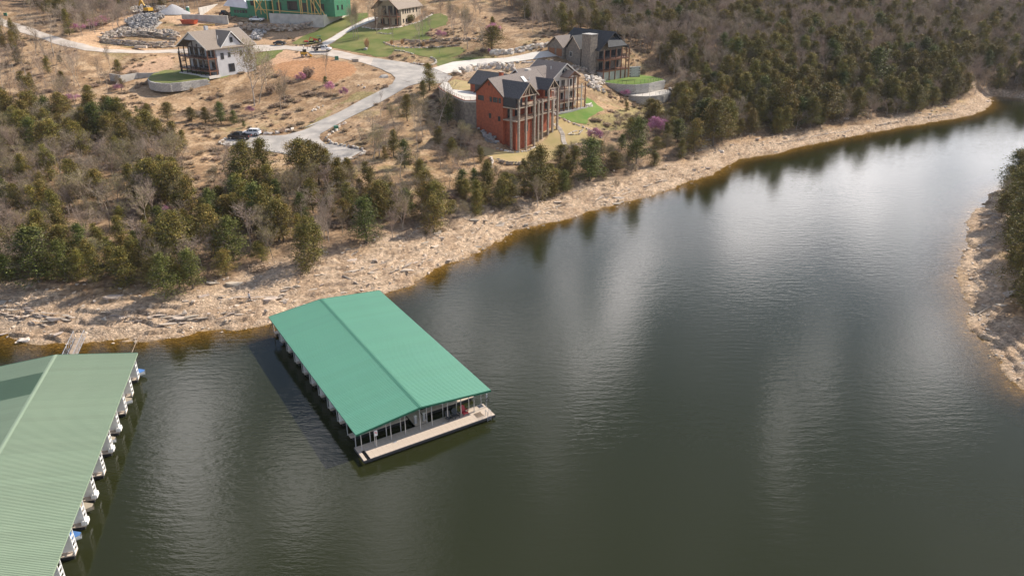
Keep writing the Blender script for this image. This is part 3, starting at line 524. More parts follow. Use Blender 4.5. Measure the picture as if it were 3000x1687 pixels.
# centre walkway and fingers
wk = MB().box(8.15, 9.85, 0, 1.22, dz - .12, dz).mesh('walkway_slab', M['slab'])
for j in range(28): link('walkway_slab', wk, dock, (0, 1.36 + 1.24 * j, 0))
MB().box(8.3, 9.7, 1.4, 36, -.3, dz - .16).build('walkway_float', M['float'], dock)
fin = MB().box(0, 7.6, -.45, .45, dz - .12, dz - .01).mesh('finger_deck', M['slab']); flt = MB().box(.3, 7.2, -.4, .4, -.3, dz - .14).mesh('finger_float', M['float'])
pan = MB().box(0, .9, -.04, .04, dz, 2.7).mesh('end_panel', M['white'])
ys = [3.8, 7.3, 10.8, 14.4, 17.9, 21.3, 24.9, 28.6, 32.2, 35.5]
post = MB().box(-.045, .045, -.045, .045, dz - .2, 3.15).mesh('post', M['galv'])
for k, y in enumerate(ys):
    for x in (.35, 10.0):
        link('finger_deck', fin, dock, (x, y, 0)); link('finger_float', flt, dock, (x, y, 0))
    if 0 < k < 9: link('end_panel', pan, dock, (.35, y, 0)); link('end_panel', pan, dock, (15.7, y, 0))
    for x in (.32, 2.3, 8.1, 9.9, 15.6, 17.65): link('post', post, dock, (x, y + .5, 0))
    open_truss(dock, 0, 8.3, 18.1, y, 3.1, 4.0)
for x in (.2, .62, 2.3, 2.05, 4.4, 4.15, 6.3, 6.05, 8.3, 9.9, 9.6, 12.1, 11.85, 14.0, 13.8, 15.9, 15.6, 17.7, 17.4):
    h = 3.1 + .88 * (1 - abs(x - 8.3) / (8.4 if x < 8.3 else 10))
    link('post', MB().box(-.04, .04, -.04, .04, dz, h - .05).mesh('post', M['galv']), dock, (x, .35 if x in (.62, 2.3, 4.4, 6.3, 8.3, 9.9, 12.1, 14.0, 15.9, 17.7) else 1.2, 0))
# pedestals
def inst(name, mt, parent, *boxes, **k):
    mb = MB()
    for b in boxes: mb.box(*b)
    return mb.build(name, mt, parent, **k)
def onxy(frame, x, y):
    a = frame.rotation_euler[2]; return (frame.location[0] + x * math.cos(a) - y * math.sin(a), frame.location[1] + x * math.sin(a) + y * math.cos(a))
M['redpl'] = mat('red_plastic', (.42, .02, .04), .4); M['blackpl'] = mat('charcoal_plastic', (.035, .04, .05), .5); M['signred'] = mat('sign_red', (.6, .03, .03), .5)
def adirondack(loc, rz, mt, label):
    e = empty('adirondack_chair', loc, rz, label=label, cat='chair', group='chairs on the dock deck')
    for i in range(5): link('seat_slat', MB().add([(-.27, -.30 + i * .115, .36 - i * .035), (.27, -.30 + i * .115, .36 - i * .035), (.27, -.20 + i * .115, .33 - i * .035), (-.27, -.20 + i * .115, .33 - i * .035), (-.27, -.30 + i * .115, .335 - i * .035), (.27, -.30 + i * .115, .335 - i * .035), (.27, -.20 + i * .115, .305 - i * .035), (-.27, -.20 + i * .115, .305 - i * .035)], [(0, 1, 2, 3), (4, 7, 6, 5), (0, 4, 5, 1), (1, 5, 6, 2), (2, 6, 7, 3), (3, 7, 4, 0)]).mesh('seat_slat', mt), e)
    for i in range(5):
        x = -.24 + i * .12; h = .98 - .05 * abs(i - 2) ** 1.6
        link('back_slat', MB().bar((x, .26, .2), (x * 1.25, .26 + h * .38, h + .08), .1, .03).mesh('back_slat', mt), e)
    for s in (-1, 1):
        MB().box(s * .34 - .07, s * .34 + .07, -.38, .36, .55, .58).build('armrest', mt, e)
        MB().box(s * .31 - .02, s * .31 + .02, -.36, -.26, 0, .55).build('leg', mt, e)
        MB().bar((s * .31, -.3, .32), (s * .31, .55, .04), .03, .1).build('leg', mt, e)
    MB().box(-.3, .3, -.34, -.31, .22, .36).build('apron', mt, e)
    return e
for x, y, mt, lb in ((12.35, .35, 'blackpl', 'charcoal deck chair nearest the middle of the green dock'), (13.3, .4, 'blackpl', 'charcoal deck chair between the red one and the other dark one'), (14.55, .45, 'redpl', 'dark red deck chair on the front of the green dock')):
    X, Y = onxy(dock, x, y); adirondack((X, Y, dz), dock.rotation_euler[2] + R(6), M[mt], lb)
def pole_sign(x, y, h, label):
    X, Y = onxy(dock, x, y); e = empty('dock_sign', (X, Y, dz), dock.rotation_euler[2], label=label, cat='sign')
    inst('pole', M['galv'], e, (-.03, .03, -.03, .03, 0, h)); inst('sign_plate', M['white'], e, (-.2, .2, -.06, -.035, h - .75, h)); inst('red_symbol', M['signred'], e, (-.13, .13, -.068, -.06, h - .34, h - .26), (-.13, -.05, -.068, -.06, h - .26, h - .12), (.02, .13, -.068, -.06, h - .5, h - .4))
pole_sign(2.35, -.02, 2.35, 'small white sign with red marks on a pole at the dock front')
def pedestal(x, y, lb):
    X, Y = onxy(dock, x, y); e = empty('power_pedestal', (X, Y, dz), dock.rotation_euler[2], label=lb, cat='pedestal'); inst('post_body', M['galv'], e, (-.14, .14, -.1, .1, 0, 1.05)); inst('cap', M['white'], e, (-.17, .17, -.13, .13, 1.05, 1.15))
pedestal(9.55, 1.9, 'grey power pedestal right of the centre walkway entrance'); pedestal(8.35, 1.9, 'grey power pedestal left of the centre walkway entrance')
X, Y = onxy(dock, 4.55, -.35); e = empty('mooring_cleat', (X, Y, dz), .6, label='small metal mooring cleat on the sunlit deck slabs', cat='cleat'); inst('base', M['galv'], e, (-.12, .12, -.08, .08, 0, .05)); inst('horn', M['galv'], e, (-.3, .3, -.03, .03, .05, .1))
X, Y = onxy(dock, 11.2, .0); e = empty('mooring_cleat', (X, Y, dz), .9, label='small metal mooring cleat left of the dark deck chairs', cat='cleat'); inst('base', M['galv'], e, (-.12, .12, -.08, .08, 0, .05)); inst('horn', M['galv'], e, (-.28, .28, -.03, .03, .05, .1))
X, Y = onxy(dock, 16.6, -1.75); e = empty('swim_ladder', (X, Y, 0), dock.rotation_euler[2], label='metal swim ladder folded over the right end of the deck', cat='ladder')
for s in (0, .5): MB().bar((s, -.15, -.5), (s, -.12, dz + .9), .045).bar((s, -.12, dz + .9), (s, .4, dz + .9), .045).bar((s, .4, dz + .9), (s, .45, dz), .045).build('rail', M['galv'], e)
for k in range(5): MB().bar((0, -.15, -.3 + k * .25), (.5, -.15, -.3 + k * .25), .04).build('rung', M['galv'], e)
X, Y = onxy(dock, 15.6, -1.2); e = empty('folded_rack', (X, Y, dz), dock.rotation_euler[2], label='flat wooden rack lying on the deck beside the ladder', cat='rack')
for k in range(5): MB().bar((k * .2, 0, .05), (k * .2, 1.0, .05), .05).build('slat', M['wood'], e)
for k in range(2): MB().bar((-.1, .1 + k * .8, .09), (.95, .1 + k * .8, .09), .05).build('slat', M['wood'], e)
X, Y = onxy(dock, 17.15, .9); e = empty('dock_hatch', (X, Y, dz), dock.rotation_euler[2], label='grey hatch mat on the right end of the deck', cat='hatch'); inst('lid', M['blackpl'], e, (-.35, .35, -.3, .3, .0, .03)); inst('rim', M['galv'], e, (-.4, .4, -.35, -.31, 0, .04), (-.4, .4, .31, .35, 0, .04))
X, Y = onxy(dock, 17.72, .35); e = empty('life_ring_post', (X, Y, dz), dock.rotation_euler[2], label='post with a grey ring and box at the right dock corner', cat='life ring'); inst('box', M['galv'], e, (-.12, .12, -.14, -.04, 1.5, 2.0)); MB().add([(0.05 + .3 * math.cos(t) * (1 if j else .65), -.16, 1.1 + .3 * math.sin(t) * (1 if j else .65)) for t in np.linspace(0, 2 * math.pi, 13)[:-1] for j in (0, 1)], [(2 * i, 2 * i + 1, (2 * i + 3) % 24, (2 * i + 2) % 24) for i in range(12)]).build('ring', M['dark'], e)
# boats
def boat(name, loc, rz, L, Wd, hull, deckm, label, group):
    e = empty(name, loc, rz, label=label, cat='boat', group=group); mb = MB(); n = 7; sec = []
    for i in range(n):
        t = i / (n - 1); w = Wd / 2 * (1 if t < .5 else math.cos((t - .5) * 2 * 1.35)); x = -L / 2 + t * L; kz = .05 + .35 * max(0, t - .6) / .4
        sec += [(x, -w, .8 + .12 * t), (x, -w * .8, .3 + kz * .6), (x, 0, kz - .1), (x, w * .8, .3 + kz * .6), (x, w, .8 + .12 * t)]
    fs = [(5 * i + j, 5 * i + j + 1, 5 * i + j + 6, 5 * i + j + 5) for i in range(n - 1) for j in range(4)] + [(0, 1, 2, 3, 4)]
    mb.add(sec, fs); mb.build('hull', hull, e, smooth=False)
    dk = MB(); top = [(s[0], s[1] * .96, s[2] + .01) for s in (sec[5 * i] for i in range(n))] + [(s[0], s[1] * .96, s[2] + .01) for s in (sec[5 * i + 4] for i in range(n - 1, -1, -1))]
    dk.add(top, [tuple(range(len(top)))]); dk.build('deck_cover', deckm, e)
    MB().add([(L * .05, -Wd * .4, .95), (L * .05, Wd * .4, .95), (-L * .02, Wd * .36, 1.35), (-L * .02, -Wd * .36, 1.35)], [(0, 1, 2, 3)]).build('windshield', M['glass'], e)
    MB().box(-L / 2 - .35, -L / 2 + .05, -.22, .22, .3, 1.15).build('outboard_motor', M['blackpl'], e)
    return e
M['tancover'] = mat('tan_boat_cover', (.42, .36, .28), .8, (.35, .3, .23), 2)
M['hullwhite'] = mat('white_hull', (.7, .7, .68), .3)
for (x, y, rz, hull, dm, lb) in ((4.0, 9.1, 180, 'hullwhite', 'blue', 'white boat under a blue cover in a left slip of the green dock'), (4.1, 19.7, 180, 'hullwhite', 'tancover', 'white boat under a tan cover in a left slip of the green dock'), (4.0, 26.8, 180, 'hullwhite', 'blackpl', 'white boat with a dark deck in a far left slip of the green dock')):
    X, Y = onxy(dock, x, y); boat('motor_boat', (X, Y, -.05), dock.rotation_euler[2] + R(rz), 6.0, 2.1, M[hull], M[dm], lb, 'boats in the docks')
# second dock, lower left
oL = at(404, 1031, 3.35)
dockL = empty('boat_dock', (oL[0], oL[1], 0), az2rot(75.2), label='covered boat dock with a faded green roof at the lower left', cat='boat dock')
roof(dockL, -20, -10.05, 0, -49.5, -.3, 3.35, 4.5, M['roofO'], 54, 4, (-10.6, -5.2), M['roofO2'])
pst = MB().box(-.05, .05, -.05, .05, .3, 3.3).mesh('post', M['galv'])
fin2 = MB().box(-8.6, 0.05, -.5, .5, .38, .5).mesh('finger_deck', M['slab']); flt2 = MB().box(-8.3, -.1, -.45, .45, -.3, .36).mesh('finger_float', M['float'])
pn2 = MB().box(-1.55, -.12, -.06, .06, .62, 3.15).mesh('end_panel', M['white']); 
mb = MB(); 
for zz in (.62, 1.2, 1.8, 2.4, 3.1): mb.box(-.10, .02, -.42, .42, zz - .04, zz + .04)
for yy in (-.42, .42): mb.box(-.10, .02, yy - .04, yy + .04, .5, 3.2)
fr2 = mb.mesh('end_frame', M['white'])
bx2 = MB().box(-.45, .14, -.42, .42, .5, .95).mesh('dock_box', M['white'])
for k in range(12):
    y = -2.2 - 4.24 * k
    if y < -49: break
    link('finger_deck', fin2, dockL, (-.1, y, 0)); link('finger_float', flt2, dockL, (-.1, y, 0)); link('end_panel', pn2, dockL, (-.1, y, 0)); link('end_frame', fr2, dockL, (-.05, y, 0))
    if k in (3, 4, 6, 7): link('dock_box', bx2, dockL, (0, y, 0))
    for x in (-2.2, -5, -8.7): link('post', pst, dockL, (x, y, 0))
MB().box(-10.9, -8.9, -48.5, -.5, .36, .5).build('walkway', M['slab'], dockL)
for (x, y, rz, hull, dm, lb, L) in ((-2.4, -8.4, 0, 'hullwhite', 'tancover', 'boat under a tan cover, bow out, third gap of the left dock', 5.2), (-2.7, -17.2, 0, 'hullwhite', 'tancover', 'pale tan boat bow showing in the fifth gap of the left dock', 5.2), (-2.5, -29.6, 0, 'tancover', 'tancover', 'tan hulled boat bow between the seventh and eighth panels', 5.2), (-2.6, -34.0, 0, 'hullwhite', 'blue', 'blue covered boat bow near the ninth panel of the left dock', 5.0), (-1.75, -.9, -3, 'hullwhite', 'blue', 'blue covered boat bow at the far right corner of the left dock', 4.6)):
    X, Y = onxy(dockL, x, y); boat('motor_boat', (X, Y, -.05), dockL.rotation_euler[2] + R(rz), L, 2.2, M[hull], M[dm], lb, 'boats in the docks')
# gangway
def gangway():
    a = Vector((*onxy(dockL, -10.4, .2), .55)); X, Y, _ = at(235, 985, 1.3); b = Vector((X, Y, 1.25)); d = (b - a); L = math.hypot(d.x, d.y); rz = math.atan2(d.y, d.x)
    e = empty('gangway', a, rz, label='narrow grey gangway from the left dock to the rocky shore', cat='gangway'); sl = d.z / L; n = int(L / .3)
    pl = MB().box(0, .285, -.65, .65, -.05, 0).mesh('plank', M['wood'])
    for i in range(n): link('plank', pl, e, (i * .3, 0, sl * i * .3))
    for s in (-.72, .72):
        mb = MB(); mb.bar((0, s, -.05), (L, s, d.z - .05), .07); mb.bar((0, s, 1.05), (L, s, d.z + 1.05), .07)
        for i in range(9):
            x = L * i / 8; mb.bar((x, s, sl * x - .05), (x, s, sl * x + 1.05), .05)
            if i < 8: x2 = L * (i + 1) / 8; mb.bar((x, s, sl * x), (x2, s, sl * x2 + 1.0), .04)
        mb.build('railing', M['galv'], e)
gangway()
def cable(p, name, label):
    mb = MB()
    for a, b in zip(p[:-1], p[1:]): mb.tube(a, b, .035, .035, 4)
    o = mb.build(name, M['wood'], None); tag(o, label, 'cable', 'dock mooring cables')
a = onxy(dockL, -2.5, 0); X, Y, z = hit(408, 988); cable([(a[0], a[1], .5), ((a[0] + X) / 2, (a[1] + Y) / 2, .25), (X, Y, z + .1)], 'mooring_cable', 'thin mooring cable from the left dock to the rocks')
a = onxy(dock, 0, 34); X, Y, z = hit(800, 940)
cable([(a[0], a[1], .5), (X, Y, z + .1)], 'mooring_cable', 'thin mooring cable behind the bright green dock')
# ------------------------------------------------------------------ buildings
M['brickred'] = mat('red_brown_siding', (.42, .115, .055), .85, (.29, .078, .042), 1.5, .2, 12, coords='Object')
M['shingle'] = mat('dark_shingles', (.115, .105, .105), .85, (.075, .07, .073), 3, .3, 10)
M['shinglebrown'] = mat('brown_shingles', (.27, .22, .18), .85, (.21, .17, .14), 3, .3, 10)
M['shinglegrey'] = mat('grey_brown_shingles', (.20, .165, .15), .85, (.15, .125, .115), 3, .3, 10)
M['blackmetal'] = mat('black_metal_roof', (.035, .038, .045), .75, (.05, .052, .06), 1, spec=.2)
M['stonecol'] = mat('stone_column', (.40, .34, .28), .9, (.26, .215, .175), 2.2, .5, 8)
M['stonewall'] = mat('stacked_stone', (.27, .225, .185), .9, (.16, .135, .115), 1.6, .6, 6)
M['siding'] = mat('pale_grey_siding', (.50, .50, .52), .7, (.44, .44, .46), .7)
M['cream'] = mat('cream_stucco', (.66, .60, .53), .8, (.58, .53, .47), .6)
M['tanstone'] = mat('tan_stone_wall', (.50, .42, .32), .9, (.40, .33, .25), 2, .3, 8)
M['timber'] = mat('brown_timber', (.20, .085, .045), .6, (.15, .06, .035), 3)
M['darktimber'] = mat('dark_timber', (.045, .032, .028), .6)
M['lumber'] = mat('new_lumber', (.62, .42, .16), .75, (.52, .34, .12), 3)
M['greenwrap'] = mat('green_sheathing', (.035, .20, .10), .55, (.045, .16, .085), .8)
M['wrap'] = mat('pale_roof_membrane', (.66, .68, .76), .5, (.58, .6, .68), .5)
M['trim'] = mat('pale_trim', (.62, .58, .53), .6)
M['garagedoor'] = mat('brown_garage_door', (.24, .10, .045), .6)
_wc = {}
def window(par, p, w, h, face, frame='trim', name='window', mull=0, glass='glass'):
    key = (w, h, face, frame, mull, glass)
    if key not in _wc:
        ax = 0 if face[1] == 'x' else 1; sg = 1 if face[0] == '+' else -1
        def bx(mb, a0, a1, z0, z1, d0, d1):
            d0, d1 = sorted((d0 * sg, d1 * sg))
            mb.box(d0, d1, a0, a1, z0, z1) if ax == 0 else mb.box(a0, a1, d0, d1, z0, z1)
        f = MB(); t = .09
        bx(f, -w / 2 - t, -w / 2, -t, h + t, 0, .09); bx(f, w / 2, w / 2 + t, -t, h + t, 0, .09); bx(f, -w / 2, w / 2, h, h + t, 0, .09); bx(f, -w / 2, w / 2, -t, 0, 0, .11)
        for i in range(mull): c = -w / 2 + w * (i + 1) / (mull + 1); bx(f, c - .04, c + .04, 0, h, 0.03, .085)
        g = MB(); bx(g, -w / 2, w / 2, 0, h, -.02, .03)
        _wc[key] = (f.mesh('window_frame', M[frame]), g.mesh('pane', M[glass]))
    a, b = _wc[key]; o = link(name, a, par, p); link('pane', b, o); return o
def wallp(par, name, m, poly, axis, d0, d1, **k):
    """extrude a (horizontal, z) outline between d0 and d1 along the other axis"""
    mb = MB()
    if axis == 'y': mb.prism(poly, lambda p: (p[0], d0, p[1]), lambda p: (p[0], d1, p[1]))
    else: mb.prism(poly, lambda p: (d0, p[0], p[1]), lambda p: (d1, p[0], p[1]))
    me = mb.mesh(name, m); fixnormals(me); return link(name, me, par, **k)
def gable_roof(par, ridge, a0, a1, c0, c1, ze, zr, m, th=.22, oh=.0, name='roof', trim='trim', rpos=None):
    """ridge along x or y from a0 to a1, eaves at c0 and c1"""
    cm = (c0 + c1) / 2 if rpos is None else rpos; ax = 'x' if ridge == 'y' else 'y'
    poly = [(c0, ze), (cm, zr), (c1, ze), (c1, ze + th), (cm, zr + th), (c0, ze + th)]
    poly = [(c0, ze), (cm, zr), (c1, ze), (c1, ze + th), (cm, zr + th), (c0, ze + th)]
    o = wallp(par, name, m, poly, 'y' if ridge == 'y' else 'x', a0, a1)
    for e, s in ((a0, -1), (a1, 1)):
        lo, hi = sorted((e + s * .03, e + s * .10)); t2 = [(c0, ze - .08), (cm, zr - .08), (c1, ze - .08), (c1, ze + th + .03), (cm, zr + th + .03), (c0, ze + th + .03)]
        wallp(par, 'barge_board', M[trim], t2, 'y' if ridge == 'y' else 'x', lo, hi)
    return o
def rail(par, pts, h=1.0, m='dark', step=1.6, name='railing', base=0):
    mb = MB()
    for a, b in zip(pts[:-1], pts[1:]):
        a = Vector(a); b = Vector(b); L = (b - a).length; n = max(1, round(L / step))
        for zz in (.12, .45, .75, h): mb.bar(a + Vector((0, 0, zz)), b + Vector((0, 0, zz)), .05 if zz == h else .03)
        for i in range(n + 1): p = a.lerp(b, i / n); mb.bar(p, p + Vector((0, 0, h)), .06)
    mb.build(name, M[m], par)
# --- red house
red = empty('red_house', (-2.4, 196.3, 0), R(50), label='tall red house with a dark shingle roof and stone columned decks', cat='house')
wallp(red, 'wall', M['brickred'], [(0, 4.5), (9.3, 4.5), (9.3, 19.7), (4.65, 23.45), (0, 19.7)], 'x', 0, 19.6)
gable_roof(red, 'x', -.35, 20, -.5, 9.8, 19.45, 23.55, M['shinglegrey'], trim='darktimber')
for y in (1.0, 2.1, 2.9, 4.1, 6.9, 7.5, 8.2): window(red, (-.002, y, 17.9), .55, 1.1, '-x', 'dark')
for y, z in ((4.4, 13.6), (1.2, 13.2)): window(red, (-.002, y, z), .6, 1.1, '-x', 'dark')
window(red, (-.002, 4.65, 21.9), .4, .8, '-x', 'brickred', name='gable_vent')
# porch gables on the lake side
gable_roof(red, 'y', -5.5, 3.6, .2, 8.2, 19.45, 22.9, M['shingle'], trim='wood')
gable_roof(red, 'y', -3.6, 3.2, 14.6, 19.6, 19.55, 22.1, M['shingle'], trim='wood')
wallp(red, 'gable_wall', M['brickred'], [(.5, 19.4), (7.9, 19.4), (4.2, 22.6)], 'y', -1.2, -.9)
wallp(red, 'gable_wall', M['brickred'], [(14.9, 19.4), (19.3, 19.4), (17.1, 21.7)], 'y', -.9, -.6)
MB().bar((.7, -5.3, 19.9), (7.7, -5.3, 19.9), .22).bar((4.2, -5.3, 19.9), (4.2, -5.3, 22.6), .2).bar((2.4, -5.3, 19.9), (3.9, -5.3, 22.3), .16).bar((6.0, -5.3, 19.9), (4.5, -5.3, 22.3), .16).build('gable_truss', M['wood'], red)
MB().bar((15, -3.4, 19.9), (19.2, -3.4, 19.9), .18).bar((17.1, -3.4, 19.9), (17.1, -3.4, 21.7), .16).build('gable_truss', M['wood'], red)
MB().box(.15, 3.0, -4.1, -.01, 17.3, 19.4).build('porch_screen', M['dark'], red)
MB().box(1.2, 8.0, -3.3, -.02, 4.8, 13.7).build('lower_bay', M['brickred'], red)
MB().box(9.5, 12.5, -1.4, -.02, 5.5, 19.5).build('wall_bay', M['brickred'], red)
MB().box(15.2, 18.6, -1.6, -.02, 6.5, 19.4).build('wall_bay', M['brickred'], red)
for z, n in ((17.1, 'upper_deck'), (13.85, 'lower_deck')):
    MB().box(.05, 8.3, -4.5, -.01, z - .28, z).box(8.3, 19.6, -3.5, -.01, z - .28, z).build(n, M['wood'], red)
    rail(red, [(.1, -4.45, z), (8.2, -4.45, z), (8.2, -3.45, z), (19.5, -3.45, z), (19.5, -.1, z)], 1.0, 'timber')
def colm(par, x, y, z0, z1, w=.5, m='stonecol'): MB().box(x - w / 2, x + w / 2, y - w / 2, y + w / 2, z0, z1).build('column', M[m], par)
for x, y, z0, z1 in ((.3, -2.6, 6, 17), (1.2, -4.4, 4.8, 20.2), (4.2, -4.4, 4.9, 20.2), (7.7, -4.4, 5.3, 19.6), (8.6, -3.4, 5.6, 17.2), (10.6, -3.4, 6, 17.6), (12.3, -3.4, 6.6, 17.6), (15.0, -3.4, 7.2, 19.8), (17.0, -3.4, 7.6, 17), (19.2, -3.4, 7.9, 19.8)): colm(red, x, y, z0, z1)
for x, z in ((2.6, 17.2), (5.4, 17.2), (2.6, 13.95), (5.6, 13.95), (13.6, 17.2), (13.6, 13.95)): window(red, (x, -.02, z), 1.3, 2.1, '-y', 'dark', name='glass_door', mull=1)
for x, z in ((10.2, 17.6), (11.6, 17.6), (10.6, 14.4)): window(red, (x, -1.42, z), .9, 1.5, '-y', 'dark')
for x, z in ((16.3, 17.6), (17.6, 17.6), (16.4, 14.2), (17.6, 14.2)): window(red, (x, -1.62, z), .9, 1.6, '-y', 'dark')
window(red, (5.6, -3.32, 10.2), 1.3, 1.9, '-y', 'dark'); window(red, (10.2, -1.42, 10.6), .9, 1.5, '-y', 'dark')
ch = MB().box(7.2, 8.1, 6.6, 7.5, 21.5, 24.2).build('chimney', M['brickred'], red); MB().box(7.1, 8.2, 6.5, 7.6, 24.2, 24.35).build('cap', M['rock'], ch)
MB().box(16.6, 17.8, 4.9, 6.3, 22.2, 24.1).build('chimney', M['cream'], red)
sk = MB().add([(11.2, 1.8, 21.72), (12.5, 1.8, 21.72), (12.5, 3.3, 22.96), (11.2, 3.3, 22.96)], [(0, 1, 2, 3)]).build('skylight', M['lampglass'], red)
MB().tube((13.6, 2.2, 21.6), (13.6, 2.2, 22.6), .12, .12, 6, True).build('roof_vent', M['white'], red)
# garage wing behind
wallp(red, 'garage_wall', M['brickred'], [(9.5, 16), (17.2, 16), (17.2, 19.8), (13.3, 22.4), (9.5, 19.8)], 'y', 9.4, 20.2)
gable_roof(red, 'y', 9.0, 20.7, 9.0, 17.7, 19.6, 22.6, M['shingle'], trim='darktimber')
inst('garage_door', M['dark'], red, (9.44, 9.52, 15.6, 18.4, 17.5, 19.5)); inst('garage_door', M['dark'], red, (9.44, 9.52, 11.2, 14.2, 17.5, 19.5))
# stairs between the columns
st = MB().box(-1, 1, 0, .32, -.1, .06).mesh('stair_tread', M['wood'])
for i in range(9): link('stair_tread', st, red, (9.3, -3.2 + i * .0 - .0 + i * .32, 5.9 + i * .55))
# court and retaining wall by the red house
courtP = [at(u, v, 17.4)[:2] for u, v in [(1285, 255), (1290, 261), (1303, 270), (1325, 281), (1345, 289.5), (1362, 296), (1395.5, 296), (1399, 275), (1384, 268), (1350, 262), (1318, 244), (1300, 240)]]
def solid(name, P, z0, z1, m, parent=None, **k):
    n = len(P); mb = MB(); mb.add([(x, y, z0) for x, y in P] + [(x, y, z1) for x, y in P], [tuple(range(n - 1, -1, -1)), tuple(range(n, 2 * n))] + [(i, (i + 1) % n, n + (i + 1) % n, n + i) for i in range(n)])
    me = mb.mesh(name, m); fixnormals(me); return link(name, me, parent, **k)
court = empty('driveway_court', (0, 0, 0), 0, label='raised concrete driveway court on a curved stone wall by the red house', cat='driveway')
solid('court_slab', courtP, 17.0, 17.45, M['concretepale'], court); 
def offp(P, d):
    c = np.mean(P, 0); return [tuple(np.array(p) + (c - np.array(p)) / np.linalg.norm(c - np.array(p)) * d) for p in P]
solid('retaining_wall', offp(courtP, .12), 8.0, 17.0, M['stonewall'], court)
def railpoly(P, z, par, **k): rail(par, [(x, y, z) for x, y in P], **k)
mb = MB(); cp = [Vector((*p, 17.45)) for p in offp(courtP[:7], .15)]
mb2 = MB()
for a, b in zip(cp[:-1], cp[1:]): mb2.bar(a + Vector((0, 0, .06)), b + Vector((0, 0, .06)), .3, .14)
mb2.build('wall_coping', M['brickred'], court); rail(court, cp, .95, 'timber')
drape('dormant_lawn', tanCourt, M['tanlawn'], flat=17.47, kind='structure')
X, Y, z = 0, 0, 0
# --- grey-white house behind the red one
gh = empty('white_lake_house', (9.9, 219.3, 0), R(42), label='cream house with grey-brown roof and timber decks behind the red house', cat='house')
wallp(gh, 'wall', M['cream'], [(2.2, 9), (12.4, 9), (12.4, 20.3), (7.3, 23.75), (2.2, 20.3)], 'y', 0, 10.8)
gable_roof(gh, 'y', -.8, 11.5, 1.4, 13.2, 19.95, 23.95, M['shinglegrey'], trim='trim')
wallp(gh, 'wing_wall', M['cream'], [(2, 12), (10, 12), (10, 20), (6, 22.6), (2, 20)], 'x', -6, 2.1)
gable_roof(gh, 'x', -6.6, 5, 1.4, 10.6, 19.7, 22.9, M['shinglegrey'])
gable_roof(gh, 'y', -3.4, .1, 5.4, 10.4, 20.4, 22.0, M['shinglegrey'], name='porch_roof', trim='timber')
MB().bar((5.6, -3.2, 20.4), (10.2, -3.2, 20.4), .2).bar((7.9, -3.2, 20.4), (7.9, -3.2, 21.9), .16).build('gable_truss', M['timber'], gh)
for sx in (-1, 1): wallp(gh, 'gable_window', M['glass'], [(7.3 + sx * .15, 21.3), (7.3 + sx * 1.1, 21.3), (7.3 + sx * 1.1, 21.9), (7.3 + sx * .15, 22.8)] if sx > 0 else [(6.2, 21.3), (7.15, 21.3), (7.15, 22.8), (6.2, 21.9)], 'y', -.06, -.01)
for z, nm in ((17.3, 'upper_deck'), (13.7, 'lower_deck')):
    MB().box(.2, 13.3, -3, -.02, z - .3, z).build(nm, M['wood'], gh); rail(gh, [(.2, -2.95, z), (13.25, -2.95, z), (13.25, -.1, z)], 1.0, 'timber')
MB().box(.2, 13.6, -3.3, -.02, 10.6, 11.15).build('patio', M['concrete'], gh)
for i, x in enumerate((.3, 2.4, 4.4, 6.2, 8.1, 9.9, 11.6, 13.2)): colm(gh, x, -2.9, 10.2, 20.4 if 2 < i < 6 else 18.3, .26, 'timber' if i % 3 else 'trim')
for x, z, w in ((4.2, 17.4, 1.6), (6.6, 17.4, 1.4), (9.4, 17.4, 1.8), (11.4, 17.9, .9), (5.6, 13.8, 2.2), (9.9, 13.8, 1.4), (11.2, 13.8, .9), (4, 11.2, 1.5), (7.4, 11.2, 1.5), (10.4, 11.2, 1.5)): window(gh, (x, -.02, z), w, 2.0, '-y', 'trim', mull=1)
MB().tube((4.6, 3, 22), (4.6, 3, 23.2), .1, .1, 6, True).build('roof_vent', M['white'], gh)
# --- left house with timber decks
LFx, LFy = -94.3, 241.0
fr_ = Vector((.819, -.574)); og = (LFx - fr_.x * 15.6, LFy - fr_.y * 15.6)
lh = empty('timber_deck_house', (*og, 0), math.atan2(-.574, .819), label='pale grey house with brown roof and dark timber decks at upper left', cat='house')
wallp(lh, 'wall', M['siding'], [(.8, 16.6), (15.2, 16.6), (15.2, 25.9), (8, 30.0), (.8, 25.9)], 'y', 3.6, 17.8)
gable_roof(lh, 'y', -.2, 18.3, -.2, 16.2, 25.5, 30.35, M['shinglebrown'], trim='trim')
wallp(lh, 'gable_siding', M['siding'], [(4.4, 28.1), (11.6, 28.1), (8, 30.2)], 'y', .1, .3)
wallp(lh, 'side_gable', M['siding'], [(5.4, 25.5), (13.6, 25.5), (9.5, 29.9)], 'x', 12, 15.5)
gable_roof(lh, 'x', 8, 15.9, 4.9, 14.1, 25.6, 30.3, M['shinglebrown'], trim='white')
MB().box(15.2, 15.9, 4.6, 18, 25.35, 25.5).build('eave', M['shinglebrown'], lh)
window(lh, (15.52, 9.5, 27.2), .8, 1.3, '+x', 'darktimber')
for y, z, w, h in ((5.6, 22.4, .9, 1.7), (8.2, 22.8, .7, 1.3), (12.6, 22.8, .7, 1.4), (15.8, 22.8, .8, 1.6), (8.5, 18.3, 2.0, 2.3)): window(lh, (15.22, y, z), w, h, '+x', 'darktimber', mull=1 if w > 1.5 else 0)
for z, nm in ((22.9, 'upper_deck'), (19.2, 'lower_deck')):
    MB().box(.2, 15.4, .2, 3.55, z - .28, z).box(-1.8, .8, 1.2, 5.5, z - .26, z - .02).build(nm, M['timber'], lh)
    rail(lh, [(.3, .3, z), (15.3, .3, z), (15.3, 3.5, z)], 1.0, 'darktimber')
rail(lh, [(-1.7, 5.3, 22.9), (-1.7, 1.3, 22.9), (.3, 1.3, 22.9)], 1.0, 'darktimber')
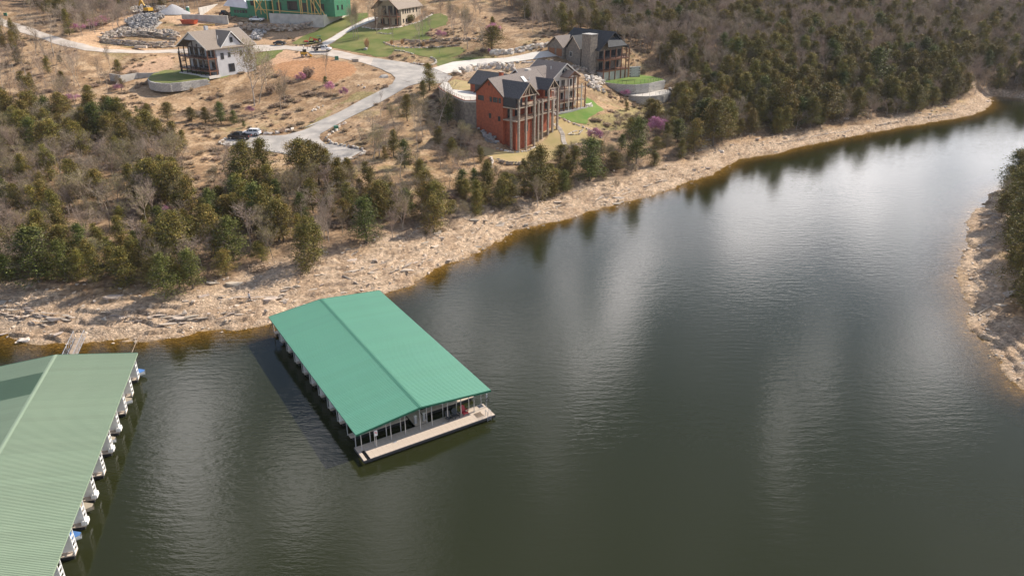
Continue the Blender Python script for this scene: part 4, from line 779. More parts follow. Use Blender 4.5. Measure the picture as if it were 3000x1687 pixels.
for x in (.35, 3.2, 5.6, 8, 10.4, 12.8, 15.25): colm(lh, x, .35, 17.2, 25.3 + (4.7 * (1 - abs(x - 8) / 8)) * .55, .26, 'timber' if x > 15 else 'darktimber')
for x, y in ((-1.7, 1.3), (-1.7, 5.3)): colm(lh, x, y, 16.5, 23.9, .26, 'darktimber')
colm(lh, 15.25, 2.9, 17.2, 25.4, .24, 'timber')
MB().box(.3, 15.3, .15, .45, 25.9, 26.15).box(4.2, 11.8, .15, .45, 27.9, 28.1).build('porch_beam', M['darktimber'], lh)
for x, z, w in ((2.4, 23.1, 1.4), (4.8, 23.1, 1.6), (8, 23.1, 2.2), (11.2, 23.1, 1.6), (13.6, 23.1, 1.2), (3.2, 19.4, 1.8), (6.4, 19.4, 1.4), (9.6, 19.4, 2.2), (13, 19.4, 1.4)): window(lh, (x, 3.58, z), w, 2.1, '-y', 'darktimber', mull=1)
MB().box(-.2, 15.8, -.5, 3.6, 17.0, 17.75).build('patio', M['concretepale'], lh)
MB().box(2.6, 3.6, 9.0, 10, 27, 31.3).build('chimney', M['siding'], lh)
MB().tube((12.4, 6.9, 27.5), (12.4, 6.9, 29.2), .1, .1, 6, True).build('roof_vent', M['white'], lh)
# --- curved block retaining walls
def block_wall(name, top, z, hgt, label, course=.42, length=1.15, m='gabion', thick=.5):
    """curved wall laid in courses; every block a part"""
    P = [Vector(at(u, v, z)) for u, v in top]; e = empty(name, tuple(P[0]), 0, label=label, cat='retaining wall')
    cum = [0]
    for a, b in zip(P[:-1], P[1:]): cum.append(cum[-1] + (b - a).length)
    L = cum[-1]; nC = max(1, int(hgt / course)); me = MB().box(-length / 2 + .015, length / 2 - .015, -thick / 2, thick / 2, 0, course - .03).mesh('block', M[m])
    def pt(s):
        for i in range(len(cum) - 1):
            if s <= cum[i + 1] or i == len(cum) - 2: t = (s - cum[i]) / (cum[i + 1] - cum[i]); return P[i].lerp(P[i + 1], t), (P[i + 1] - P[i])
    n = int(L / length); cnt = 0; rest = MB(); base = P[0]
    for c in range(nC):
        for i in range(n):
            s = (i + .5 + (.5 if c % 2 else 0)) * L / n
            if s > L: continue
            p, d = pt(s); ang = math.atan2(d.y, d.x); zb = z - (c + 1) * course
            if zb < hz_fast(p.x, p.y) - .8: continue
            loc = (p.x - base.x + random.uniform(-.03, .03), p.y - base.y + random.uniform(-.03, .03), zb - base.z)
            if cnt < 290: link('block', me, e, loc, (0, 0, ang), (L / n / length, 1, 1))
            else:
                ca, sa = math.cos(ang), math.sin(ang); q_ = [(-1, -1), (1, -1), (1, 1), (-1, 1)]; hl = L / n / 2 - .015
                rest.add([(loc[0] + i_ * hl * ca - j * thick / 2 * sa, loc[1] + i_ * hl * sa + j * thick / 2 * ca, loc[2] + k) for k in (0, course - .03) for i_, j in q_], [(0, 3, 2, 1), (4, 5, 6, 7), (0, 1, 5, 4), (1, 2, 6, 5), (2, 3, 7, 6), (3, 0, 4, 7)])
            cnt += 1
    if rest.f: rest.build('blocks', M[m], e, kind='stuff')
    core = MB()
    for a, b in zip(P[:-1], P[1:]):
        a = a - base; b = b - base; core.add([(a.x, a.y, -hgt), (b.x, b.y, -hgt), (b.x, b.y, -.06), (a.x, a.y, -.06)], [(0, 1, 2, 3)])
    core.build('core', M['stonewall'], e)
    return e, P
_hc = {}
def hz_fast(x, y):
    k = (round(x), round(y))
    if k not in _hc: _hc[k] = hz(*k)
    return _hc[k]
wl_top = P1([(1400, 738), (1402, 752), (1420, 768), (1460, 779), (1520, 786), (1600, 787), (1700, 778), (1800, 765), (1880, 756), (1958, 748)])
block_wall('curved_retaining_wall', wl_top, 17.3, 2.6, 'curved grey block wall holding the lawn below the left house')
solidP = [at(u, v, 17.2)[:2] for u, v in wl_top] + [at(u, v, 17.2)[:2] for u, v in P1([(1990, 730), (1960, 690), (1700, 665), (1560, 665), (1460, 690)])]
solid('raised_lawn', solidP, 15, 17.32, M['lawn'], kind='structure')
up_top = P7([(965, 925), (1060, 945), (1200, 962), (1350, 972), (1500, 975), (1620, 966), (1750, 950), (1880, 922), (2005, 895)])
block_wall('upper_curved_wall', up_top, 12.5, 3.9, 'upper curved block wall holding the bright lawn below the dark house')
uP = [at(u, v, 12.5)[:2] for u, v in up_top] + [at(u, v, 12.5)[:2] for u, v in P7([(1920, 865), (1760, 830), (1600, 812), (1420, 835), (1200, 868), (1010, 905)])]
solid('terrace_lawn', uP, 8, 12.52, M['lawnbright'], kind='structure')
e = empty('terrace_fence', (0, 0, 0), label='black rail fence along the edge of the bright terrace lawn', cat='fence'); rail(e, [(x, y, 12.52) for x, y in offp([at(u, v, 12.5)[:2] for u, v in up_top], .4)], 1.2, 'dark', 1.8)
lo_top = P7([(1400, 1150), (1500, 1163), (1620, 1172), (1750, 1172), (1880, 1160), (2000, 1138), (2110, 1105)])
block_wall('lower_curved_wall', lo_top, 9.3, 3.9, 'lower curved block wall holding the patio terrace')
lP = [at(u, v, 9.3)[:2] for u, v in lo_top] + [at(u, v, 9.3)[:2] for u, v in P7([(2090, 1060), (2000, 1030), (1750, 1085), (1560, 1110)])]
solid('terrace_patio', lP, 5, 9.32, M['concretepale'], kind='structure')
e = empty('terrace_fence', (0, 0, 0), label='black rail fence along the lower patio terrace', cat='fence'); rail(e, [(x, y, 9.32) for x, y in offp([at(u, v, 9.3)[:2] for u, v in lo_top], .4)], 1.1, 'dark', 1.8)
e, _ = block_wall('corner_block_wall', [(1845, 196), (1876.5, 195)], 16.9, 3.6, 'straight pale block wall at the right end of the dark house deck')
# --- black-roofed house
bh = empty('dark_roof_house', (31.3, 264.0, 0), R(42), label='stone house with a black metal roof above the curved terrace walls', cat='house')
wallp(bh, 'wall', M['stonewall'], [(.4, 12), (13.2, 12), (13.2, 23), (6.8, 27.6), (.4, 23)], 'y', 3.4, 20)
gable_roof(bh, 'y', 1.6, 21, -.9, 14.5, 22.4, 28.0, M['blackmetal'], trim='dark')
MB().add([(1.8, .0, 23.6), (11.8, .0, 23.6), (9.6, 2.4, 26.2), (4.0, 2.4, 26.2), (1.8, .1, 23.4), (11.8, .1, 23.4), (9.6, 2.5, 26.0), (4.0, 2.5, 26.0)], [(0, 1, 2, 3), (7, 6, 5, 4), (0, 4, 5, 1), (1, 5, 6, 2), (2, 6, 7, 3), (3, 7, 4, 0)]).build('hip_roof', M['blackmetal'], bh)
seam = MB().bar((0, 0, 0), (-7.7 * 1.0, 0, -5.6), .05, .08).mesh('roof_seam', M['blackmetal'])
for i in range(18): link('roof_seam', seam, bh, (6.8, 2.2 + i * 1.05, 28.27))
MB().box(.0, 13.4, .0, 3.4, 19.15, 19.5).box(.0, 13.4, .0, 3.4, 15.45, 15.8).build('deck', M['timber'], bh)
for z in (19.5, 15.8): rail(bh, [(0.05, 3.3, z), (.05, .05, z), (13.35, .05, z), (13.35, 3.3, z)], 1.0, 'dark')
for x in (.15, 3.2, 6.2, 9.2, 11.6, 13.3): colm(bh, x, .15, 12, 22.8, .28, 'timber')
MB().box(.2, 13.2, .35, 3.3, 9.5, 15.4).build('concrete_base', M['concrete'], bh)
for x, z, w in ((2, 19.6, 1.6), (5.2, 19.6, 2.4), (8.6, 19.6, 2.4), (11.6, 19.6, 1.4), (2, 15.9, 1.6), (6, 15.9, 2.4), (10.4, 15.9, 1.6)): window(bh, (x, 3.38, z), w, 2.3, '-y', 'dark', mull=1)
t = MB().box(-3.2, .2, 3.6, 7.6, 14, 27.6).build('chimney', M['stonewall'], bh); MB().box(-3.3, .3, 3.5, 7.7, 27.6, 27.8).build('cap', M['concrete'], t)
wallp(bh, 'side_gable', M['stonewall'], [(9.2, 22.4), (15.4, 22.4), (12.3, 26.4)], 'x', -2.4, 1)
gable_roof(bh, 'x', -3.0, 6, 8.6, 16, 22.3, 26.6, M['blackmetal'], trim='wood')
wallp(bh, 'entry_wall', M['stonewall'], [(8.8, 17), (15.8, 17), (15.8, 22.4), (8.8, 22.4)], 'x', -2.4, .5)
window(bh, (-2.42, 13.4, 19.8), 1.2, 1.5, '-x', 'trim')
wallp(bh, 'garage_wall', M['stonewall'], [(16, 18.5), (24, 18.5), (24, 22.6), (20, 25.6), (16, 22.6)], 'x', -3.4, 4)
gable_roof(bh, 'x', -4, 7, 15.6, 24.4, 22.3, 25.9, M['shinglegrey'], trim='wood')
inst('garage_door', M['garagedoor'], bh, (-3.5, -3.42, 16.8, 19.4, 19.5, 22)); inst('garage_door', M['garagedoor'], bh, (-3.5, -3.42, 20.4, 23.2, 19.5, 22))
sw = empty('stone_garden_wall', (0, 0, 0), label='grey stone garden wall below the driveway of the dark house', cat='wall')
gw = [at(u, v, 17.6)[:2] for u, v in [(1625, 177), (1650, 179), (1690, 178), (1716, 177)]]
solid('wall_body', gw + [at(u, v, 17.6)[:2] for u, v in [(1716, 168), (1650, 168), (1625, 170)]], 12, 17.9, M['stonewall'], sw)
# stairs down on the right
e = empty('hillside_stairs', (0, 0, 0), label='long dark timber stairs down the slope right of the terraces', cat='stairs')
a = Vector(at(1966, 262, 9.6)); X, Y, z = hit(1961, 330); b = Vector((X, Y, z + .3)); n = 26; d = b - a; rz = math.atan2(d.y, d.x) - math.pi / 2
tr = MB().box(-.75, .75, -.17, .17, -.08, .08).mesh('step', M['darktimber'])
for i in range(n): link('step', tr, e, a.lerp(b, i / (n - 1)), (0, 0, rz))
# --- house under construction
cz = empty('unfinished_house', (-98, 321.3, 0), math.atan2(-.352, .936), label='unfinished house in green sheathing with bare timber posts', cat='house')
MB().box(0, 25.2, 0, .5, 25, 30.1).build('foundation_wall', M['concrete'], cz)
MB().box(24.7, 25.2, .5, 20, 25, 30.1).build('foundation_wall', M['concretepale'], cz)
MB().box(0, 25, .5, 20, 28.9, 29.3).build('slab', M['concrete'], cz)
MB().box(-1, 21, 4.5, 16, 29.3, 40).build('main_wall', M['greenwrap'], cz)
MB().box(21, 29, 3.2, 15, 29.3, 37).build('right_wing', M['greenwrap'], cz)
gable_roof(cz, 'y', 2.7, 15.5, 20.5, 29.5, 36.6, 40, M['wrap'], trim='lumber')
MB().box(-22, -2.2, 3.5, 14, 27.4, 34.5).build('left_wing', M['greenwrap'], cz)
MB().box(-22.4, -2.0, 3.3, 14.2, 25.6, 27.4).build('left_foundation', M['concrete'], cz)
wallp(cz, 'left_roof', M['wrap'], [(-24.5, 32.2), (-17, 38.5), (-13, 34.0), (-12.6, 31.4)], 'y', 2.6, 14)
for x in (-19.5, -18.1, -16.7, -15.3, -13.9): window(cz, (x, 3.48, 29.6), .8, 1.0, '-y', 'darktimber')
window(cz, (-15, 3.48, 33), .9, 1.2, '-y', 'darktimber'); window(cz, (-10, 3.48, 32.6), 2.2, 1.8, '-y', 'darktimber', mull=2)
for x in (5.8,): window(cz, (8.4, 4.48, 31.3), 4.6, 3.2, '-y', 'darktimber', mull=2)
window(cz, (2, 4.48, 31), 2, 3, '-y', 'dark'); window(cz, (14, 4.48, 31), 2, 3, '-y', 'dark'); window(cz, (18.4, 4.48, 31), 1.6, 3, '-y', 'dark'); window(cz, (23.2, 3.18, 31.3), 2.0, 2.6, '-y', 'darktimber')
for y in (5.5, 8.6): window(cz, (29.02, y, 31.8), .8, 1.6, '+x', 'darktimber')
for a, b in (((-7, .8, 26.2), (-7.2, .8, 38)), ((-1.6, 1, 26.2), (-1.8, 1, 38)), ((-4.5, 1, 29.5), (-4.5, 1, 38)), ((1.5, 1, 29.3), (1.5, 1, 37.6)), ((4.6, 1, 29.3), (4.6, 1, 37.6)), ((14.6, 1, 29.3), (14.6, 1, 37.6)), ((15.4, 1, 29.3), (15.4, 1, 37.6)), ((18, 1, 29.3), (18, 1, 37.6)), ((19.8, 1, 29.3), (19.8, 1, 37.6)), ((21.2, 1, 29.3), (21.2, 1, 37.6)), ((24, 1, 29.3), (24, 1, 37.6))): MB().bar(a, b, .28).build('timber_post', M['lumber'], cz)
for a, b in (((-7, .6, 37.4), (24.5, .6, 37.2)), ((-7, .6, 31.5), (19, .6, 30.6)), ((-7, .5, 36), (-2, .5, 30)), ((-2, .5, 36), (-7, .5, 30)), ((19.5, .5, 36.8), (24.2, -.4, 30.2)), ((21.5, .5, 36.8), (26.6, -.4, 30.2)), ((19, .6, 30.5), (24.3, .6, 30.5)), ((19, .6, 36.7), (24.3, .6, 36.7))): MB().bar(a, b, .24).build('timber_beam', M['lumber'], cz)
for a, b, z, lb in (((533, 51), (667, 68), 28.6, 'long low concrete wall beside the gravel yard'), ((582, 33), (662, 28), 30.6, 'far low concrete wall behind the gravel yard')):
    A2 = Vector(at(a[0], a[1] - 4, z)); B2 = Vector(at(b[0], b[1] - 16, z)); e = empty('concrete_wall', (0, 0, 0), label=lb, cat='wall'); MB().bar(A2 - Vector((0, 0, 1)), B2 - Vector((0, 0, 1)), .4, 3.0).build('wall_body', M['concrete'], e); MB().bar(A2 + Vector((0, 0, .58)), B2 + Vector((0, 0, .58)), .5, .15).build('coping', M['concretepale'], e)
# --- tan house at the top
th = empty('tan_stone_house', (-45.2, 313.5, 0), math.atan2(.94, .34), label='tan stone house with a brown gabled roof at the top of the lawn', cat='house')
wallp(th, 'wall', M['tanstone'], [(0, 25), (10.4, 25), (10.4, 32.4), (5.2, 37), (0, 32.4)], 'x', 3.2, 21)
gable_roof(th, 'x', -.6, 21.6, -.8, 11.2, 32.0, 37.4, M['shinglebrown'], trim='timber')
for x in (5, 7, 9, 11, 14, 17): window(th, (x, -.02, 30.2), .7, 1.5, '-y', 'dark')
for x in (5, 7.5, 10): window(th, (x, -.02, 26.9), .7, 1.2, '-y', 'dark')
for y in (2, 4.6, 7.4): window(th, (3.18, y, 29.8), 1.7, 3.2, '-x', 'dark', mull=1)
for y in (2, 5.2, 8.4): window(th, (3.18, y, 26.2), 1.5, 2.1, '-x', 'dark', mull=1)
MB().box(.2, 3.15, .2, 10.2, 29.1, 29.4).build('deck', M['timber'], th); rail(th, [(3.1, .25, 29.4), (.25, .25, 29.4), (.25, 10.1, 29.4), (3.1, 10.1, 29.4)], 1, 'timber')
for y in (.3, 3.6, 6.9, 10.1): colm(th, .3, y, 25, 32, .28, 'timber')
wallp(th, 'porch_gable', M['tanstone'], [(2.0, 35.0), (8.4, 35.0), (5.2, 37.2)], 'x', .1, .3)
# --- old concrete foundation below the left house
cf = empty('concrete_foundation', (0, 0, 0), label='bare concrete foundation walls with sloping buttresses left of the curved wall', cat='foundation')
W_ = P1([(1030, 695), (1140, 712), (1290, 690), (1400, 690), (1500, 685)]); Wp = [Vector(at(u, v, 17.4)) for u, v in W_]
for a, b in zip(Wp[:-1], Wp[1:]): MB().bar(a - Vector((0, 0, 1.5)), b - Vector((0, 0, 1.5)), .35, 3.0).build('wall_body', M['concrete'], cf)
for i in (1, 2): 
    a = Wp[i]; d = Vector((-.55, -.84, 0)); mb = MB(); s_ = Vector((.84, -.55, 0)) * .2
    mb.add([a - s_, a + s_, a + s_ - Vector((0, 0, 3)), a - s_ - Vector((0, 0, 3)), a + d * 2.6 + s_ - Vector((0, 0, 3)), a + d * 2.6 - s_ - Vector((0, 0, 3))], [(0, 1, 4, 5), (0, 5, 3), (1, 2, 4), (0, 3, 2, 1)]); mb.build('buttress', M['concretepale'], cf)
# ------------------------------------------------------------------ rocks and stone work
def rock_mesh(seed, sx=1, sy=1, sz=1, m='rock'):
    r = random.Random(seed); bm = bmesh.new(); pts = []
    for i in range(11):
        t = r.uniform(0, 6.28); pts.append(bm.verts.new((math.cos(t) * .5 * sx * r.uniform(.7, 1.05), math.sin(t) * .5 * sy * r.uniform(.7, 1.05), r.choice((-.5, .5)) * sz * r.uniform(.6, 1))))
    bmesh.ops.convex_hull(bm, input=pts); me = bpy.data.meshes.new('rock'); bm.to_mesh(me); bm.free(); me.materials.append(M[m]); return me
ROCK = [rock_mesh(i) for i in range(8)]; ROCKP = [rock_mesh(20 + i, m='rockpale') for i in range(6)]
SLABM = [rock_mesh(40 + i, 1, .7, .30) for i in range(8)]
M['rockgrey'] = mat('grey_blasted_rock', (.42, .40, .39), .9, (.28, .265, .25), 1.0, .5, 4, rnd=.35)
ROCKG = [rock_mesh(60 + i, m='rockgrey') for i in range(6)]
def stone_line(name, pts, label, cat, size=(.9, .5, .45), gap=1.0, mats=ROCKP, rows=1, jit=.15, up=0, limit=280, z0=None):
    W_ = [Vector(hit(u, v)) if z0 is None else Vector(at(u, v, z0)) for u, v in pts]; e = empty(name, tuple(W_[0]), label=label, cat=cat); n_ = 0
    for a, b in zip(W_[:-1], W_[1:]):
        L = (b - a).length; n = max(1, int(L / (size[0] * gap * .8))); rz = math.atan2((b - a).y, (b - a).x)
        for i in range(n):
            for k in range(rows):
                if n_ >= limit: return e
                p = a.lerp(b, (i + random.random() * .5) / n); x = p.x + random.uniform(-jit, jit); y = p.y + random.uniform(-jit, jit) + k * .25 * size[1]
                z = (hz(x, y) if z0 is None else z0) + k * size[2] * .8 + up + .12; s = random.uniform(.75, 1.25)
                link('stone', random.choice(mats), e, Vector((x, y, z + size[2] * .25)) - W_[0], (random.uniform(-.1, .1), random.uniform(-.1, .1), rz + random.uniform(-.25, .25)), (size[0] * s, size[1] * random.uniform(.8, 1.2), size[2] * random.uniform(.8, 1.2))); n_ += 1
    return e
stone_line('stone_edging', PC([(25, 355), (130, 370), (330, 385)]) , 'pale stone edging at the lower left corner of the parking area', 'edging', (1.5, .8, .7))
stone_line('stone_edging', PC([(25, 350), (100, 290), (250, 240), (330, 190)]), 'pale stone edging left of the dark pickup', 'edging', (1.5, .8, .7))
stone_line('stone_edging', PC([(740, 195), (930, 190), (1060, 160), (1200, 125), (1300, 85)]), 'row of pale stones along the upper edge of the parking area', 'edging', (1.7, .8, .7))
stone_line('stone_edging', PC([(2080, 10), (1990, 70), (1930, 140), (1840, 200), (1755, 260), (1850, 350), (2040, 390), (2200, 420), (2380, 465)]), 'curving row of pale stones inside the lower road bend', 'edging', (1.5, .85, .75))
stone_line('stone_edging', PC([(2380, 470), (2350, 520), (2240, 580), (2130, 630), (2000, 690)]), 'broad stone edging at the right end of the parking area', 'edging', (1.1, 1.3, .55), .7, jit=.4)
stone_line('stone_edging', PC([(1640, 625), (1720, 650), (1830, 680)]), 'short stone edging at the bottom of the parking area', 'edging', (1.1, .6, .4))
stone_line('stone_edging', PC([(950, 490), (1010, 500), (1090, 515)]), 'short stone edging behind the cedars under the parking area', 'edging', (1.1, .6, .4))
stone_line('stone_ledge', P2([(1360, 405), (1440, 440), (1600, 458), (1700, 458), (1850, 452), (2100, 430)]), 'pale stone border around the brown lawn island', 'stone border', (1.1, .6, .4))
stone_line('stone_ledge', P2([(1560, 402), (1700, 405), (1850, 398), (1950, 392), (2120, 385), (2300, 395)]), 'dark stacked stone ledge at the back of the brown lawn island', 'stone ledge', (1.6, .8, .6), .8, ROCK, 2)
stone_line('stone_ledge', P2([(1470, 485), (1550, 490), (1620, 512), (1660, 525)]), 'pale stone ledge where the lawn drops toward the road', 'stone ledge', (1.5, .7, .4))
stone_line('stone_ledge', P2([(1800, 550), (1850, 570), (1860, 600), (1820, 625), (1620, 605)]), 'boulders on the bank above the road junction', 'boulders', (.9, .8, .6))
stone_line('stone_ledge', P2([(1170, 265), (1260, 280), (1330, 285), (1480, 270), (1700, 215), (1830, 142)]), 'pale stone border round the tan stone house garden', 'stone border', (1.2, .6, .5))
stone_line('stone_ledge', P2([(1315, 318), (1400, 330), (1470, 322)]), 'short stone wall on the lawn below the tan house', 'stone border', (1.2, .5, .5))
stone_line('rock_garden', P3([(380, 640), (450, 620), (600, 590), (720, 580), (790, 590), (900, 610)]), 'large pale boulders between driveway and red house roof', 'boulders', (2.2, 1.5, 1.2), .8, ROCKP, 2, .6)
stone_line('rock_garden', P3([(580, 575), (800, 550), (1000, 535), (1230, 520)]), 'line of pale rocks below the concrete driveway', 'boulders', (1.4, .9, .6), .9, ROCKP, 1, .5)
stone_line('rock_garden', P3([(700, 470), (820, 465), (950, 440), (1080, 415), (1230, 400)]), 'rock cut along the upper side of the concrete driveway', 'rock ledge', (2.2, 1.2, 1.0), .7, ROCKP, 2, .5)
stone_line('rock_garden', P3([(1250, 560), (1350, 590), (1450, 600), (1600, 640)]), 'rocky bank below the dark house garden wall', 'boulders', (1.4, 1.2, .8), .5, ROCK, 2, 1.2)
stone_line('rock_garden', P3([(1500, 680), (1560, 690), (1640, 700), (1540, 740), (1640, 790)]), 'rocky bank left of the upper curved wall', 'boulders', (1.5, 1.2, .8), .5, ROCKP, 2, 1.2)
stone_line('rock_garden', P3([(600, 1130), (700, 1160), (770, 1200), (620, 1170), (740, 1235)]), 'stacked shale rocks at the foot of the red house', 'boulders', (1.6, 1.1, .6), .5, ROCKG, 2, .8)
stone_line('stone_border', P3([(740, 1270), (800, 1290), (880, 1300), (1010, 1290), (1070, 1255)]), 'low stone border under the red house columns', 'stone border', (.9, .6, .4))
stone_line('stone_border', P3([(690, 1345), (700, 1390), (690, 1440)]), 'short stacked stones at the left end of the tan lawn', 'stone border', (.9, .7, .6), .7)
stone_line('stone_wall', P3([(750, 1380), (840, 1400), (940, 1405), (1030, 1390)]), 'stacked stone wall below the tan lawn', 'stone wall', (1.0, .7, .45), .8, ROCK, 2)
stone_line('stone_wall', P3([(1250, 1320), (1330, 1270), (1440, 1240)]), 'stacked stone wall at the right edge of the tan lawn', 'stone wall', (1.0, .7, .45), .8, ROCK, 2)
stone_line('stone_border', P3([(1250, 1000), (1380, 1055), (1520, 1110), (1640, 1185)]), 'line of pale rocks between green and tan lawns', 'stone border', (1.1, .7, .4), .9, jit=.4)
stone_line('stone_border', P3([(1340, 1150), (1400, 1125), (1470, 1115), (1440, 1145), (1350, 1155)]), 'oval stone ring on the tan lawn', 'stone border', (.8, .5, .35))
stone_line('stone_border', P3([(1490, 915), (1550, 905)]), 'small pile of pale rocks at the corner of the white house patio', 'rocks', (1.1, .8, .6), .6, rows=2)
stone_line('stone_border', P3([(2230, 770), (2250, 850), (2260, 950), (2290, 1040)]), 'pale rocks beside the hillside stairs', 'rocks', (1.4, 1.2, .7), .7, jit=1.0)
stone_line('rocks', PB([(150, 980), (200, 940), (280, 910)]), 'white rocks scattered on the brown slope above the parking', 'rocks', (1.0, .7, .5), .9, jit=.8)
stone_line('rocks', PB([(740, 650), (860, 680)]), 'few pale rocks on the grassy island beside the road bend', 'rocks', (.8, .6, .4), 1.4, jit=.8)
def single(name, pt, mesh, sc, label, cat, rz=0, z=None):
    x, y, zz = hit(*pt) if z is None else at(*pt, z); return link(name, mesh, None, (x, y, zz + sc[2] * .3), (0, 0, rz), sc, label=label, cat=cat)
single('boulder', PB([(1035, 545)])[0], ROCKP[1], (3.4, 1.8, 1.2), 'large flat pale boulder on the slope inside the road bend', 'boulder')
single('boulder', PB([(685, 348)])[0], ROCKP[2], (3.2, 1.6, 1.2), 'rounded pale boulder beside the road near the junction', 'boulder')
single('boulder', PB([(1630, 640)])[0], ROCK[3], (2.0, 1.5, 1.6), 'grey boulder beside the walking man at the junction', 'boulder')
single('boulder', P2([(1205, 475)])[0], ROCKG[1], (2.2, 1.3, 1.1), 'grey boulder at the foot of the pampas grass', 'boulder')
single('boulder', (2112, 449), ROCKP[0], (2.2, 1.3, .9), 'pale boulder alone on the far sandy shore', 'boulder')
single('boulder', (2032, 502), ROCK[1], (1.2, .9, .8), 'dark stone near the water on the far sandy shore', 'boulder')
single('boulder', (1098, 769), ROCK[2], (1.3, .9, .7), 'dark round stone on the pebbly bank right of the docks', 'boulder')
single('boulder', (1541, 664), ROCK[4], (1.2, .9, .9), 'dark stone at the waterline near the middle of the shore', 'boulder')
single('boulder', (68, 1000), ROCKP[3], (2.4, 1.3, .5), 'flat pale rock standing in the shallows at far left', 'boulder', z=0)
st = MB().box(-.6, .6, -.22, .22, -.05, .07).mesh('stepping_stone', M['rockpale'])
e = empty('stepping_stone_path', (0, 0, 0), label='curving path of rectangular stepping stones on the tan lawn', cat='path'); pp = [Vector(hit(u, v)) for u, v in P3([(1235, 1060), (1270, 1095), (1300, 1150), (1305, 1200), (1320, 1232)])]; cu = [0]
for a, b in zip(pp[:-1], pp[1:]): cu.append(cu[-1] + (b - a).length)
for i in range(24):
    s = cu[-1] * i / 23
    for k in range(len(pp) - 1):
        if s <= cu[k + 1] + 1e-6: p = pp[k].lerp(pp[k + 1], (s - cu[k]) / (cu[k + 1] - cu[k])); break
    link('stepping_stone', st, e, (p.x, p.y, hz(p.x, p.y) + .12), (0, 0, random.uniform(-.2, .2) + .2))
# rock piles, ledges
def pile(name, pts_poly, n, meshes, size, hgt, label, cat, stuff=False, slope=1.0):
    W_ = np.array([hit(u, v)[:2] for u, v in pts_poly]); x0, y0 = W_.min(0); x1, y1 = W_.max(0); c = W_.mean(0); rad = np.linalg.norm(W_ - c, axis=1).max()
    e = empty(name, (c[0], c[1], hz(*c)), label=label, cat=cat); k = 0; tries = 0; base = Vector(e.location); mb = MB()
    while k < n and tries < n * 30:
        tries += 1; x = random.uniform(x0, x1); y = random.uniform(y0, y1)
        if not inpoly(np.array([x]), np.array([y]), W_)[0]: continue
        h = hgt * max(0, 1 - (math.hypot(x - c[0], y - c[1]) / rad) ** 1.3) * slope + random.uniform(-.2, .3); s = random.uniform(.5, 1.3) * size
        p = Vector((x, y, hz_fast(x, y) + h)) - base
        if k < 250: link('rock', random.choice(meshes), e, p, (random.uniform(-.5, .5), random.uniform(-.5, .5), random.uniform(0, 6)), (s, s * .8, s * .6))
        else:
            me = random.choice(meshes); Rm = Matrix.Rotation(random.uniform(0, 6), 3, 'Z') @ Matrix.Rotation(random.uniform(-.6, .6), 3, 'X'); mb.add([p + Rm @ (Vector(v.co) * s * .9) for v in me.vertices], [tuple(f.vertices) for f in me.polygons])
        k += 1
    if mb.f: mb.build('rubble', meshes[0].materials[0], e, kind='stuff')
    core = MB(); nn = len(W_); core.add([(W_[i][0] - base.x, W_[i][1] - base.y, hz_fast(*W_[i]) - base.z - .5) for i in range(nn)] + [(0, 0, hgt * .9)], [(i, (i + 1) % nn, nn) for i in range(nn)]); core.build('core', meshes[0].materials[0], e)
    return e
pile('rubble_pile', P1([(1190, 250), (1300, 200), (1420, 160), (1500, 185), (1560, 215), (1500, 260), (1420, 300), (1250, 300)]), 620, ROCKG, 1.5, 3.2, 'big heap of grey blasted rock beside the gravel yard', 'rubble pile')
pile('rubble_pile', P1([(1000, 320), (1190, 260), (1250, 300), (1620, 300), (1700, 330), (1650, 350), (1300, 330), (960, 370)]), 420, ROCK + ROCKG, 1.3, 1.2, 'band of broken rock along the top of the rock cut', 'rubble pile')
stone_line('rock_cut', P1([(945, 400), (1000, 415), (1100, 425), (1250, 440), (1400, 450), (1560, 450), (1650, 440)]), 'dark layered rock cut above the gravel road', 'rock ledge', (2.4, 1.4, .55), .45, ROCK, 4, .5)
stone_line('rock_cut', P1([(960, 360), (1100, 350), (1250, 345), (1400, 350), (1560, 370), (1680, 390)]), 'upper layer of the rock cut above the gravel road', 'rock ledge', (2.6, 1.5, .5), .45, ROCK, 4, .6)
stone_line('rock_cut', P2([(-20, 285), (120, 290), (300, 300), (450, 300), (600, 290), (700, 270)]), 'broken red-brown rock bank below the concrete foundation', 'rock ledge', (1.7, 1.2, .8), .5, ROCK, 3, 1.0, up=.4)
pile('rubble_pile', P2([(100, 370), (140, 310), (220, 290), (260, 330), (200, 390)]), 90, ROCKG, 1.3, 1.2, 'small dark rock heap right of the grey house roof', 'rubble pile')
pile('rubble_pile', P1([(1200, 130), (1230, 95), (1330, 75), (1420, 80), (1420, 110), (1340, 130)]), 160, ROCKP, 1.6, 1.6, 'pale boulder heap beside the yellow excavator', 'rubble pile')
pile('rubble_pile', P1([(1460, 110), (1480, 80), (1560, 70), (1570, 100), (1520, 115)]), 80, ROCKP, 1.2, 1.2, 'small pale rock heap left of the gravel cone', 'rubble pile')
M['gravel'] = mat('grey_gravel', (.45, .44, .45), .95, (.36, .35, .36), 3, .4, 12)
x, y, z = hit(*P1([(1640, 128)])[0]); mb = MB(); n = 28
vs = [(0, 0, 3.6)]; fs = []
for rI, (r_, h_) in enumerate(((1.0, 3.1), (2.4, 2.0), (4.2, .8), (6.0, -.3))):
    for i in range(n): t_ = 6.283 * i / n; w = 1 + .14 * math.sin(t_ * 3 + rI) + random.uniform(-.04, .04); vs.append((r_ * w * 1.3 * math.cos(t_), r_ * w * math.sin(t_), h_))
for i in range(n):
    fs.append((0, 1 + i, 1 + (i + 1) % n))
    for rI in range(3): a = 1 + rI * n; fs.append((a + i, a + n + i, a + n + (i + 1) % n, a + (i + 1) % n))
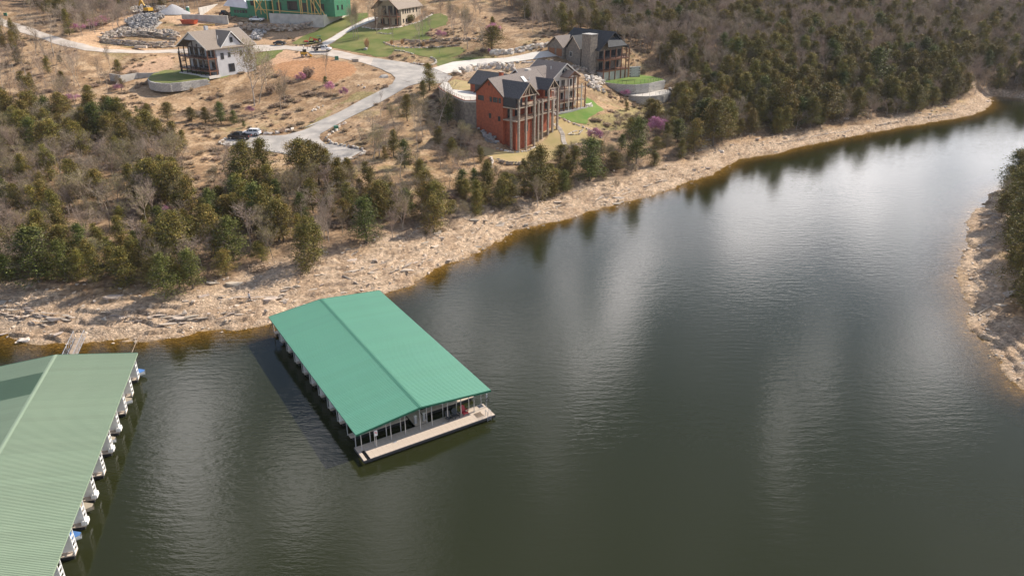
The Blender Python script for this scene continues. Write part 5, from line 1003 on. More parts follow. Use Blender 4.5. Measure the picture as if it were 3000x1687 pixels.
mb.add(vs, fs); me = mb.mesh('gravel_pile', M['gravel'], True); link('gravel_pile', me, None, (x, y, z), label='cone shaped heap of grey gravel in the construction yard', cat='gravel pile')
# lumber, dumpster, toilet
e = empty('timber_stack', hit(*P1([(1240, 455)])[0]), .05, label='low stack of pale timbers beside the gravel road', cat='timber')
for i in range(6): MB().box(-2.5 + (i % 2), 3.2 - (i % 3) * .5, -.6 + i * .22, -.42 + i * .22, 0.05, .3).build('timber', M['lumber'], e)
e = empty('block_pallets', hit(*P1([(1250, 462)])[0]), .0, label='pallets of pale blocks beside the gravel road', cat='pallet')
for i in range(3): MB().box(1 + i * 1.5, 2.3 + i * 1.5, -.5, .5, .1, .9).build('block_stack', M['slab'], e)
M['orange'] = mat('rusty_orange_paint', (.50, .09, .03), .6, (.38, .07, .03), 2)
def dumpster(loc, rz):
    e = empty('dumpster', loc, rz, label='rusty orange dumpster full of scrap wood near the yard wall', cat='dumpster')
    for nm, poly in (('side_wall', -1.2), ('side_wall', 1.2)): wallp(e, nm, M['orange'], [(-2.6, .2), (2.6, .2), (3.3, 1.7), (-3.3, 1.7)], 'y', poly - .05, poly + .05)
    for s in (-1, 1): MB().add([(s * 2.6, -1.15, .2), (s * 2.6, 1.15, .2), (s * 3.3, 1.15, 1.7), (s * 3.3, -1.15, 1.7)], [(0, 1, 2, 3)]).build('end_wall', M['orange'], e)
    MB().box(-2.6, 2.6, -1.15, 1.15, .15, .3).build('floor', M['orange'], e)
    for i in range(7): wallp(e, 'rib', M['orange'], [(-2.4 + i * .8, .2), (-2.3 + i * .8, .2), (-2.3 + i * .8, 1.65), (-2.4 + i * .8, 1.65)], 'y', -1.33, -1.26)
    for i in range(12): a = Vector((random.uniform(-2.5, 2), random.uniform(-.8, .8), random.uniform(1, 1.7))); MB().bar(a, a + Vector((random.uniform(-1, 2), random.uniform(-.6, .6), random.uniform(-.1, .9))), .15, .06).build('scrap_board', M['lumber'], e)
    return e
dumpster(hit(*P1([(1790, 232)])[0]), R(-12))
x, y, z = hit(*P1([(1775, 122)])[0]); e = empty('portable_toilet', (x, y, z), 0, label='green portable toilet with a white roof behind the gravel', cat='toilet')
M['toiletgreen'] = mat('toilet_green', (.04, .16, .10), .5); inst('cabin', M['toiletgreen'], e, (-.55, .55, -.55, .55, .1, 2.1)); inst('door', M['toiletgreen'], e, (-.4, .4, -.6, -.56, .2, 1.95)); inst('skid', M['dark'], e, (-.6, .6, -.6, .6, 0, .1)); MB().add([(-.6, -.6, 2.1), (.6, -.6, 2.1), (.6, .6, 2.1), (-.6, .6, 2.1), (-.35, -.35, 2.45), (.35, -.35, 2.45), (.35, .35, 2.45), (-.35, .35, 2.45)], [(0, 1, 5, 4), (1, 2, 6, 5), (2, 3, 7, 6), (3, 0, 4, 7), (4, 5, 6, 7)]).build('roof', M['white'], e)
e = empty('lumber_pile', hit(*P1([(1950, 245)])[0]), .1, label='pile of new boards at the edge of the construction yard', cat='timber')
for i in range(8): MB().box(-3, 3, -.8 + .2 * i, -.64 + .2 * i, .05 + .15 * (i % 3), .25 + .15 * (i % 3)).build('board', M['lumber'], e)
# ------------------------------------------------------------------ vehicles
def wheel(par, x, y, r=.36, w=.24):
    t = link('wheel', MB().tube((0, -w / 2, 0), (0, w / 2, 0), r, r, 14, True).mesh('tyre', M['rubber']), par, (x, y, r)); sg = 1 if y > 0 else -1
    link('rim', MB().tube((0, sg * w / 2, 0), (0, sg * (w / 2 + .015), 0), r * .6, r * .6, 10, True).mesh('rim', M['rim']), t)
def loft(par, name, secs, m):
    """secs: (x, z_bottom, z_belt, z_top, half width belt, half width top)"""
    mb = MB(); vs = []
    for x, zb, zm, zt, wb, wt in secs: vs += [(x, -wb, zb), (x, -wb * 1.0, zm), (x, -wt, zt), (x, wt, zt), (x, wb, zm), (x, wb, zb)]
    n = len(secs); fs = [(6 * i + j, 6 * i + (j + 1) % 6, 6 * i + 6 + (j + 1) % 6, 6 * i + 6 + j) for i in range(n - 1) for j in range(6)] + [tuple(range(5, -1, -1)), tuple(range(6 * n - 6, 6 * n))]
    mb.add(vs, fs); me = mb.mesh(name, m); fixnormals(me); return link(name, me, par)
def car(kind, loc, rz, paint, label, cat='car'):
    e = empty({'sedan': 'parked_car', 'suv': 'parked_suv', 'pickup': 'pickup_truck', 'flatbed': 'flatbed_truck'}[kind], loc, rz, label=label, cat=cat)
    if kind == 'sedan': L, W_, zb, secs, cab = 4.7, .9, .3, None, ((-1.6, .98), (-1.0, 1.42), (.25, 1.44), (1.1, .98))
    elif kind == 'suv': L, W_, zb, secs, cab = 4.9, .97, .35, None, ((-2.3, 1.15), (-2.0, 1.72), (.4, 1.76), (1.15, 1.15))
    else: L, W_, zb, secs, cab = (5.9 if kind == 'pickup' else 6.6), 1.0, .5, None, ((-.6 if kind == 'pickup' else .0, 1.25), (-.45 if kind == 'pickup' else .1, 1.9), (.9 if kind == 'pickup' else 1.2, 1.92), (1.6 if kind == 'pickup' else 1.9, 1.25))
    zc = cab[0][1]; h2 = L / 2
    if kind in ('sedan', 'suv'):
        loft(e, 'body', [(-h2, zb + .1, zc - .2, zc - .1, W_ * .86, W_ * .8), (-h2 + .25, zb, zc - .08, zc, W_, W_ * .92), (cab[3][0], zb, zc - .08, zc, W_, W_ * .92), (h2 - .5, zb, zc - .2, zc - .12, W_ * .97, W_ * .86), (h2, zb + .12, zc - .35, zc - .28, W_ * .8, W_ * .72)], M[paint])
    elif kind == 'pickup':
        loft(e, 'body', [(cab[0][0], zb, zc - .1, zc, W_, W_ * .93), (cab[3][0], zb, zc - .1, zc, W_, W_ * .93), (h2 - .3, zb, zc - .16, zc - .06, W_ * .97, W_ * .86), (h2, zb + .1, zc - .3, zc - .2, W_ * .86, W_ * .8)], M[paint])
        for s in (-1, 1): MB().box(-h2, cab[0][0], min(s * W_, s * (W_ - .12)), max(s * W_, s * (W_ - .12)), zb, zc).build('bed_side', M[paint], e)
        MB().box(-h2, -h2 + .08, -W_ + .1, W_ - .1, zb, zc - .02).build('tailgate', M[paint], e); MB().box(-h2, cab[0][0], -W_ + .1, W_ - .1, zb, .78).build('bed_floor', M['dark'], e)
    else:
        loft(e, 'body', [(cab[0][0] - .05, zb, zc - .1, zc, W_, W_ * .93), (cab[3][0], zb, zc - .1, zc, W_, W_ * .93), (h2 - .3, zb, zc - .16, zc - .06, W_ * .97, W_ * .86), (h2, zb + .1, zc - .3, zc - .2, W_ * .86, W_ * .8)], M[paint])
        MB().box(-h2, -.1, -1.15, 1.15, .95, 1.08).build('flat_bed', M['darktimber'], e); MB().box(-h2, -.1, -1.18, -1.12, 1.08, 1.45).box(-h2, -.1, 1.12, 1.18, 1.08, 1.45).box(-.15, -.08, -1.15, 1.15, 1.08, 1.95).build('bed_rack', M['dark'], e)
        for i in range(5): link('rock', random.choice(ROCK), e, (-2.9 + i * .6, random.uniform(-.5, .5), 1.3), (0, 0, i), (.8, .7, .5))
    wt = W_ * .76; t = .02
    loft(e, 'cabin', [(cab[0][0], zc - .02, zc, zc + .02, W_ * .9, W_ * .9), (cab[1][0], zc - .02, zc + .02, cab[1][1], W_ * .91, wt), (cab[2][0], zc - .02, zc + .02, cab[2][1], W_ * .91, wt), (cab[3][0], zc - .02, zc, zc + .02, W_ * .9, W_ * .9)], M['glass'])
    MB().box(cab[1][0] + .02, cab[2][0] - .02, -wt, wt, cab[1][1] - .03, cab[1][1] + .04).build('roof', M[paint], e)
    for s in (-1, 1):
        for xx in np.linspace(cab[1][0], cab[2][0], 3): MB().bar((xx, s * W_ * .93, zc), (xx, s * wt * 1.02, cab[1][1]), .09, .04).build('pillar', M[paint], e)
        MB().bar((cab[3][0], s * W_ * .9, zc), (cab[2][0], s * wt, cab[2][1]), .08, .05).build('pillar', M[paint], e)
        MB().box(h2 - .12, h2 + .01, s * W_ * .62 - .16, s * W_ * .62 + .16, zc - .45, zc - .3).build('headlight', M['lampglass'], e)
        MB().box(-h2 - .01, -h2 + .05, s * W_ * .75 - .12, s * W_ * .75 + .12, zc - .4, zc - .22).build('tail_light', M['signred'], e)
        MB().box(cab[3][0] - .35, cab[3][0] - .2, s * (W_ + .08) - .09, s * (W_ + .08) + .09, zc, zc + .16).build('mirror', M[paint], e)
        for xx in (-h2 + .95, h2 - .95): wheel(e, xx, s * (W_ - .1), .36 if kind in ('sedan',) else .42)
    MB().box(h2 - .1, h2 + .04, -W_ * .8, W_ * .8, zb, zb + .2).box(-h2 - .04, -h2 + .1, -W_ * .8, W_ * .8, zb, zb + .2).build('bumper', M['dark'], e)
    return e
M['carwhite'] = mat('white_car_paint', (.78, .78, .80), .25, spec=.6); M['carblack'] = mat('black_car_paint', (.018, .018, .022), .25, spec=.6)
M['yellow'] = mat('yellow_machine_paint', (.62, .36, .03), .5); M['redpaint'] = mat('red_machine_paint', (.55, .06, .03), .45)
def on(pt, up=.14): x, y, z = hit(*pt); return (x, y, z + up)
car('suv', on((738, 399)), R(175), 'carwhite', 'white suv parked in the lower lot behind the dark pickup', 'suv')
car('pickup', on((703, 409)), R(172), 'carblack', 'black pickup parked in the lower lot in front of the white suv', 'pickup')
car('sedan', on((820, 133)), R(-8), 'carblack', 'black sedan parked beside the upper road', 'car')
car('flatbed', on((945, 152)), R(-10), 'carwhite', 'white flatbed truck stopped on the upper road by three people', 'truck')
car('pickup', on((753, 65)), R(172), 'carwhite', 'white pickup parked by the unfinished house', 'pickup')
car('pickup', on((656, 48), .3), R(90), 'carblack', 'dark truck half hidden beside the green sheathed wall', 'pickup')
def machine(loc, rz):
    e = empty('skid_steer', loc, rz, label='yellow skid steer loader parked on the dirt by the road', cat='loader')
    inst('body', M['yellow'], e, (-1.3, .8, -.5, .5, .5, 1.4)); inst('engine_cover', M['dark'], e, (-1.4, -.6, -.48, .48, 1.0, 1.75))
    mb = MB()
    for x in (-.5, .7):
        for y in (-.5, .5): mb.bar((x, y, 1.3), (x, y, 2.3), .09)
    mb.box(-.6, .8, -.55, .55, 2.28, 2.38); mb.build('roll_cage', M['dark'], e); inst('cab_glass', M['glass'], e, (-.45, .66, -.46, .46, 1.4, 2.25))
    for s in (-1, 1):
        MB().bar((-1.2, s * .62, 1.6), (1.2, s * .62, 1.3), .16).bar((1.2, s * .62, 1.3), (1.8, s * .62, .4), .16).build('lift_arm', M['yellow'], e)
        for x in (-.8, .5): wheel(e, x, s * .68, .45, .34)
    MB().add([(1.7, -1, 0.1), (1.7, 1, .1), (1.75, 1, .75), (1.75, -1, .75), (2.6, -1, .08), (2.6, 1, .08)], [(0, 1, 2, 3), (0, 4, 5, 1), (0, 3, 4), (1, 5, 2)]).build('bucket', M['yellow'], e)
machine(on((893, 168)), R(15))
e = empty('excavator', on(P1([(1400, 128)])[0]), R(150), label='yellow excavator with raised boom beside the pale boulder heap', cat='excavator')
for s in (-1, 1): MB().box(-2, 2, s * 1.1 - .3, s * 1.1 + .3, 0, .8).build('track', M['dark'], e)
inst('cab_house', M['yellow'], e, (-2, 1.2, -1.2, 1.2, .9, 2.1)); inst('cab', M['glass'], e, (.0, 1.3, .3, 1.2, 2.1, 3.0)); MB().bar((1, 0, 1.6), (3.4, 0, 5.2), .5, .6).build('boom', M['yellow'], e); MB().bar((3.3, 0, 5.3), (5.4, 0, 2.6), .4, .5).build('stick', M['yellow'], e); MB().add([(5.2, -.5, 2.6), (5.2, .5, 2.6), (5.9, .5, 1.6), (5.9, -.5, 1.6), (4.8, -.5, 1.5), (4.8, .5, 1.5)], [(0, 1, 2, 3), (0, 4, 5, 1), (3, 2, 5, 4), (0, 3, 4), (1, 5, 2)]).build('bucket', M['dark'], e)
e = empty('utility_tractor', on((932, 126)), R(200), label='small red tractor with a green canopy and implements at the lawn edge', cat='tractor')
inst('hood', M['redpaint'], e, (.2, 1.7, -.4, .4, .7, 1.3)); inst('seat_deck', M['redpaint'], e, (-1.0, .3, -.45, .45, .6, .9)); inst('seat', M['dark'], e, (-.7, -.3, -.25, .25, .9, 1.4)); MB().bar((-.9, -.5, .9), (-.9, -.5, 2.2), .07).bar((-.9, .5, .9), (-.9, .5, 2.2), .07).build('roll_bar', M['dark'], e); inst('canopy', M['toiletgreen'], e, (-1.2, .4, -.65, .65, 2.2, 2.3))
for s in (-1, 1): wheel(e, -.7, s * .75, .65, .35); wheel(e, 1.3, s * .6, .4, .25); MB().bar((.6, s * .55, 1.1), (2.6, s * .5, 1.9), .13).bar((2.6, s * .5, 1.9), (3.2, s * .5, .9), .13).build('loader_arm', M['redpaint'], e)
e = empty('attachment_trailer', on((907, 130)), R(10), label='low trailer loaded with red and dark attachments beside the tractor', cat='trailer')
inst('bed', M['dark'], e, (-2.4, 2.0, -.9, .9, .5, .62)); inst('tongue', M['dark'], e, (2.0, 3.2, -.06, .06, .45, .55)); inst('load', M['redpaint'], e, (-1.8, -.4, -.6, .6, .62, 1.1)); inst('load', M['drybrush'], e, (.0, 1.6, -.7, .5, .62, .95))
for s in (-1, 1): wheel(e, -.4, s * 1.0, .35, .2)
# ------------------------------------------------------------------ people (one skinned surface each)
M['skin'] = mat('skin', (.5, .3, .22), .6); M['denim'] = mat('dark_trousers', (.05, .06, .09), .8); M['shirt_w'] = mat('white_shirt', (.6, .6, .62), .8); M['shirt_d'] = mat('dark_shirt', (.05, .05, .07), .8); M['shirt_r'] = mat('rust_shirt', (.4, .14, .08), .8); M['hair'] = mat('brown_hair', (.06, .035, .02), .7)
def person(loc, rz, shirt, label, stride=.14, arm=.1, hat=False):
    J = [(0, 0, .95), (0, .01, 1.15), (0, .02, 1.38), (0, .01, 1.50), (0, -.01, 1.60), (0, -.01, 1.72)]; rad = [.135, .125, .15, .06, .088, .075]; E_ = [(0, 1), (1, 2), (2, 3), (3, 4), (4, 5)]
    for s, st_ in ((-1, stride), (1, -stride)):
        b = len(J); J += [(s * .09, 0, .88), (s * .10, -st_ * .5 - .02, .50), (s * .10, -st_ * 1.2, .09), (s * .10, -st_ * 1.2 - .15, .04)]; rad += [.10, .066, .045, .04]; E_ += [(0, b), (b, b + 1), (b + 1, b + 2), (b + 2, b + 3)]
        b = len(J); J += [(s * .19, .02, 1.40), (s * .24, .04 + st_ * .4, 1.12), (s * (.24 - arm * .3), -.06 + st_ - arm * .8, .90 + arm), (s * (.24 - arm * .3), -.09 + st_ - arm, .82 + arm)]; rad += [.06, .045, .034, .036]; E_ += [(2, b), (b, b + 1), (b + 1, b + 2), (b + 2, b + 3)]
    me = bpy.data.meshes.new('person'); me.from_pydata(J, E_, []); o = bpy.data.objects.new('person', me); COL.objects.link(o)
    md = o.modifiers.new('s', 'SKIN')
    for i, r_ in enumerate(rad): o.data.skin_vertices[0].data[i].radius = (r_, r_ * (.75 if i < 3 else 1))
    o.data.skin_vertices[0].data[0].use_root = True
    sb = o.modifiers.new('b', 'SUBSURF'); sb.levels = 1; sb.render_levels = 1
    dg = bpy.context.evaluated_depsgraph_get(); m2 = bpy.data.meshes.new_from_object(o.evaluated_get(dg)); bpy.data.objects.remove(o)
    m2.materials.clear()
    for k in (shirt, 'denim', 'skin', 'rubber'): m2.materials.append(M[k])
    for p in m2.polygons:
        c = p.center; p.use_smooth = True
        p.material_index = 1 if c.z < .93 and abs(c.x) < .19 else 0
        if c.z > 1.47 or (abs(c.x) > .17 and c.z < 1.08 and c.z > .6): p.material_index = 2
        if c.z < .09: p.material_index = 3
    o = link('person', m2, None, loc, (0, 0, rz), label=label, cat='person')
    hm = MB(); vs = [(0, .01, 1.83)]
    for r_, z_ in ((.07, 1.81), (.102, 1.75), (.10, 1.68)):
        vs += [(r_ * math.cos(t_), .01 + r_ * math.sin(t_) * 1.05, z_ + (.03 if math.sin(t_) < -.3 and z_ < 1.7 else 0)) for t_ in np.linspace(0, 6.283, 11)[:-1]]
    hm.add(vs, [(0, 1 + i, 1 + (i + 1) % 10) for i in range(10)] + [(1 + 10 * k + i, 11 + 10 * k + i, 11 + 10 * k + (i + 1) % 10, 1 + 10 * k + (i + 1) % 10) for k in range(2) for i in range(10)]); hm.build('hair', M['hair'] if not hat else M['shirt_w'], o, True)
person(on((1257, 242)), R(70), 'shirt_d', 'person in dark clothes walking alone on the road junction', .16)
person(on((890, 147)), R(80), 'shirt_w', 'person in a pale shirt standing leftmost of the three by the truck', .04)
person(on((901, 147)), R(-60), 'shirt_r', 'person in a rust shirt standing between two others by the truck', .05)
person(on((914, 149)), R(-100), 'shirt_w', 'person in a pale shirt leaning at the back of the flatbed truck', .08, .3)
X, Y, z = hit(733, 885); person((X, Y, z), R(150), 'shirt_w', 'person in a pale shirt standing on the rocky shore above the green dock', .1)
# utility boxes
for pt, lb in ((PB([(455, 325)])[0], 'dark green utility box on the dirt beside the upper road'), (PC([(1925, 125)])[0], 'dark green utility box at the bend of the stone edging'), (P1([(55, 155)])[0], 'small green utility box beside the road at far left')):
    x, y, z = hit(*pt); e = empty('utility_box', (x, y, z), .3, label=lb, cat='utility box'); inst('cabinet', M['toiletgreen'], e, (-.6, .6, -.5, .5, .1, 1.2)); inst('base', M['concrete'], e, (-.8, .8, -.7, .7, 0, .1))
e = empty('hvac_units', (0, 0, 0), label='dark air conditioning units at the foot of the red house gable wall', cat='air conditioner'); x, y, z = hit(*PB([(2290, 1190)])[0])
for i in range(3): MB().box(x + i * 1.1 - 1, x + i * 1.1 - .1, y - .4 - i * .4, y + .5 - i * .4, z, z + 1.1).build('unit', M['dark'], e)
# ------------------------------------------------------------------ trees: prototypes
def leafquad(mb, c, s, a, up=.35, rr=random):
    n = Vector((rr.gauss(0, 1), rr.gauss(0, 1), rr.gauss(0, 1) + up)).normalized(); t = n.orthogonal().normalized(); b = n.cross(t)
    th = rr.uniform(0, 3.14); t2 = t * math.cos(th) + b * math.sin(th); b2 = n.cross(t2)
    mb.add([c - t2 * s - b2 * s * .25, c - b2 * s * .45, c + t2 * s, c + b2 * s * .45], [(0, 1, 2, 3)], a)
def proto_cedar(seed, H=8.0, R_=2.3, lean=.0, leaf='cedar', nb=105, low=.08, pw=.75, sparse=1.0):
    r = random.Random(seed); tr = MB(); cr = MB(); top = Vector((r.uniform(-.3, .3), r.uniform(-.3, .3), H)); prev = Vector((0, 0, -.4)); n = 6
    axis = [Vector((top.x * t * t + .12 * math.sin(5 * t + seed), top.y * t * t + .12 * math.cos(4 * t + seed), H * t)) for t in np.linspace(0, 1, n + 1)]; axis[0] = Vector((0, 0, -.5))
    for i in range(n): tr.tube(axis[i], axis[i + 1], .17 * (1 - i / n) + .02, .17 * (1 - (i + 1) / n) + .02, 6)
    lobes = [(r.uniform(0, 6.28), r.uniform(.7, 1.25)) for _ in range(5)]
    for i in range(nb):
        t = low + (1 - low) * (r.random() ** .85); a = r.uniform(0, 6.283); rad = R_ * (1 - t) ** pw * (.35 + .65 * min(1, t / .22)) * r.uniform(.55, 1.12)
        rad *= 1 + .28 * sum(math.cos(a - la) * (lw - 1) for la, lw in lobes) + .18 * math.sin(3 * a + t * 9 + seed)
        p0 = axis[min(n - 1, int(t * n))].lerp(axis[min(n, int(t * n) + 1)], t * n % 1); d = Vector((math.cos(a), math.sin(a), r.uniform(.05, .5)))
        tip = p0 + d * rad; tr.bar(p0, tip, .05, .05); cl = r.uniform(.7, 1.3); hue = r.uniform(.85, 1.2)
        for f in (.35, .6, .8, 1.0):
            c = p0.lerp(tip, f) + Vector((r.uniform(-.15, .15), r.uniform(-.15, .15), r.uniform(-.1, .2)))
            br = cl * r.uniform(.8, 1.2); tint = (br * hue, br, br * .85); ss = .30 + .22 * f * (1 - t)
            for k in range(int(r.choice((11, 14, 16)) * sparse)): leafquad(cr, c + Vector((r.gauss(0, ss), r.gauss(0, ss), r.gauss(0, ss * .8))), r.uniform(.07, .165), tint, .35, r)
    for k in range(30): leafquad(cr, axis[-1] + Vector((r.gauss(0, .12), r.gauss(0, .12), r.uniform(-.8, .25))), .16, (1, 1, .9), .3, r)
    return tr, cr, leaf
def proto_bare(seed, H=9.0, spread=.55, twigs=3, bud=None, nbud=0, base_r=.15, fork=.25, blossom=False):
    r = random.Random(seed); tr = MB(); br = MB(); cr = MB(); tips = []
    def grow(p, d, L, rad, lev):
        n = 3 if lev < 2 else 2; q_ = p
        for i in range(n):
            d = (d + Vector((r.gauss(0, .10), r.gauss(0, .10), r.gauss(0, .06) + .05))).normalized(); q2 = q_ + d * L / n; r0 = rad * (1 - .45 * i / n); r1 = rad * (1 - .45 * (i + 1) / n)
            (tr if lev == 0 else br).tube(q_, q2, r0, r1, 6 if lev == 0 else (4 if lev < 2 else 3))
            if (lev > 0 or i > 0) and lev < 4:
                for k in range(r.choice((1, 2)) if lev < 3 else 2):
                    s = d.orthogonal().normalized(); s = Matrix.Rotation(r.uniform(0, 6.28), 3, d) @ s; nd = (d * r.uniform(.5, .9) + s * r.uniform(.5, 1.0) * spread * 1.5 + Vector((0, 0, .12))).normalized()
                    grow(q2, nd, L * r.uniform(.48, .72), max(.018, r1 * .62), lev + 1)
            q_ = q2
        if lev < 4: grow(q_, (d + Vector((r.gauss(0, .25), r.gauss(0, .25), .05))).normalized(), L * .62, max(.018, rad * .55), lev + 1)
        else: tips.append((q_, d))
    grow(Vector((0, 0, -.4)), Vector((r.uniform(-.06, .06), r.uniform(-.06, .06), 1)), H * (.42 + fork * .3), base_r, 0)
    for p, d in tips:
        for k in range(twigs):
            e = p + (d + Vector((r.gauss(0, .6), r.gauss(0, .6), r.gauss(0, .4)))).normalized() * r.uniform(.3, .75); s = Vector((r.gauss(0, 1), r.gauss(0, 1), r.gauss(0, 1))).normalized() * .014
            br.add([p - s, p + s, e], [(0, 1, 2)])
            if nbud and r.random() < nbud:
                tint = r.uniform(.75, 1.25)
                for j in range(2): leafquad(cr, p.lerp(e, r.uniform(.3, 1)) + Vector((r.gauss(0, .12), r.gauss(0, .12), r.gauss(0, .1))), r.uniform(.06, .13), (tint, tint, tint), .2, r)
    zmax = max(v[2] for v in br.v); k = H / zmax
    for m_ in (tr, br, cr): m_.v = [(a * k, b * k, c * k) for a, b, c in m_.v]
    return tr, br, cr, bud
class Proto:
    def __init__(s, kind, parts, H, part_names): 
        # parts: list of (MB, material, name)
        s.kind = kind; s.H = H; s.meshes = []; j = MB(); mats = []
        for (mb, m, nm) in parts:
            if not mb.f: continue
            s.meshes.append((nm, mb.mesh(nm, m, False, True))); j.mi = len(mats); j.v, b = j.v + list(mb.v), len(j.v)
            j.f += [tuple(b + i for i in f) for f in mb.f]; j.m += [len(mats)] * len(mb.f); j.t += mb.t; mats.append(m)
        s.joined = j.mesh(kind, mats, False, True); s.tris = sum(len(f) - 2 for f in j.f)
def mk_cedar(seed, **k):
    t, c, lf = proto_cedar(seed, **k); return Proto('cedar_tree', [(t, M['darkbark'], 'trunk'), (c, M[lf], 'crown')], k.get('H', 8.0), None)
def mk_bare(seed, kind='bare_tree', bark='bark', **k):
    t, b, c, bd = proto_bare(seed, **k); return Proto(kind, [(t, M[bark], 'trunk'), (b, M['twig'], 'branches'), (c, M[bd] if bd else None, 'blossom' if bd == 'pink' else 'buds')], k.get('H', 9.0), None)
CED = [mk_cedar(1, R_=2.7, pw=.55), mk_cedar(2, R_=2.3, pw=.5), mk_cedar(3, R_=3.3, pw=.45, low=.14, nb=125), mk_cedar(4, R_=2.4, pw=.75), mk_cedar(5, R_=3.1, pw=.42, low=.2, nb=120), mk_cedar(6, R_=2.8, pw=.5, leaf='pine')]
BARE = [mk_bare(11), mk_bare(12, spread=.7), mk_bare(13, fork=.5, spread=.45), mk_bare(14, bud='bud', nbud=.75, spread=.6), mk_bare(15, bud='bud', nbud=.4), mk_bare(16, spread=.8, fork=.1)]
TALL = [mk_bare(21, H=11, spread=.35, fork=.9, base_r=.17), mk_bare(22, H=11, spread=.42, fork=.7, base_r=.2)]
RED_ = [mk_bare(31, kind='redbud_tree', H=4.5, spread=.8, bud='pink', nbud=1, base_r=.08, fork=.0, twigs=5), mk_bare(32, kind='redbud_tree', H=4.5, spread=.7, bud='pink', nbud=1, base_r=.08, fork=.1, twigs=5)]
def proto_shrub(seed, leafy, m):
    r = random.Random(seed); br = MB(); cr = MB()
    for i in range(150):
        a = r.uniform(0, 6.28); e = Vector((math.cos(a) * r.uniform(.1, 1), math.sin(a) * r.uniform(.1, 1), r.uniform(.5, 1.5))); s = Vector((-math.sin(a), math.cos(a), 0)) * .025; b = Vector((e.x * .25, e.y * .25, -.1))
        br.add([b - s, b + s, e], [(0, 1, 2)])
        for k in range(leafy): t = r.uniform(.75, 1.25); leafquad(cr, b.lerp(e, r.uniform(.4, 1)) + Vector((r.gauss(0, .12), r.gauss(0, .12), 0)), r.uniform(.07, .15), (t, t, t), .4, r)
    return Proto('shrub', [(br, M['twig'], 'stems'), (cr, M[m], 'foliage')], 1.4, None)
SHR = [proto_shrub(1, 3, 'drybrush'), proto_shrub(2, 6, 'drybrush'), proto_shrub(3, 10, 'cedar')]
GRS = MB(); rg = random.Random(3)
for i in range(260):
    a = rg.uniform(0, 6.28); d = rg.uniform(.05, .45); e_ = Vector((math.cos(a) * d * 1.4, math.sin(a) * d * 1.4, rg.uniform(1.2, 2.2))); s = Vector((-math.sin(a), math.cos(a), 0)) * .03; GRS.add([Vector((e_.x * .2, e_.y * .2, 0)) - s, Vector((e_.x * .2, e_.y * .2, 0)) + s, e_], [(0, 1, 2)], (1.2, 1.1, .9))
GRSM = GRS.mesh('pampas_grass', M['drybrush'], False, True)
def place(pr, x, y, z, h, rz, label, cat, group=None, full=True, wide=1.0, name=None):
    s = h / pr.H; sc = (s * wide, s * wide, s)
    if not full: return link(name or pr.kind, pr.joined, None, (x, y, z), (0, 0, rz), sc, label=label, cat=cat, **({'group': group} if group else {}))
    e = empty(name or pr.kind, (x, y, z), rz, label=label, cat=cat, **({'group': group} if group else {})); e.scale = sc
    for nm, me in pr.meshes: link(nm, me, e)
    return e
HAND = []      # (x, y, radius)
def tree(prs, u, v, hpx, label, cat='tree', wide=1.0, k=None):
    x, y, z = hit(u, v); Z = proj(x, y, z)[2]; h = hpx * Z / CF; pr = random.choice(prs) if k is None else prs[k]; HAND.append((x, y))
    return place(pr, x, y, z, h, random.uniform(0, 6.28), label, cat, wide=wide)
T1 = lambda x, y, h: (x / 3.22, y / 3.22, h / 3.22)
T2 = lambda x, y, h: (700 + x / 3.22, y / 3.22, h / 3.22)
T6 = lambda x, y, h: (900 + x / 2.415, 350 + y / 2.415, h / 2.415)
T5 = lambda x, y, h: (x / 2.229, 350 + y / 2.229, h / 2.229)
T4 = lambda x, y, h: (2000 + x / 2.576, y / 2.576, h / 2.576)
T3 = lambda x, y, h: (1200 + x / 2.897, y / 2.897, h / 2.897)
TR = lambda x, y, h: (2500 + x / 1.811, 400 + y / 1.811, h / 1.811)
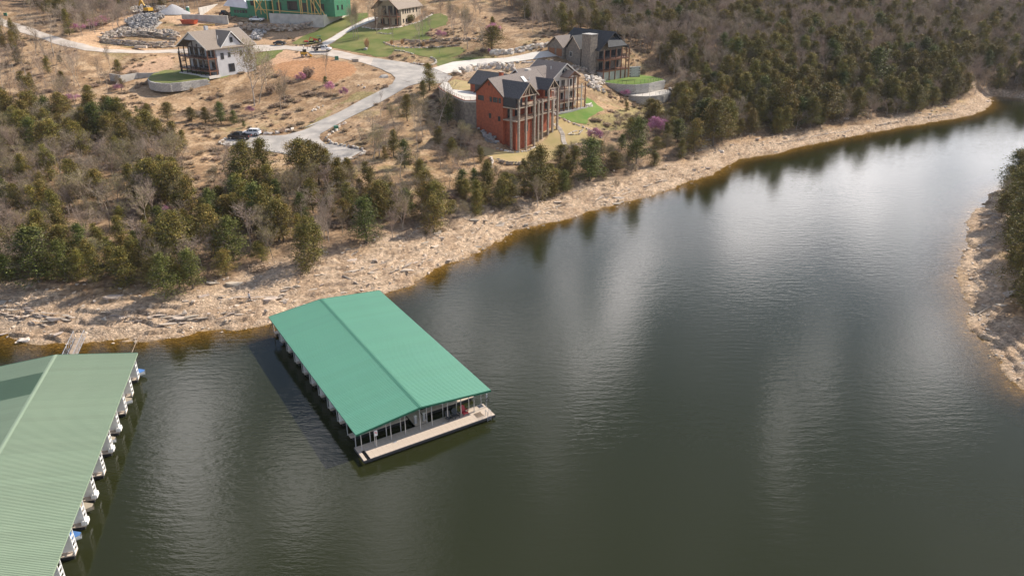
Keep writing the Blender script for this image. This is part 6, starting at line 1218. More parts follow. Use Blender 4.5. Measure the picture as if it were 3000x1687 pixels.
for a in [
 (CED, *T1(455, 690, 150), 'round dark cedar alone on the upper left slope', 'cedar', 1.3), (CED, *T1(570, 610, 80), 'small dark cedar just right of the lone round cedar at upper left', 'cedar', 1.1),
 (CED, *T1(315, 890, 190), 'pointed spruce-like tree on the left slope', 'conifer', .7), (CED, *T1(650, 1150, 230), 'dark green cedar below the pink bloom at left', 'cedar', 1.3), (CED, *T1(850, 985, 170), 'dark cedar left of the concrete foundation slope', 'cedar', 1.2),
 (CED, *T1(1150, 860, 110), 'small olive cedar below the concrete buttresses', 'cedar', 1.0), (CED, *T1(1290, 1065, 60), 'smallest dark cedar in the row on the brown slope', 'cedar', 1.3), (CED, *T1(1400, 1115, 130), 'second cedar from the left in the row on the brown slope', 'cedar', 1.3),
 (CED, *T1(1590, 1145, 165), 'rounded dark cedar standing clear in the row on the slope', 'cedar', 1.4), (CED, *T1(1810, 1150, 130), 'olive loose cedar in the middle of the slope row', 'cedar', 1.3), (CED, *T1(1945, 1170, 150), 'dark cedar left of the largest clump on the slope', 'cedar', 1.4),
 (CED, *T1(2090, 1175, 200), 'tallest cedar in the clump above the parking lot', 'cedar', 1.2), ([CED[5]], *T1(2210, 1180, 130), 'bright green cedar at the right end of the slope clump', 'cedar', 1.4), ([CED[5]], *T1(2305, 1210, 60), 'small bright green bush above the parked suv', 'shrub', 1.3),
 ([CED[5]], *T1(1430, 1345, 120), 'bright green young pine at the forest edge left of the parking', 'pine', 1.3), (CED, *T1(1730, 1400, 165), 'round green cedar left of the parking corner', 'cedar', 1.4), (CED, *T1(1570, 1375, 150), 'brownish cedar between two greener ones left of the parking', 'cedar', 1.2),
 (TALL, *T1(265, 770, 430), 'pale trunked tall bare tree leaning on the left slope', 'tree', 1.0), (TALL, *T1(510, 540, 470), 'tallest pale bare tree beside the gravel road at left', 'tree', 1.0), (TALL, *T1(410, 470, 380), 'bare tree with pale trunk above the gravel road bend', 'tree', .9), (TALL, *T1(570, 835, 420), 'thin bare tree leaning over the lone cedar', 'tree', .8),
 (TALL, *T1(760, 830, 360), 'slim pale bare tree in front of the left grass slope', 'tree', .8), (TALL, *T1(700, 800, 330), 'slim bare tree left of the grassy slope', 'tree', .8), (TALL, *T1(25, 830, 350), 'pale bare trunk at the far left edge', 'tree', .9),
 (TALL, *T1(340, 480, 300), 'thin bare tree between the two roads at far left', 'tree', .8), (TALL, *T1(150, 760, 380), 'thin bare birch-like tree near the left edge', 'tree', .8),
 (BARE, *T1(2400, 1005, 620), 'big bare tree with a double trunk in front of the grey house', 'tree', .85), (TALL, *T1(2440, 985, 480), 'slender bare tree just right of the big double trunked one', 'tree', .8), (BARE, *T1(2510, 800, 310), 'bare tree on the brown slope right of the grey house', 'tree', .7),
 (BARE, *T2(400, 1040, 330), 'bare tree with a straight grey trunk on the brown hollow', 'tree', .8), (BARE, *T2(438, 1000, 360), 'bare tree with ivy at its foot on the brown hollow', 'tree', .8), (BARE, *T2(830, 740, 260), 'bare tree rising behind a small cedar on the red soil', 'tree', .6), (CED, *T2(820, 808, 80), 'small cedar at the foot of a bare tree on the red soil', 'cedar', 1.3),
 (RED_, *T2(570, 770, 90), 'leftmost pink redbud on the brown slope', 'redbud', 1.3), (RED_, *T2(875, 880, 110), 'brightest pink redbud in the middle of the slope', 'redbud', 1.1), (RED_, *T2(980, 905, 90), 'pink redbud right of the brightest one on the slope', 'redbud', 1.1), (RED_, *T2(130, 1080, 80), 'small faint pink redbud at the foot of the big bare trees', 'redbud', 1.2),
 (BARE, *T2(1083, 362, 330), 'first bare tree on the lawn right of the driveway', 'tree', .6), (BARE, *T2(1098, 352, 330), 'second bare tree in the trio beside the driveway', 'tree', .6), (BARE, *T2(1128, 378, 280), 'third bare tree in the trio beside the driveway', 'tree', .7), (BARE, *T2(1305, 328, 320), 'curved bare tree in front of the tan house', 'tree', .8), (BARE, *T2(1228, 230, 230), 'bare tree beside the driveway at the tan house', 'tree', .7),
 (TALL, *T2(1465, 490, 370), 'thin bare tree on the lawn below the tan house', 'tree', .5), (BARE, *T2(1705, 447, 330), 'bare tree standing in the brown lawn island', 'tree', .75), (BARE, *T2(1733, 355, 280), 'bare tree behind the island tree on the lawn', 'tree', .6), (BARE, *T2(1758, 280, 240), 'bare tree at the upper lawn edge', 'tree', .6), (BARE, *T2(1655, 526, 210), 'small bare sapling where the lawn drops away', 'tree', .6),
 (TALL, *T2(1825, 350, 230), 'slim bare tree on the upper right lawn', 'tree', .6), (BARE, *T2(1893, 512, 220), 'slim bare tree at the lower right lawn edge', 'tree', .6), (BARE, *T2(2012, 290, 270), 'left tree of the bare pair behind the lawn', 'tree', .7), (BARE, *T2(2030, 367, 330), 'bare tree with dark trunk on the tan clearing', 'tree', .6), (BARE, *T2(2118, 382, 330), 'bare tree at the left of the paired trunks by the ledge', 'tree', .6), (BARE, *T2(2157, 467, 360), 'bare tree with twisted trunk at the end of the lawn', 'tree', .7), (BARE, *T2(2135, 385, 300), 'bare tree directly behind the twisted one', 'tree', .6),
 (BARE, *T2(2305, 492, 320), 'bare tree near the driveway rock cut', 'tree', .8), (BARE, *T2(1903, 160, 160), 'bare tree at the top corner of the green lawn', 'tree', .8), (RED_, *T2(1915, 372, 90), 'pink redbud on the lawn behind the island', 'redbud', 1.2), (RED_, *T2(2420, 330, 110), 'pink redbud in the scrub above the driveway', 'redbud', 1.5), (RED_, *T2(2362, 500, 40), 'small pink shrub above the driveway', 'redbud', 1.2),
 (CED, *T2(2390, 480, 210), 'dark shrubby cedar above the driveway', 'cedar', 1.9), (CED, *T2(1590, 1150, 240), 'narrow dark cedar on the slope below the junction', 'cedar', .85), (TALL, *T2(1868, 1240, 560), 'tall bare tree in front of the stone wall', 'tree', .7), (BARE, *T2(1740, 1292, 430), 'bare tree left of the tall one before the stone wall', 'tree', .7),
 (BARE, *T2(1690, 1440, 460), 'bare tree in the hollow below the junction', 'tree', .6), (BARE, *T2(1285, 1385, 370), 'spreading bare tree inside the road bend', 'tree', 1.0), (TALL, *T2(1333, 1005, 160), 'thin sapling beside the lower road', 'tree', .6), (BARE, *T2(1480, 1230, 260), 'spreading bare tree beside the narrow cedar', 'tree', .9), (BARE, *T2(2090, 1395, 190), 'pale bare shrub tree below the stone wall', 'tree', 1.3), (CED, *T2(2012, 1445, 140), 'small dark cedar below the stone wall', 'cedar', 1.0),
 (BARE, *T6(1100, 465, 235), 'fine branched bare tree between two cedar clumps above the shore', 'tree', .95), (BARE, *T6(1632, 645, 250), 'pale bare tree at the edge of the bank', 'tree', .8), (BARE, *T6(875, 918, 180), 'small bare tree alone on the pebbly bank', 'tree', .45), (BARE, *T6(1285, 783, 190), 'bare sapling nearest the water in the middle bank', 'tree', .5), (BARE, *T6(1420, 688, 85), 'short pale sapling on the middle bank', 'tree', .8), (BARE, *T6(1875, 602, 120), 'little bare tree on the bank below the brown thicket', 'tree', .9), (BARE, *T6(2178, 525, 120), 'little bare tree farthest right on the pebbly bank', 'tree', .9), (BARE, *T6(607, 1022, 100), 'thin sapling on the bank above the green dock', 'tree', .6),
 (CED, *T6(550, 300, 110), 'small cedar at the left in the hollow below the parking', 'cedar', .9), (CED, *T6(690, 350, 200), 'broad dark cedar in the hollow below the red house', 'cedar', 1.1), (CED, *T6(1030, 275, 130), 'dark cedar left of the tan lawn', 'cedar', 1.0), ([CED[5]], *T6(800, 395, 100), 'bright green low pine in the hollow', 'pine', 2.0), (CED, *T6(1100, 510, 150), 'low dark cedar clump above the bank', 'cedar', 1.5), ([CED[5]], *T6(1180, 490, 140), 'bright green cedar behind the low dark clump', 'cedar', 1.1),
 (CED, *T6(1200, 645, 210), 'cedar on the bank left of a rounder one', 'cedar', 1.1), (CED, *T6(1375, 640, 225), 'rounder cedar on the bank edge', 'cedar', 1.2), (CED, *T6(1650, 570, 370), 'large dark cedar below the tan lawn on the shore bank', 'cedar', 1.1), (CED, *T6(2000, 440, 300), 'broad brown-green cedar thicket right of the largest cedar', 'cedar', 1.3), (CED, *T6(2330, 320, 320), 'tall cedar at the right end of the house slope', 'cedar', 1.0), (CED, *T6(1850, 470, 180), 'brownish cedar at the foot of the thicket', 'cedar', 1.2),
 ([CED[5]], *T6(700, 690, 200), 'bright green cedar at the lower edge of the middle forest', 'cedar', 1.4), (CED, *T6(880, 690, 210), 'cedar at the right end of the middle forest', 'cedar', 1.1), (CED, *T6(420, 880, 330), 'large olive cedar overhanging the pebbly bank', 'cedar', 1.2), (CED, *T6(60, 1020, 330), 'cedar on the bank nearest the green dock', 'cedar', .9), (CED, *T6(230, 510, 230), 'dark pointed cedar at the parking lot corner', 'cedar', 1.2), (CED, *T6(40, 420, 260), 'broad cedar overlapping the parking lot', 'cedar', 1.2),
 (CED, *T5(2005, 1000, 370), 'lone cedar on the open bank behind the green dock', 'cedar', .95), (CED, *T5(270, 1080, 380), 'broad green cedar at the left edge of the bank', 'cedar', 1.4), (CED, *T5(830, 1090, 260), 'wide olive cedar at the bank edge left of centre', 'cedar', 1.4), (CED, *T5(1100, 1170, 310), 'brownish bushy cedar at the bank edge', 'cedar', 1.1), (CED, *T5(1185, 970, 360), 'tall dark cedar behind the brownish one', 'cedar', 1.1), (CED, *T5(1480, 1020, 170), 'low olive cedar on the bank slope', 'cedar', 1.5), (CED, *T5(1710, 935, 140), 'yellowish low cedar in the open spot of the bank', 'cedar', 1.4),
 (CED, *T5(1400, 720, 270), 'tall dark cedar beside the forest gap', 'cedar', .9), (BARE, *T5(1642, 850, 360), 'bare dark tree in the forest opening', 'tree', .8), (TALL, *T5(165, 850, 330), 'white branched bare tree among cedars at far left', 'tree', .9), (RED_, *T5(1112, 640, 90), 'pink redbud in the forest gap', 'redbud', 1.2), (RED_, *T5(1735, 590, 140), 'pink redbud among cedars below the parking lot', 'redbud', 1.2), (RED_, *T5(2010, 590, 100), 'dim pink redbud beside the green pines', 'redbud', 1.2),
 (CED, *T5(1620, 480, 320), 'tall cedar overlapping the dark pickup', 'cedar', 1.1), (CED, *T5(1740, 440, 300), 'tall cedar overlapping the parking lot centre', 'cedar', .9), (CED, *T5(1990, 470, 330), 'broad crowned cedar in front of the parking lot', 'cedar', 1.2), (BARE, *T5(1875, 260, 130), 'small bare tree in front of the parking lot', 'tree', .9),
 (CED, *T4(80, 1160, 250), 'dark cedar on the bank just past the tan lawn', 'cedar', 1.2), (CED, *T4(230, 1110, 330), 'tall dark cedar with a brown side on the far bank', 'cedar', 1.1), (CED, *T4(540, 990, 140), 'small pointed green cedar on the far bank', 'cedar', 1.2), (CED, *T4(740, 960, 330), 'large cedar at the waterline bend of the far bank', 'cedar', 1.1), (CED, *T4(1050, 930, 280), 'broad cedar on the far bank before the thicket', 'cedar', 1.4), (CED, *T4(1310, 890, 210), 'rounded cedar on the far bank', 'cedar', 1.3), ([CED[5]], *T4(1440, 660, 280), 'big bright green pine standing above the far bank', 'pine', 1.4), (CED, *T4(1570, 800, 200), 'dark cedar below the bright pine', 'cedar', 1.2), (CED, *T4(1480, 840, 90), 'smallest pointed cedar on the far bank', 'cedar', 1.0),
 (RED_, *T1(860, 270, 90), 'left pink redbud in the scrub above the construction track', 'redbud', 1.8), (RED_, *T1(940, 250, 100), 'middle pink redbud in the scrub above the construction track', 'redbud', 1.8), (RED_, *T1(760, 300, 80), 'faint pink redbud beside the first road bend', 'redbud', 1.9), (RED_, *T1(700, 960, 80), 'pink redbud above the dark cedar on the left slope', 'redbud', 2.0), (RED_, *T1(1100, 870, 80), 'pink redbud in front of the concrete buttresses', 'redbud', 1.3),
 (RED_, *P3([(2060, 1150)])[0], 62, 'bright pink redbud right of the slope below the terraces', 'redbud', 1.2), (CED, *P3([(2090, 1010)])[0], 36, 'dark green round bush below the terraces', 'shrub', 1.9), (RED_, *P3([(1820, 830)])[0], 24, 'pink shrub against the lower curved wall', 'redbud', 1.3), (CED, *P3([(1840, 948)])[0], 30, 'small dark cedar below the lower curved wall', 'cedar', 1.1), (RED_, *P3([(1560, 1190)])[0], 40, 'pale pink redbud at the edge of the tan lawn', 'redbud', 1.4), (CED, *P3([(1880, 1180)])[0], 60, 'dark cedar left of the bright pink redbud', 'cedar', 1.3), (CED, *P3([(2180, 1250)])[0], 70, 'dark cedar right of the bright pink redbud', 'cedar', 1.2),
 (CED, 2975, 640, 150, 'olive cedar leaning over the middle of the right bank', 'cedar', 1.2), (CED, 2962, 560, 120, 'small cedar at the far tip of the right bank', 'cedar', 1.2), (CED, 2975, 760, 150, 'cedar above the shadow stripes on the right bank', 'cedar', 1.2), (CED, 3030, 800, 190, 'cedar mostly outside the frame on the right bank', 'cedar', 1.2), (CED, *TR(890, 300, 240), 'dark cedar at the tip of the right bank', 'cedar', 1.2), (CED, *TR(850, 560, 260), 'green cedar leaning over the right bank stones', 'cedar', 1.1), (BARE, *TR(795, 880, 190), 'bare tree on the stones of the right bank', 'tree', .8), (CED, *TR(905, 480, 300), 'tall cedar behind the right bank', 'cedar', 1.1), (CED, *TR(900, 720, 240), 'dark cedar above the shaded stones of the right bank', 'cedar', 1.2), (CED, *TR(930, 860, 200), 'dark cedar at the right frame edge', 'cedar', 1.2)]:
    prs, u, v, h, lb, ct, wd = a; tree(prs, u, v, h, lb, ct, wd)
for nm_, pl_, lb_ in (('rock_ledge', [(0, 905), (60, 915), (150, 935), (230, 940)], 'thin dark layered ledge on the bank at the far left'), ('rock_ledge', [(0, 928), (70, 940), (140, 958)], 'lowest layered ledge at the far left waterline'), ('rock_ledge', [(300, 930), (400, 940), (470, 935), (560, 925)], 'layered ledge on the bank above the gangway'),
        ('rock_ledge', [(470, 955), (560, 945), (640, 930), (720, 920)], 'pale layered ledge at the waterline between the docks'), ('rock_ledge', [(640, 880), (720, 885), (800, 880), (860, 868)], 'dark stepped ledge just behind the green dock roof'), ('rock_ledge', [(830, 850), (900, 850), (960, 835)], 'broken ledge above the far corner of the green dock'), ('rock_ledge', [(1000, 812), (1080, 795), (1150, 770)], 'low ledge on the bank right of the green dock'), ('rock_ledge', [(1150, 800), (1230, 765), (1290, 735)], 'stepped ledge near the water right of the green dock'),
        ('rock_ledge', [(1440, 660), (1540, 640), (1640, 610)], 'thin ledge along the middle pebbly bank'), ('rock_ledge', [(1750, 590), (1850, 560), (1950, 530)], 'thin ledge near the water below the brown thicket'), ('rock_ledge', [(2280, 425), (2380, 405), (2500, 385)], 'rock ledge on the far bank under the cedars'), ('rock_ledge', [(2560, 370), (2680, 352), (2800, 335)], 'rock ledge on the far point of the bank')):
    stone_line(nm_, pl_, lb_, 'rock ledge', (2.3, .8, .26), .75, SLABM, 2, .5, up=-.05)
x, y, z = hit(*P2([(1210, 462)])[0]); link('pampas_grass', GRSM, None, (x, y, z), (0, 0, 0), (2.6, 2.6, 1.9), label='tall tan ornamental grass clump beside a boulder on the lawn', cat='grass clump')
for p, lb in ((P2([(1440, 425)])[0], 'tan ornamental grass at the left of the brown lawn island'), (P2([(1740, 440)])[0], 'tan ornamental grass beside the tree in the lawn island'), (P2([(1540, 420)])[0], 'reddish tan grass clump in the middle of the lawn island')):
    x, y, z = hit(*p); link('pampas_grass', GRSM, None, (x, y, z), (0, 0, 1), (1.9, 1.9, .9), label=lb, cat='grass clump')
for p, s, lb in ((P2([(660, 735)])[0], 3.0, 'brown brush heap on the red soil'), (P2([(300, 885)])[0], 2.6, 'dark brush heap under the bare trees'), (P1([(1810, 860)])[0], 1.0, 'small dark stump on the slope below the curved wall'), (P2([(1660, 130)])[0], 2.4, 'olive hedge shrub beside the tan house'), (P2([(1620, 215)])[0], 2.6, 'pale yellow shrub bed under the tan house windows')):
    x, y, z = hit(*p); place(SHR[1] if 'heap' in lb or 'stump' in lb else SHR[2], x, y, z, 1.1 * s, 1.0, lb, 'shrub')
# driftwood
for (a, b, r_, lb) in (((1290, 643), (1325, 625), .14, 'bleached fallen log on the middle bank'), ((1000, 810), (1062, 850), .22, 'dark fallen log on the bank behind the green dock'), ((1200, 735), (1262, 715), .06, 'thin driftwood stick on the pebbly bank'), ((2850, 935), (2915, 895), .12, 'fallen branch on the stones of the right bank')):
    A2 = Vector(hit(*a)) + Vector((0, 0, .15)); B2 = Vector(hit(*b)) + Vector((0, 0, .2)); mb = MB(); Mi = A2.lerp(B2, .5) + Vector((.1, .1, .12)); mb.tube(A2, Mi, r_, r_ * .8, 7, True); mb.tube(Mi, B2, r_ * .8, r_ * .5, 7, True); mb.tube(Mi, Mi + Vector((.5, .6, .4)), r_ * .4, r_ * .2, 5, True)
    o = mb.build('fallen_log', M['rockpale'] if 'bleached' in lb else M['bark'], None); tag(o, lb, 'log')
# ------------------------------------------------------------------ forest
cell = 2.5; X, Y = np.meshgrid(np.arange(-330, 330, cell), np.arange(85, 470, cell)); X = X.ravel() + rng.uniform(-1.15, 1.15, X.size); Y = Y.ravel() + rng.uniform(-1.15, 1.15, Y.size)
sdv = sdf(X, Y); ok = (sdv > 2.5) & (np.abs(X) < 45 + Y * .80); X = X[ok]; Y = Y[ok]; sdv = sdv[ok]; Zt = Hs(X, Y, sdv); U, V, Dp = proj(X, Y, Zt)
dc = np.zeros(len(X)); db = np.zeros(len(X)); done = np.zeros(len(X), bool); zone = np.zeros(len(X), int)
def region(P, c, b, z):
    global done
    m = (~done) & pip(U, V, P); dc[m] = c; db[m] = b; zone[m] = z; done |= m
for P in CLEAR: region(P, 0, 0, 0)
# keep the view and the buildings clear
for (x, y, r_) in ((7, 205, 14), (14, 228, 14), (28, 272, 20), (44, 266, 14), (-98, 252, 14), (-110, 238, 7), (-84, 325, 26), (-112, 320, 16), (-38, 322, 17), (-8, 216, 12), (27, 292, 10)):
    m = (~done) & ((X - x) ** 2 + (Y - y) ** 2 < r_ * r_); done |= m
region(F_gap, .02, .03, 1)
region(F_dense, .28, .27, 1); region(F_band, .15, .15, 2); region(F_right, .20, .08, 3)
region(F_leftslope, .02, .11, 4); region(F_park, .01, .08, 5); region(F_sparse, .02, .07, 6)
region(F_topleft, .05, .30, 7); region(F_topmid, .05, .30, 7); region(F_hill, .27, .42, 8)
m = (~done) & (X > 60) & (Y < 200) & (X < 135); done |= m
m = (~done) & ((U < -20) | (U > 3020) | (V < -8)) & (sdv > 12); dc[m] = .22; db[m] = .25; zone[m] = 9; done |= m
pn = fbm(X / 28, Y / 28, 3); mixf = sstep(.38, .62, pn); hill = (zone == 8) | (zone == 7) | (zone == 9)
# bare woods higher up the hill, cedars lower
up = sstep(18, 60, sdv); dcv = np.where(zone == 8, dc * (1.25 - .75 * up) * (1.5 - mixf), dc * (1.75 - 1.45 * mixf)); dbv = np.where(zone == 8, db * (.35 + .95 * up) * (.7 + .5 * mixf), db * (.7 + .6 * mixf))
u_ = rng.rand(len(X)); kind = np.where(u_ < dcv, 1, np.where(u_ < dcv + dbv, 2, 0))
HA = np.array(HAND); dmin = np.full(len(X), 99.)
for hx, hy in HAND: dmin = np.minimum(dmin, np.hypot(X - hx, Y - hy))
kind[dmin < 2.2] = 0
wfv = (1 - .52 * sstep(30, 75, X)) * np.where((X > 184) & (Y > 296), .4, 1); kind[(sdv < 10 * wfv) & (zone != 1) & (zone != 2) & (zone != 3)] = 0
kind[(sdv < 7 * wfv + 5 * (fbm(X / 9, Y / 9, 2) - .5) * wfv)] = 0
ZN = {1: 'forest below the parking lot', 2: 'shore bank thicket', 3: 'right bank', 4: 'left slope', 5: 'grove above the lawns', 6: 'hollow below the junction', 7: 'woods behind the construction yard', 8: 'wooded hill on the right', 9: 'woods outside the clearing', 0: 'slope'}
LBL = {('c', 1): 'dark cedar crowded in the left foreground forest', ('c', 2): 'dark cedar in the thicket along the middle shore', ('c', 3): 'dark cedar on the rocky right bank', ('c', 4): 'small cedar on the pale left slope', ('c', 5): 'cedar in the grove above the lawns', ('c', 6): 'cedar in the hollow below the junction', ('c', 7): 'cedar in the woods behind the construction yard', ('c', 8): 'cedar in the dense wood on the right hill', ('c', 9): 'cedar in the wood at the edge of view',
       ('b', 1): 'grey bare tree crowded in the left foreground forest', ('b', 2): 'grey bare tree in the thicket along the middle shore', ('b', 3): 'bare tree on the rocky right bank', ('b', 4): 'pale bare tree on the left slope', ('b', 5): 'bare tree in the grove above the lawns', ('b', 6): 'bare tree in the hollow below the junction', ('b', 7): 'bare tree in the woods behind the construction yard', ('b', 8): 'bare tree in the dense wood on the right hill', ('b', 9): 'bare tree in the wood at the edge of view'}
rest = {}; SRC = {}
MARKS = [(0, 760, 'at the left frame edge'), (150, 640, 'left of the broad bank cedar'), (300, 800, 'above the left dock gangway'), (420, 600, 'in the left forest centre'), (560, 820, 'behind the gap between the docks'), (560, 560, 'beside the bare forest gap'), (700, 700, 'uphill of the green dock'), (680, 500, 'below the dark pickup'), (820, 480, 'below the parking lot'), (900, 620, 'in the forest middle'), (960, 520, 'under the lot corner'), (1080, 640, 'right of the lone bank cedar'), (1180, 560, 'in the hollow forest end'), (1330, 560, 'left of the tan lawn bank'),
         (1500, 520, 'below the stacked stone wall'), (1650, 480, 'below the stepping stones'), (1850, 430, 'on the bank under the redbud'), (2000, 380, 'right of the terraces'), (150, 420, 'on the upper left forest edge'), (330, 470, 'below the upper slope cedars'), (2990, 700, 'over the shaded right bank stones'), (2200, 340, 'above the sandy far shore'), (2600, 290, 'above the far point')]
USED_L = set()
def tree_label(code, pi, h, wd, zn, x, y, u, v, sd):
    mk = min(MARKS, key=lambda m_: (m_[0] - u) ** 2 + 2 * (m_[1] - v) ** 2)[2]
    sz = 'very small' if h < 4.6 else 'small' if h < 5.6 else 'mid-sized' if h < 6.7 else 'tall' if h < 7.8 else 'very tall'; w = 'narrow ' if wd < 1.0 else 'broad ' if wd > 1.18 else ''
    edge = ', nearest the shore' if sd < 14 else ', deep in the trees' if sd > 40 else ''
    if code == 'c': k = ('olive cedar', 'upright olive cedar', 'wide cedar', 'pointed cedar', 'open cedar', 'green pine')[pi]
    else: k = ('grey bare tree', 'spreading bare tree', 'upright bare tree', 'budding olive tree', 'half budding tree', 'low forked bare tree')[pi]
    t_ = f'{sz} {w}{k} {mk}{edge}'
    if t_ in USED_L: t_ = f'{sz} {w}{k} {mk}, ' + (', nearer the bank edge' if sd < 25 else ', farther up the slope')[2:]
    USED_L.add(t_); return t_ if len(t_.split()) <= 16 else f'{sz} {w}{k} {mk}'
for code, kk, prs, lim in (('c', 1, CED, 225), ('b', 2, BARE, 225)):
    ids = np.where(kind == kk)[0]; vis = (U[ids] > -150) & (U[ids] < 3150) & (V[ids] > -60) & (V[ids] < 1500); order = ids[np.argsort(np.where(vis, Dp[ids], Dp[ids] + 5000))]
    for n_, i in enumerate(order):
        r_ = random.random(); zn = int(zone[i])
        if code == 'c': h = 4.3 + 4.9 * random.random() ** 1.1; pi = random.choice((0, 1, 2, 3, 4, 0, 1, 2, 5)); wd = random.uniform(.95, 1.3); 
        else: h = 4.6 + 4.2 * random.random(); pi = random.choice((0, 1, 2, 3, 3, 4, 4, 5)) if zn in (1, 2, 3, 6) else random.choice((0, 1, 2, 5, 4)); wd = random.uniform(.8, 1.25)
        if zn == 4 and code == 'b': h += 2; wd *= .7
        if zn in (8, 7, 9): h *= 1.12
        if zn == 2: h *= .72; wd *= 1.25
        pr = prs[pi]
        if n_ < lim:
            o_ = place(pr, X[i], Y[i], Zt[i] - .05, h, random.uniform(0, 6.28), tree_label(code, pi, h, wd, zn, X[i], Y[i], U[i], V[i], sdv[i]), 'cedar' if code == 'c' else 'tree', ('cedars in the ' if code == 'c' else 'bare trees in the ') + ZN[zn], full=n_ < 110, wide=wd)
            if n_ >= 110: SRC.setdefault(id(pr), o_)
        else: rest.setdefault((code, pi), []).append((X[i], Y[i], Zt[i] - .05, h / pr.H, wd))
def scatter(name, src, pts, label, matname=None, kind='stuff'):
    """thousands of plants as one object: geometry nodes put a copy of one plant on every point"""
    me = bpy.data.meshes.new(name); me.from_pydata([p[:3] for p in pts], [], [])
    a = me.attributes.new('sc', 'FLOAT_VECTOR', 'POINT'); a.data.foreach_set('vector', np.array([(p[3] * p[4], p[3] * p[4], p[3]) for p in pts], dtype=np.float32).ravel())
    o = link(name, me, None, label=label, kind=kind)
    g = bpy.data.node_groups.new(name, 'GeometryNodeTree'); g.interface.new_socket('Geometry', in_out='INPUT', socket_type='NodeSocketGeometry'); g.interface.new_socket('Geometry', in_out='OUTPUT', socket_type='NodeSocketGeometry')
    n = g.nodes; l = g.links; gi = n.new('NodeGroupInput'); go = n.new('NodeGroupOutput'); oi = n.new('GeometryNodeObjectInfo'); oi.inputs['Object'].default_value = src; oi.inputs['As Instance'].default_value = True
    ip = n.new('GeometryNodeInstanceOnPoints'); na = n.new('GeometryNodeInputNamedAttribute'); na.data_type = 'FLOAT_VECTOR'; na.inputs['Name'].default_value = 'sc'
    rv = n.new('FunctionNodeRandomValue'); rv.data_type = 'FLOAT_VECTOR'; rv.inputs[0].default_value = (-.04, -.04, 0); rv.inputs[1].default_value = (.04, .04, 6.283)
    l.new(gi.outputs[0], ip.inputs['Points']); l.new(oi.outputs['Geometry'], ip.inputs['Instance']); l.new(na.outputs['Attribute'], ip.inputs['Scale']); l.new(rv.outputs[0], ip.inputs['Rotation']); l.new(ip.outputs[0], go.inputs[0])
    md = o.modifiers.new('scatter', 'NODES'); md.node_group = g; return o
def source(pr, lb):
    if id(pr) not in SRC:
        x, y = random.uniform(-60, -40), random.uniform(395, 430)
        SRC[id(pr)] = place(pr, x, y, hz(x, y), pr.H, 0, lb, 'tree' if pr.kind != 'shrub' else 'shrub', 'plants in the woods behind the construction yard', full=False)
    return SRC[id(pr)]
for (code, pi), pts in sorted(rest.items()):
    pr = (CED if code == 'c' else BARE)[pi]; s = source(pr, 'cedar deep in the woods behind the yard' if code == 'c' else 'bare tree deep in the woods behind the yard')
    scatter('cedar_wood' if code == 'c' else 'bare_wood', s, pts, 'far cedars of the wooded hillside' if code == 'c' else 'far bare trees of the wooded hillside')
# dry brush, weeds and understory
nB = 30000; bx = rng.uniform(-200, 210, nB); by = rng.uniform(95, 340, nB); bs_ = sdf(bx, by); k_ = (bs_ > 5) & (np.abs(bx) < 30 + by * .72); bx, by, bs_ = bx[k_], by[k_], bs_[k_]; bz = Hs(bx, by, bs_); bu, bv, bd = proj(bx, by, bz)
keep = np.ones(len(bx), bool)
for P in CLEAR: keep &= ~pip(bu, bv, P)
sandP = P1([(640, 440), (700, 420), (620, 330), (900, 290), (1130, 170), (1300, 125), (1870, 120), (2130, 225), (2560, 215), (2870, 200), (2900, 215), (2500, 250), (2030, 270), (1700, 240), (1450, 160), (1200, 240), (950, 350), (940, 430), (1500, 470), (1500, 480), (900, 460)])
keep &= ~pip(bu, bv, sandP); keep &= ~pip(bu, bv, P2([(330, 560), (560, 545), (900, 565), (1090, 610), (1110, 690), (930, 770), (600, 750), (380, 720), (300, 640)]))
for (x, y, r_) in ((7, 205, 11), (14, 228, 11), (33, 272, 13), (46, 264, 10), (-100, 250, 11), (-110, 238, 6), (-84, 325, 20), (-8, 216, 11)): keep &= (bx - x) ** 2 + (by - y) ** 2 > r_ * r_
dens = sstep(.46, .62, fbm(bx / 12, by / 12, 4)) * .75 + .04; dens = dens * sstep(5, 14, bs_)
keep &= rng.rand(len(bx)) < dens
ii = np.where(keep)[0]; hs = rng.rand(len(ii)) ** 2
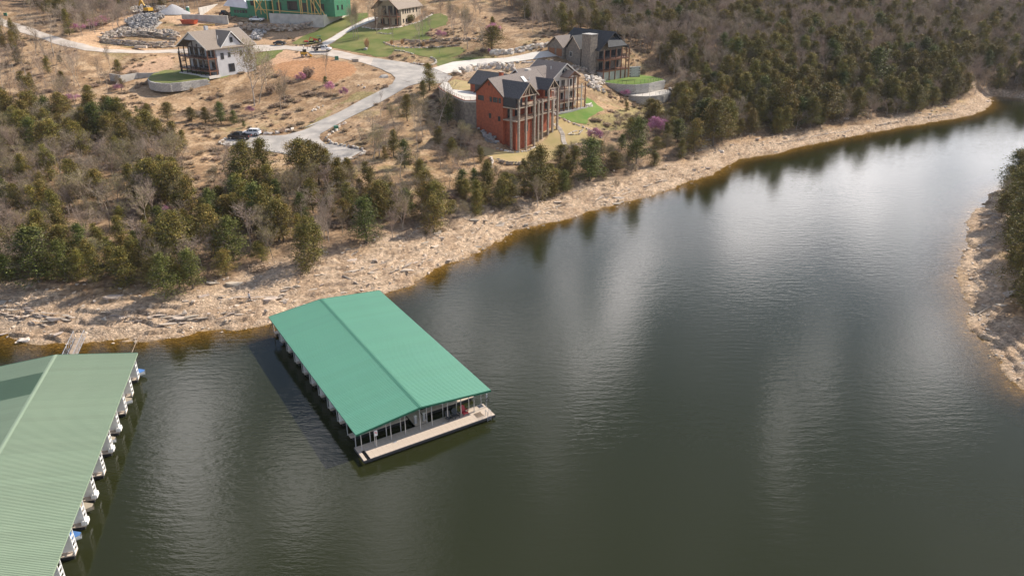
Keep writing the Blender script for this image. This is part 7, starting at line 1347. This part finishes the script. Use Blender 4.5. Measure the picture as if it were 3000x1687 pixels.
for k in range(2):
    sub = [(bx[i], by[i], bz[i] - .05, .16 + .6 * hh ** 1.5, random.uniform(1.3, 2.8)) for i, hh in zip(ii[k::2], hs[k::2])]
    scatter('dry_brush', place(SHR[k], *hit(*((330, 380), (1230, 420))[k]), 1.3, 0, ('brown shrub beside the upper left forest edge', 'dense brown shrub in the hollow left of the tan lawn')[k], 'shrub', None, full=False), sub, 'dry brown brush and weeds on the slopes')
# ------------------------------------------------------------------ shore stones
n = 0; ax = rng.uniform(-125, 205, 60000); ay = rng.uniform(75, 320, 60000); asd = sdf(ax, ay); k_ = (asd > -2.0) & (asd < 15) & (np.abs(ax) < 12 + ay * .72); ax, ay, asd = ax[k_], ay[k_], asd[k_]; az_ = Hs(ax, ay, asd, True); ad = proj(ax, ay, az_)[2]
w = rng.rand(len(ax)) < np.clip((150 / ad) ** 2, 0, 1); ax, ay, az_, ad, asd = ax[w], ay[w], az_[w], ad[w], asd[w]
big = 0
for i in np.argsort(ad)[::9]:
    if big >= 260: break
    if rng.rand() < .5 or asd[i] < 0: continue
    s = random.uniform(.9, 2.4) if random.random() < .6 else random.uniform(.6, 1.1); big += 1
    link('shore_slab', random.choice(SLABM), ground, (ax[i], ay[i], az_[i] + .02), (random.uniform(-.12, .12), random.uniform(-.12, .12), random.uniform(-.5, .9)), (s * 1.4, s, s * random.uniform(.5, 1.0)))
vs_all = []; fs_all = []; nv = 0; tm = [np.array([v.co[:] for v in m_.vertices]) for m_ in ROCK[:6]]; tf = [[tuple(p.vertices) for p in m_.polygons] for m_ in ROCK[:6]]
for i in range(min(len(ax), 17000)):
    k = rng.randint(6); s = .13 + .55 * rng.rand() ** 3.5; a = rng.rand() * 6.28; c_, s_ = math.cos(a), math.sin(a); v = tm[k] * np.array([s * 1.3, s, s * .55]); v = np.stack([v[:, 0] * c_ - v[:, 1] * s_ + ax[i], v[:, 0] * s_ + v[:, 1] * c_ + ay[i], v[:, 2] + az_[i] + s * .08], 1)
    vs_all.append(v); fs_all += [tuple(nv + j for j in f) for f in tf[k]]; nv += len(v)
me = bpy.data.meshes.new('shore_pebbles'); me.from_pydata(np.concatenate(vs_all).tolist(), [], fs_all); me.materials.append(M['shorestone'] if 'shorestone' in M else mat('shore_stones', (.66, .55, .44), .9, (.42, .33, .25), .9, .3, 6)); link('shore_stones', me, None, label='loose broken limestone covering the lake banks', kind='stuff')
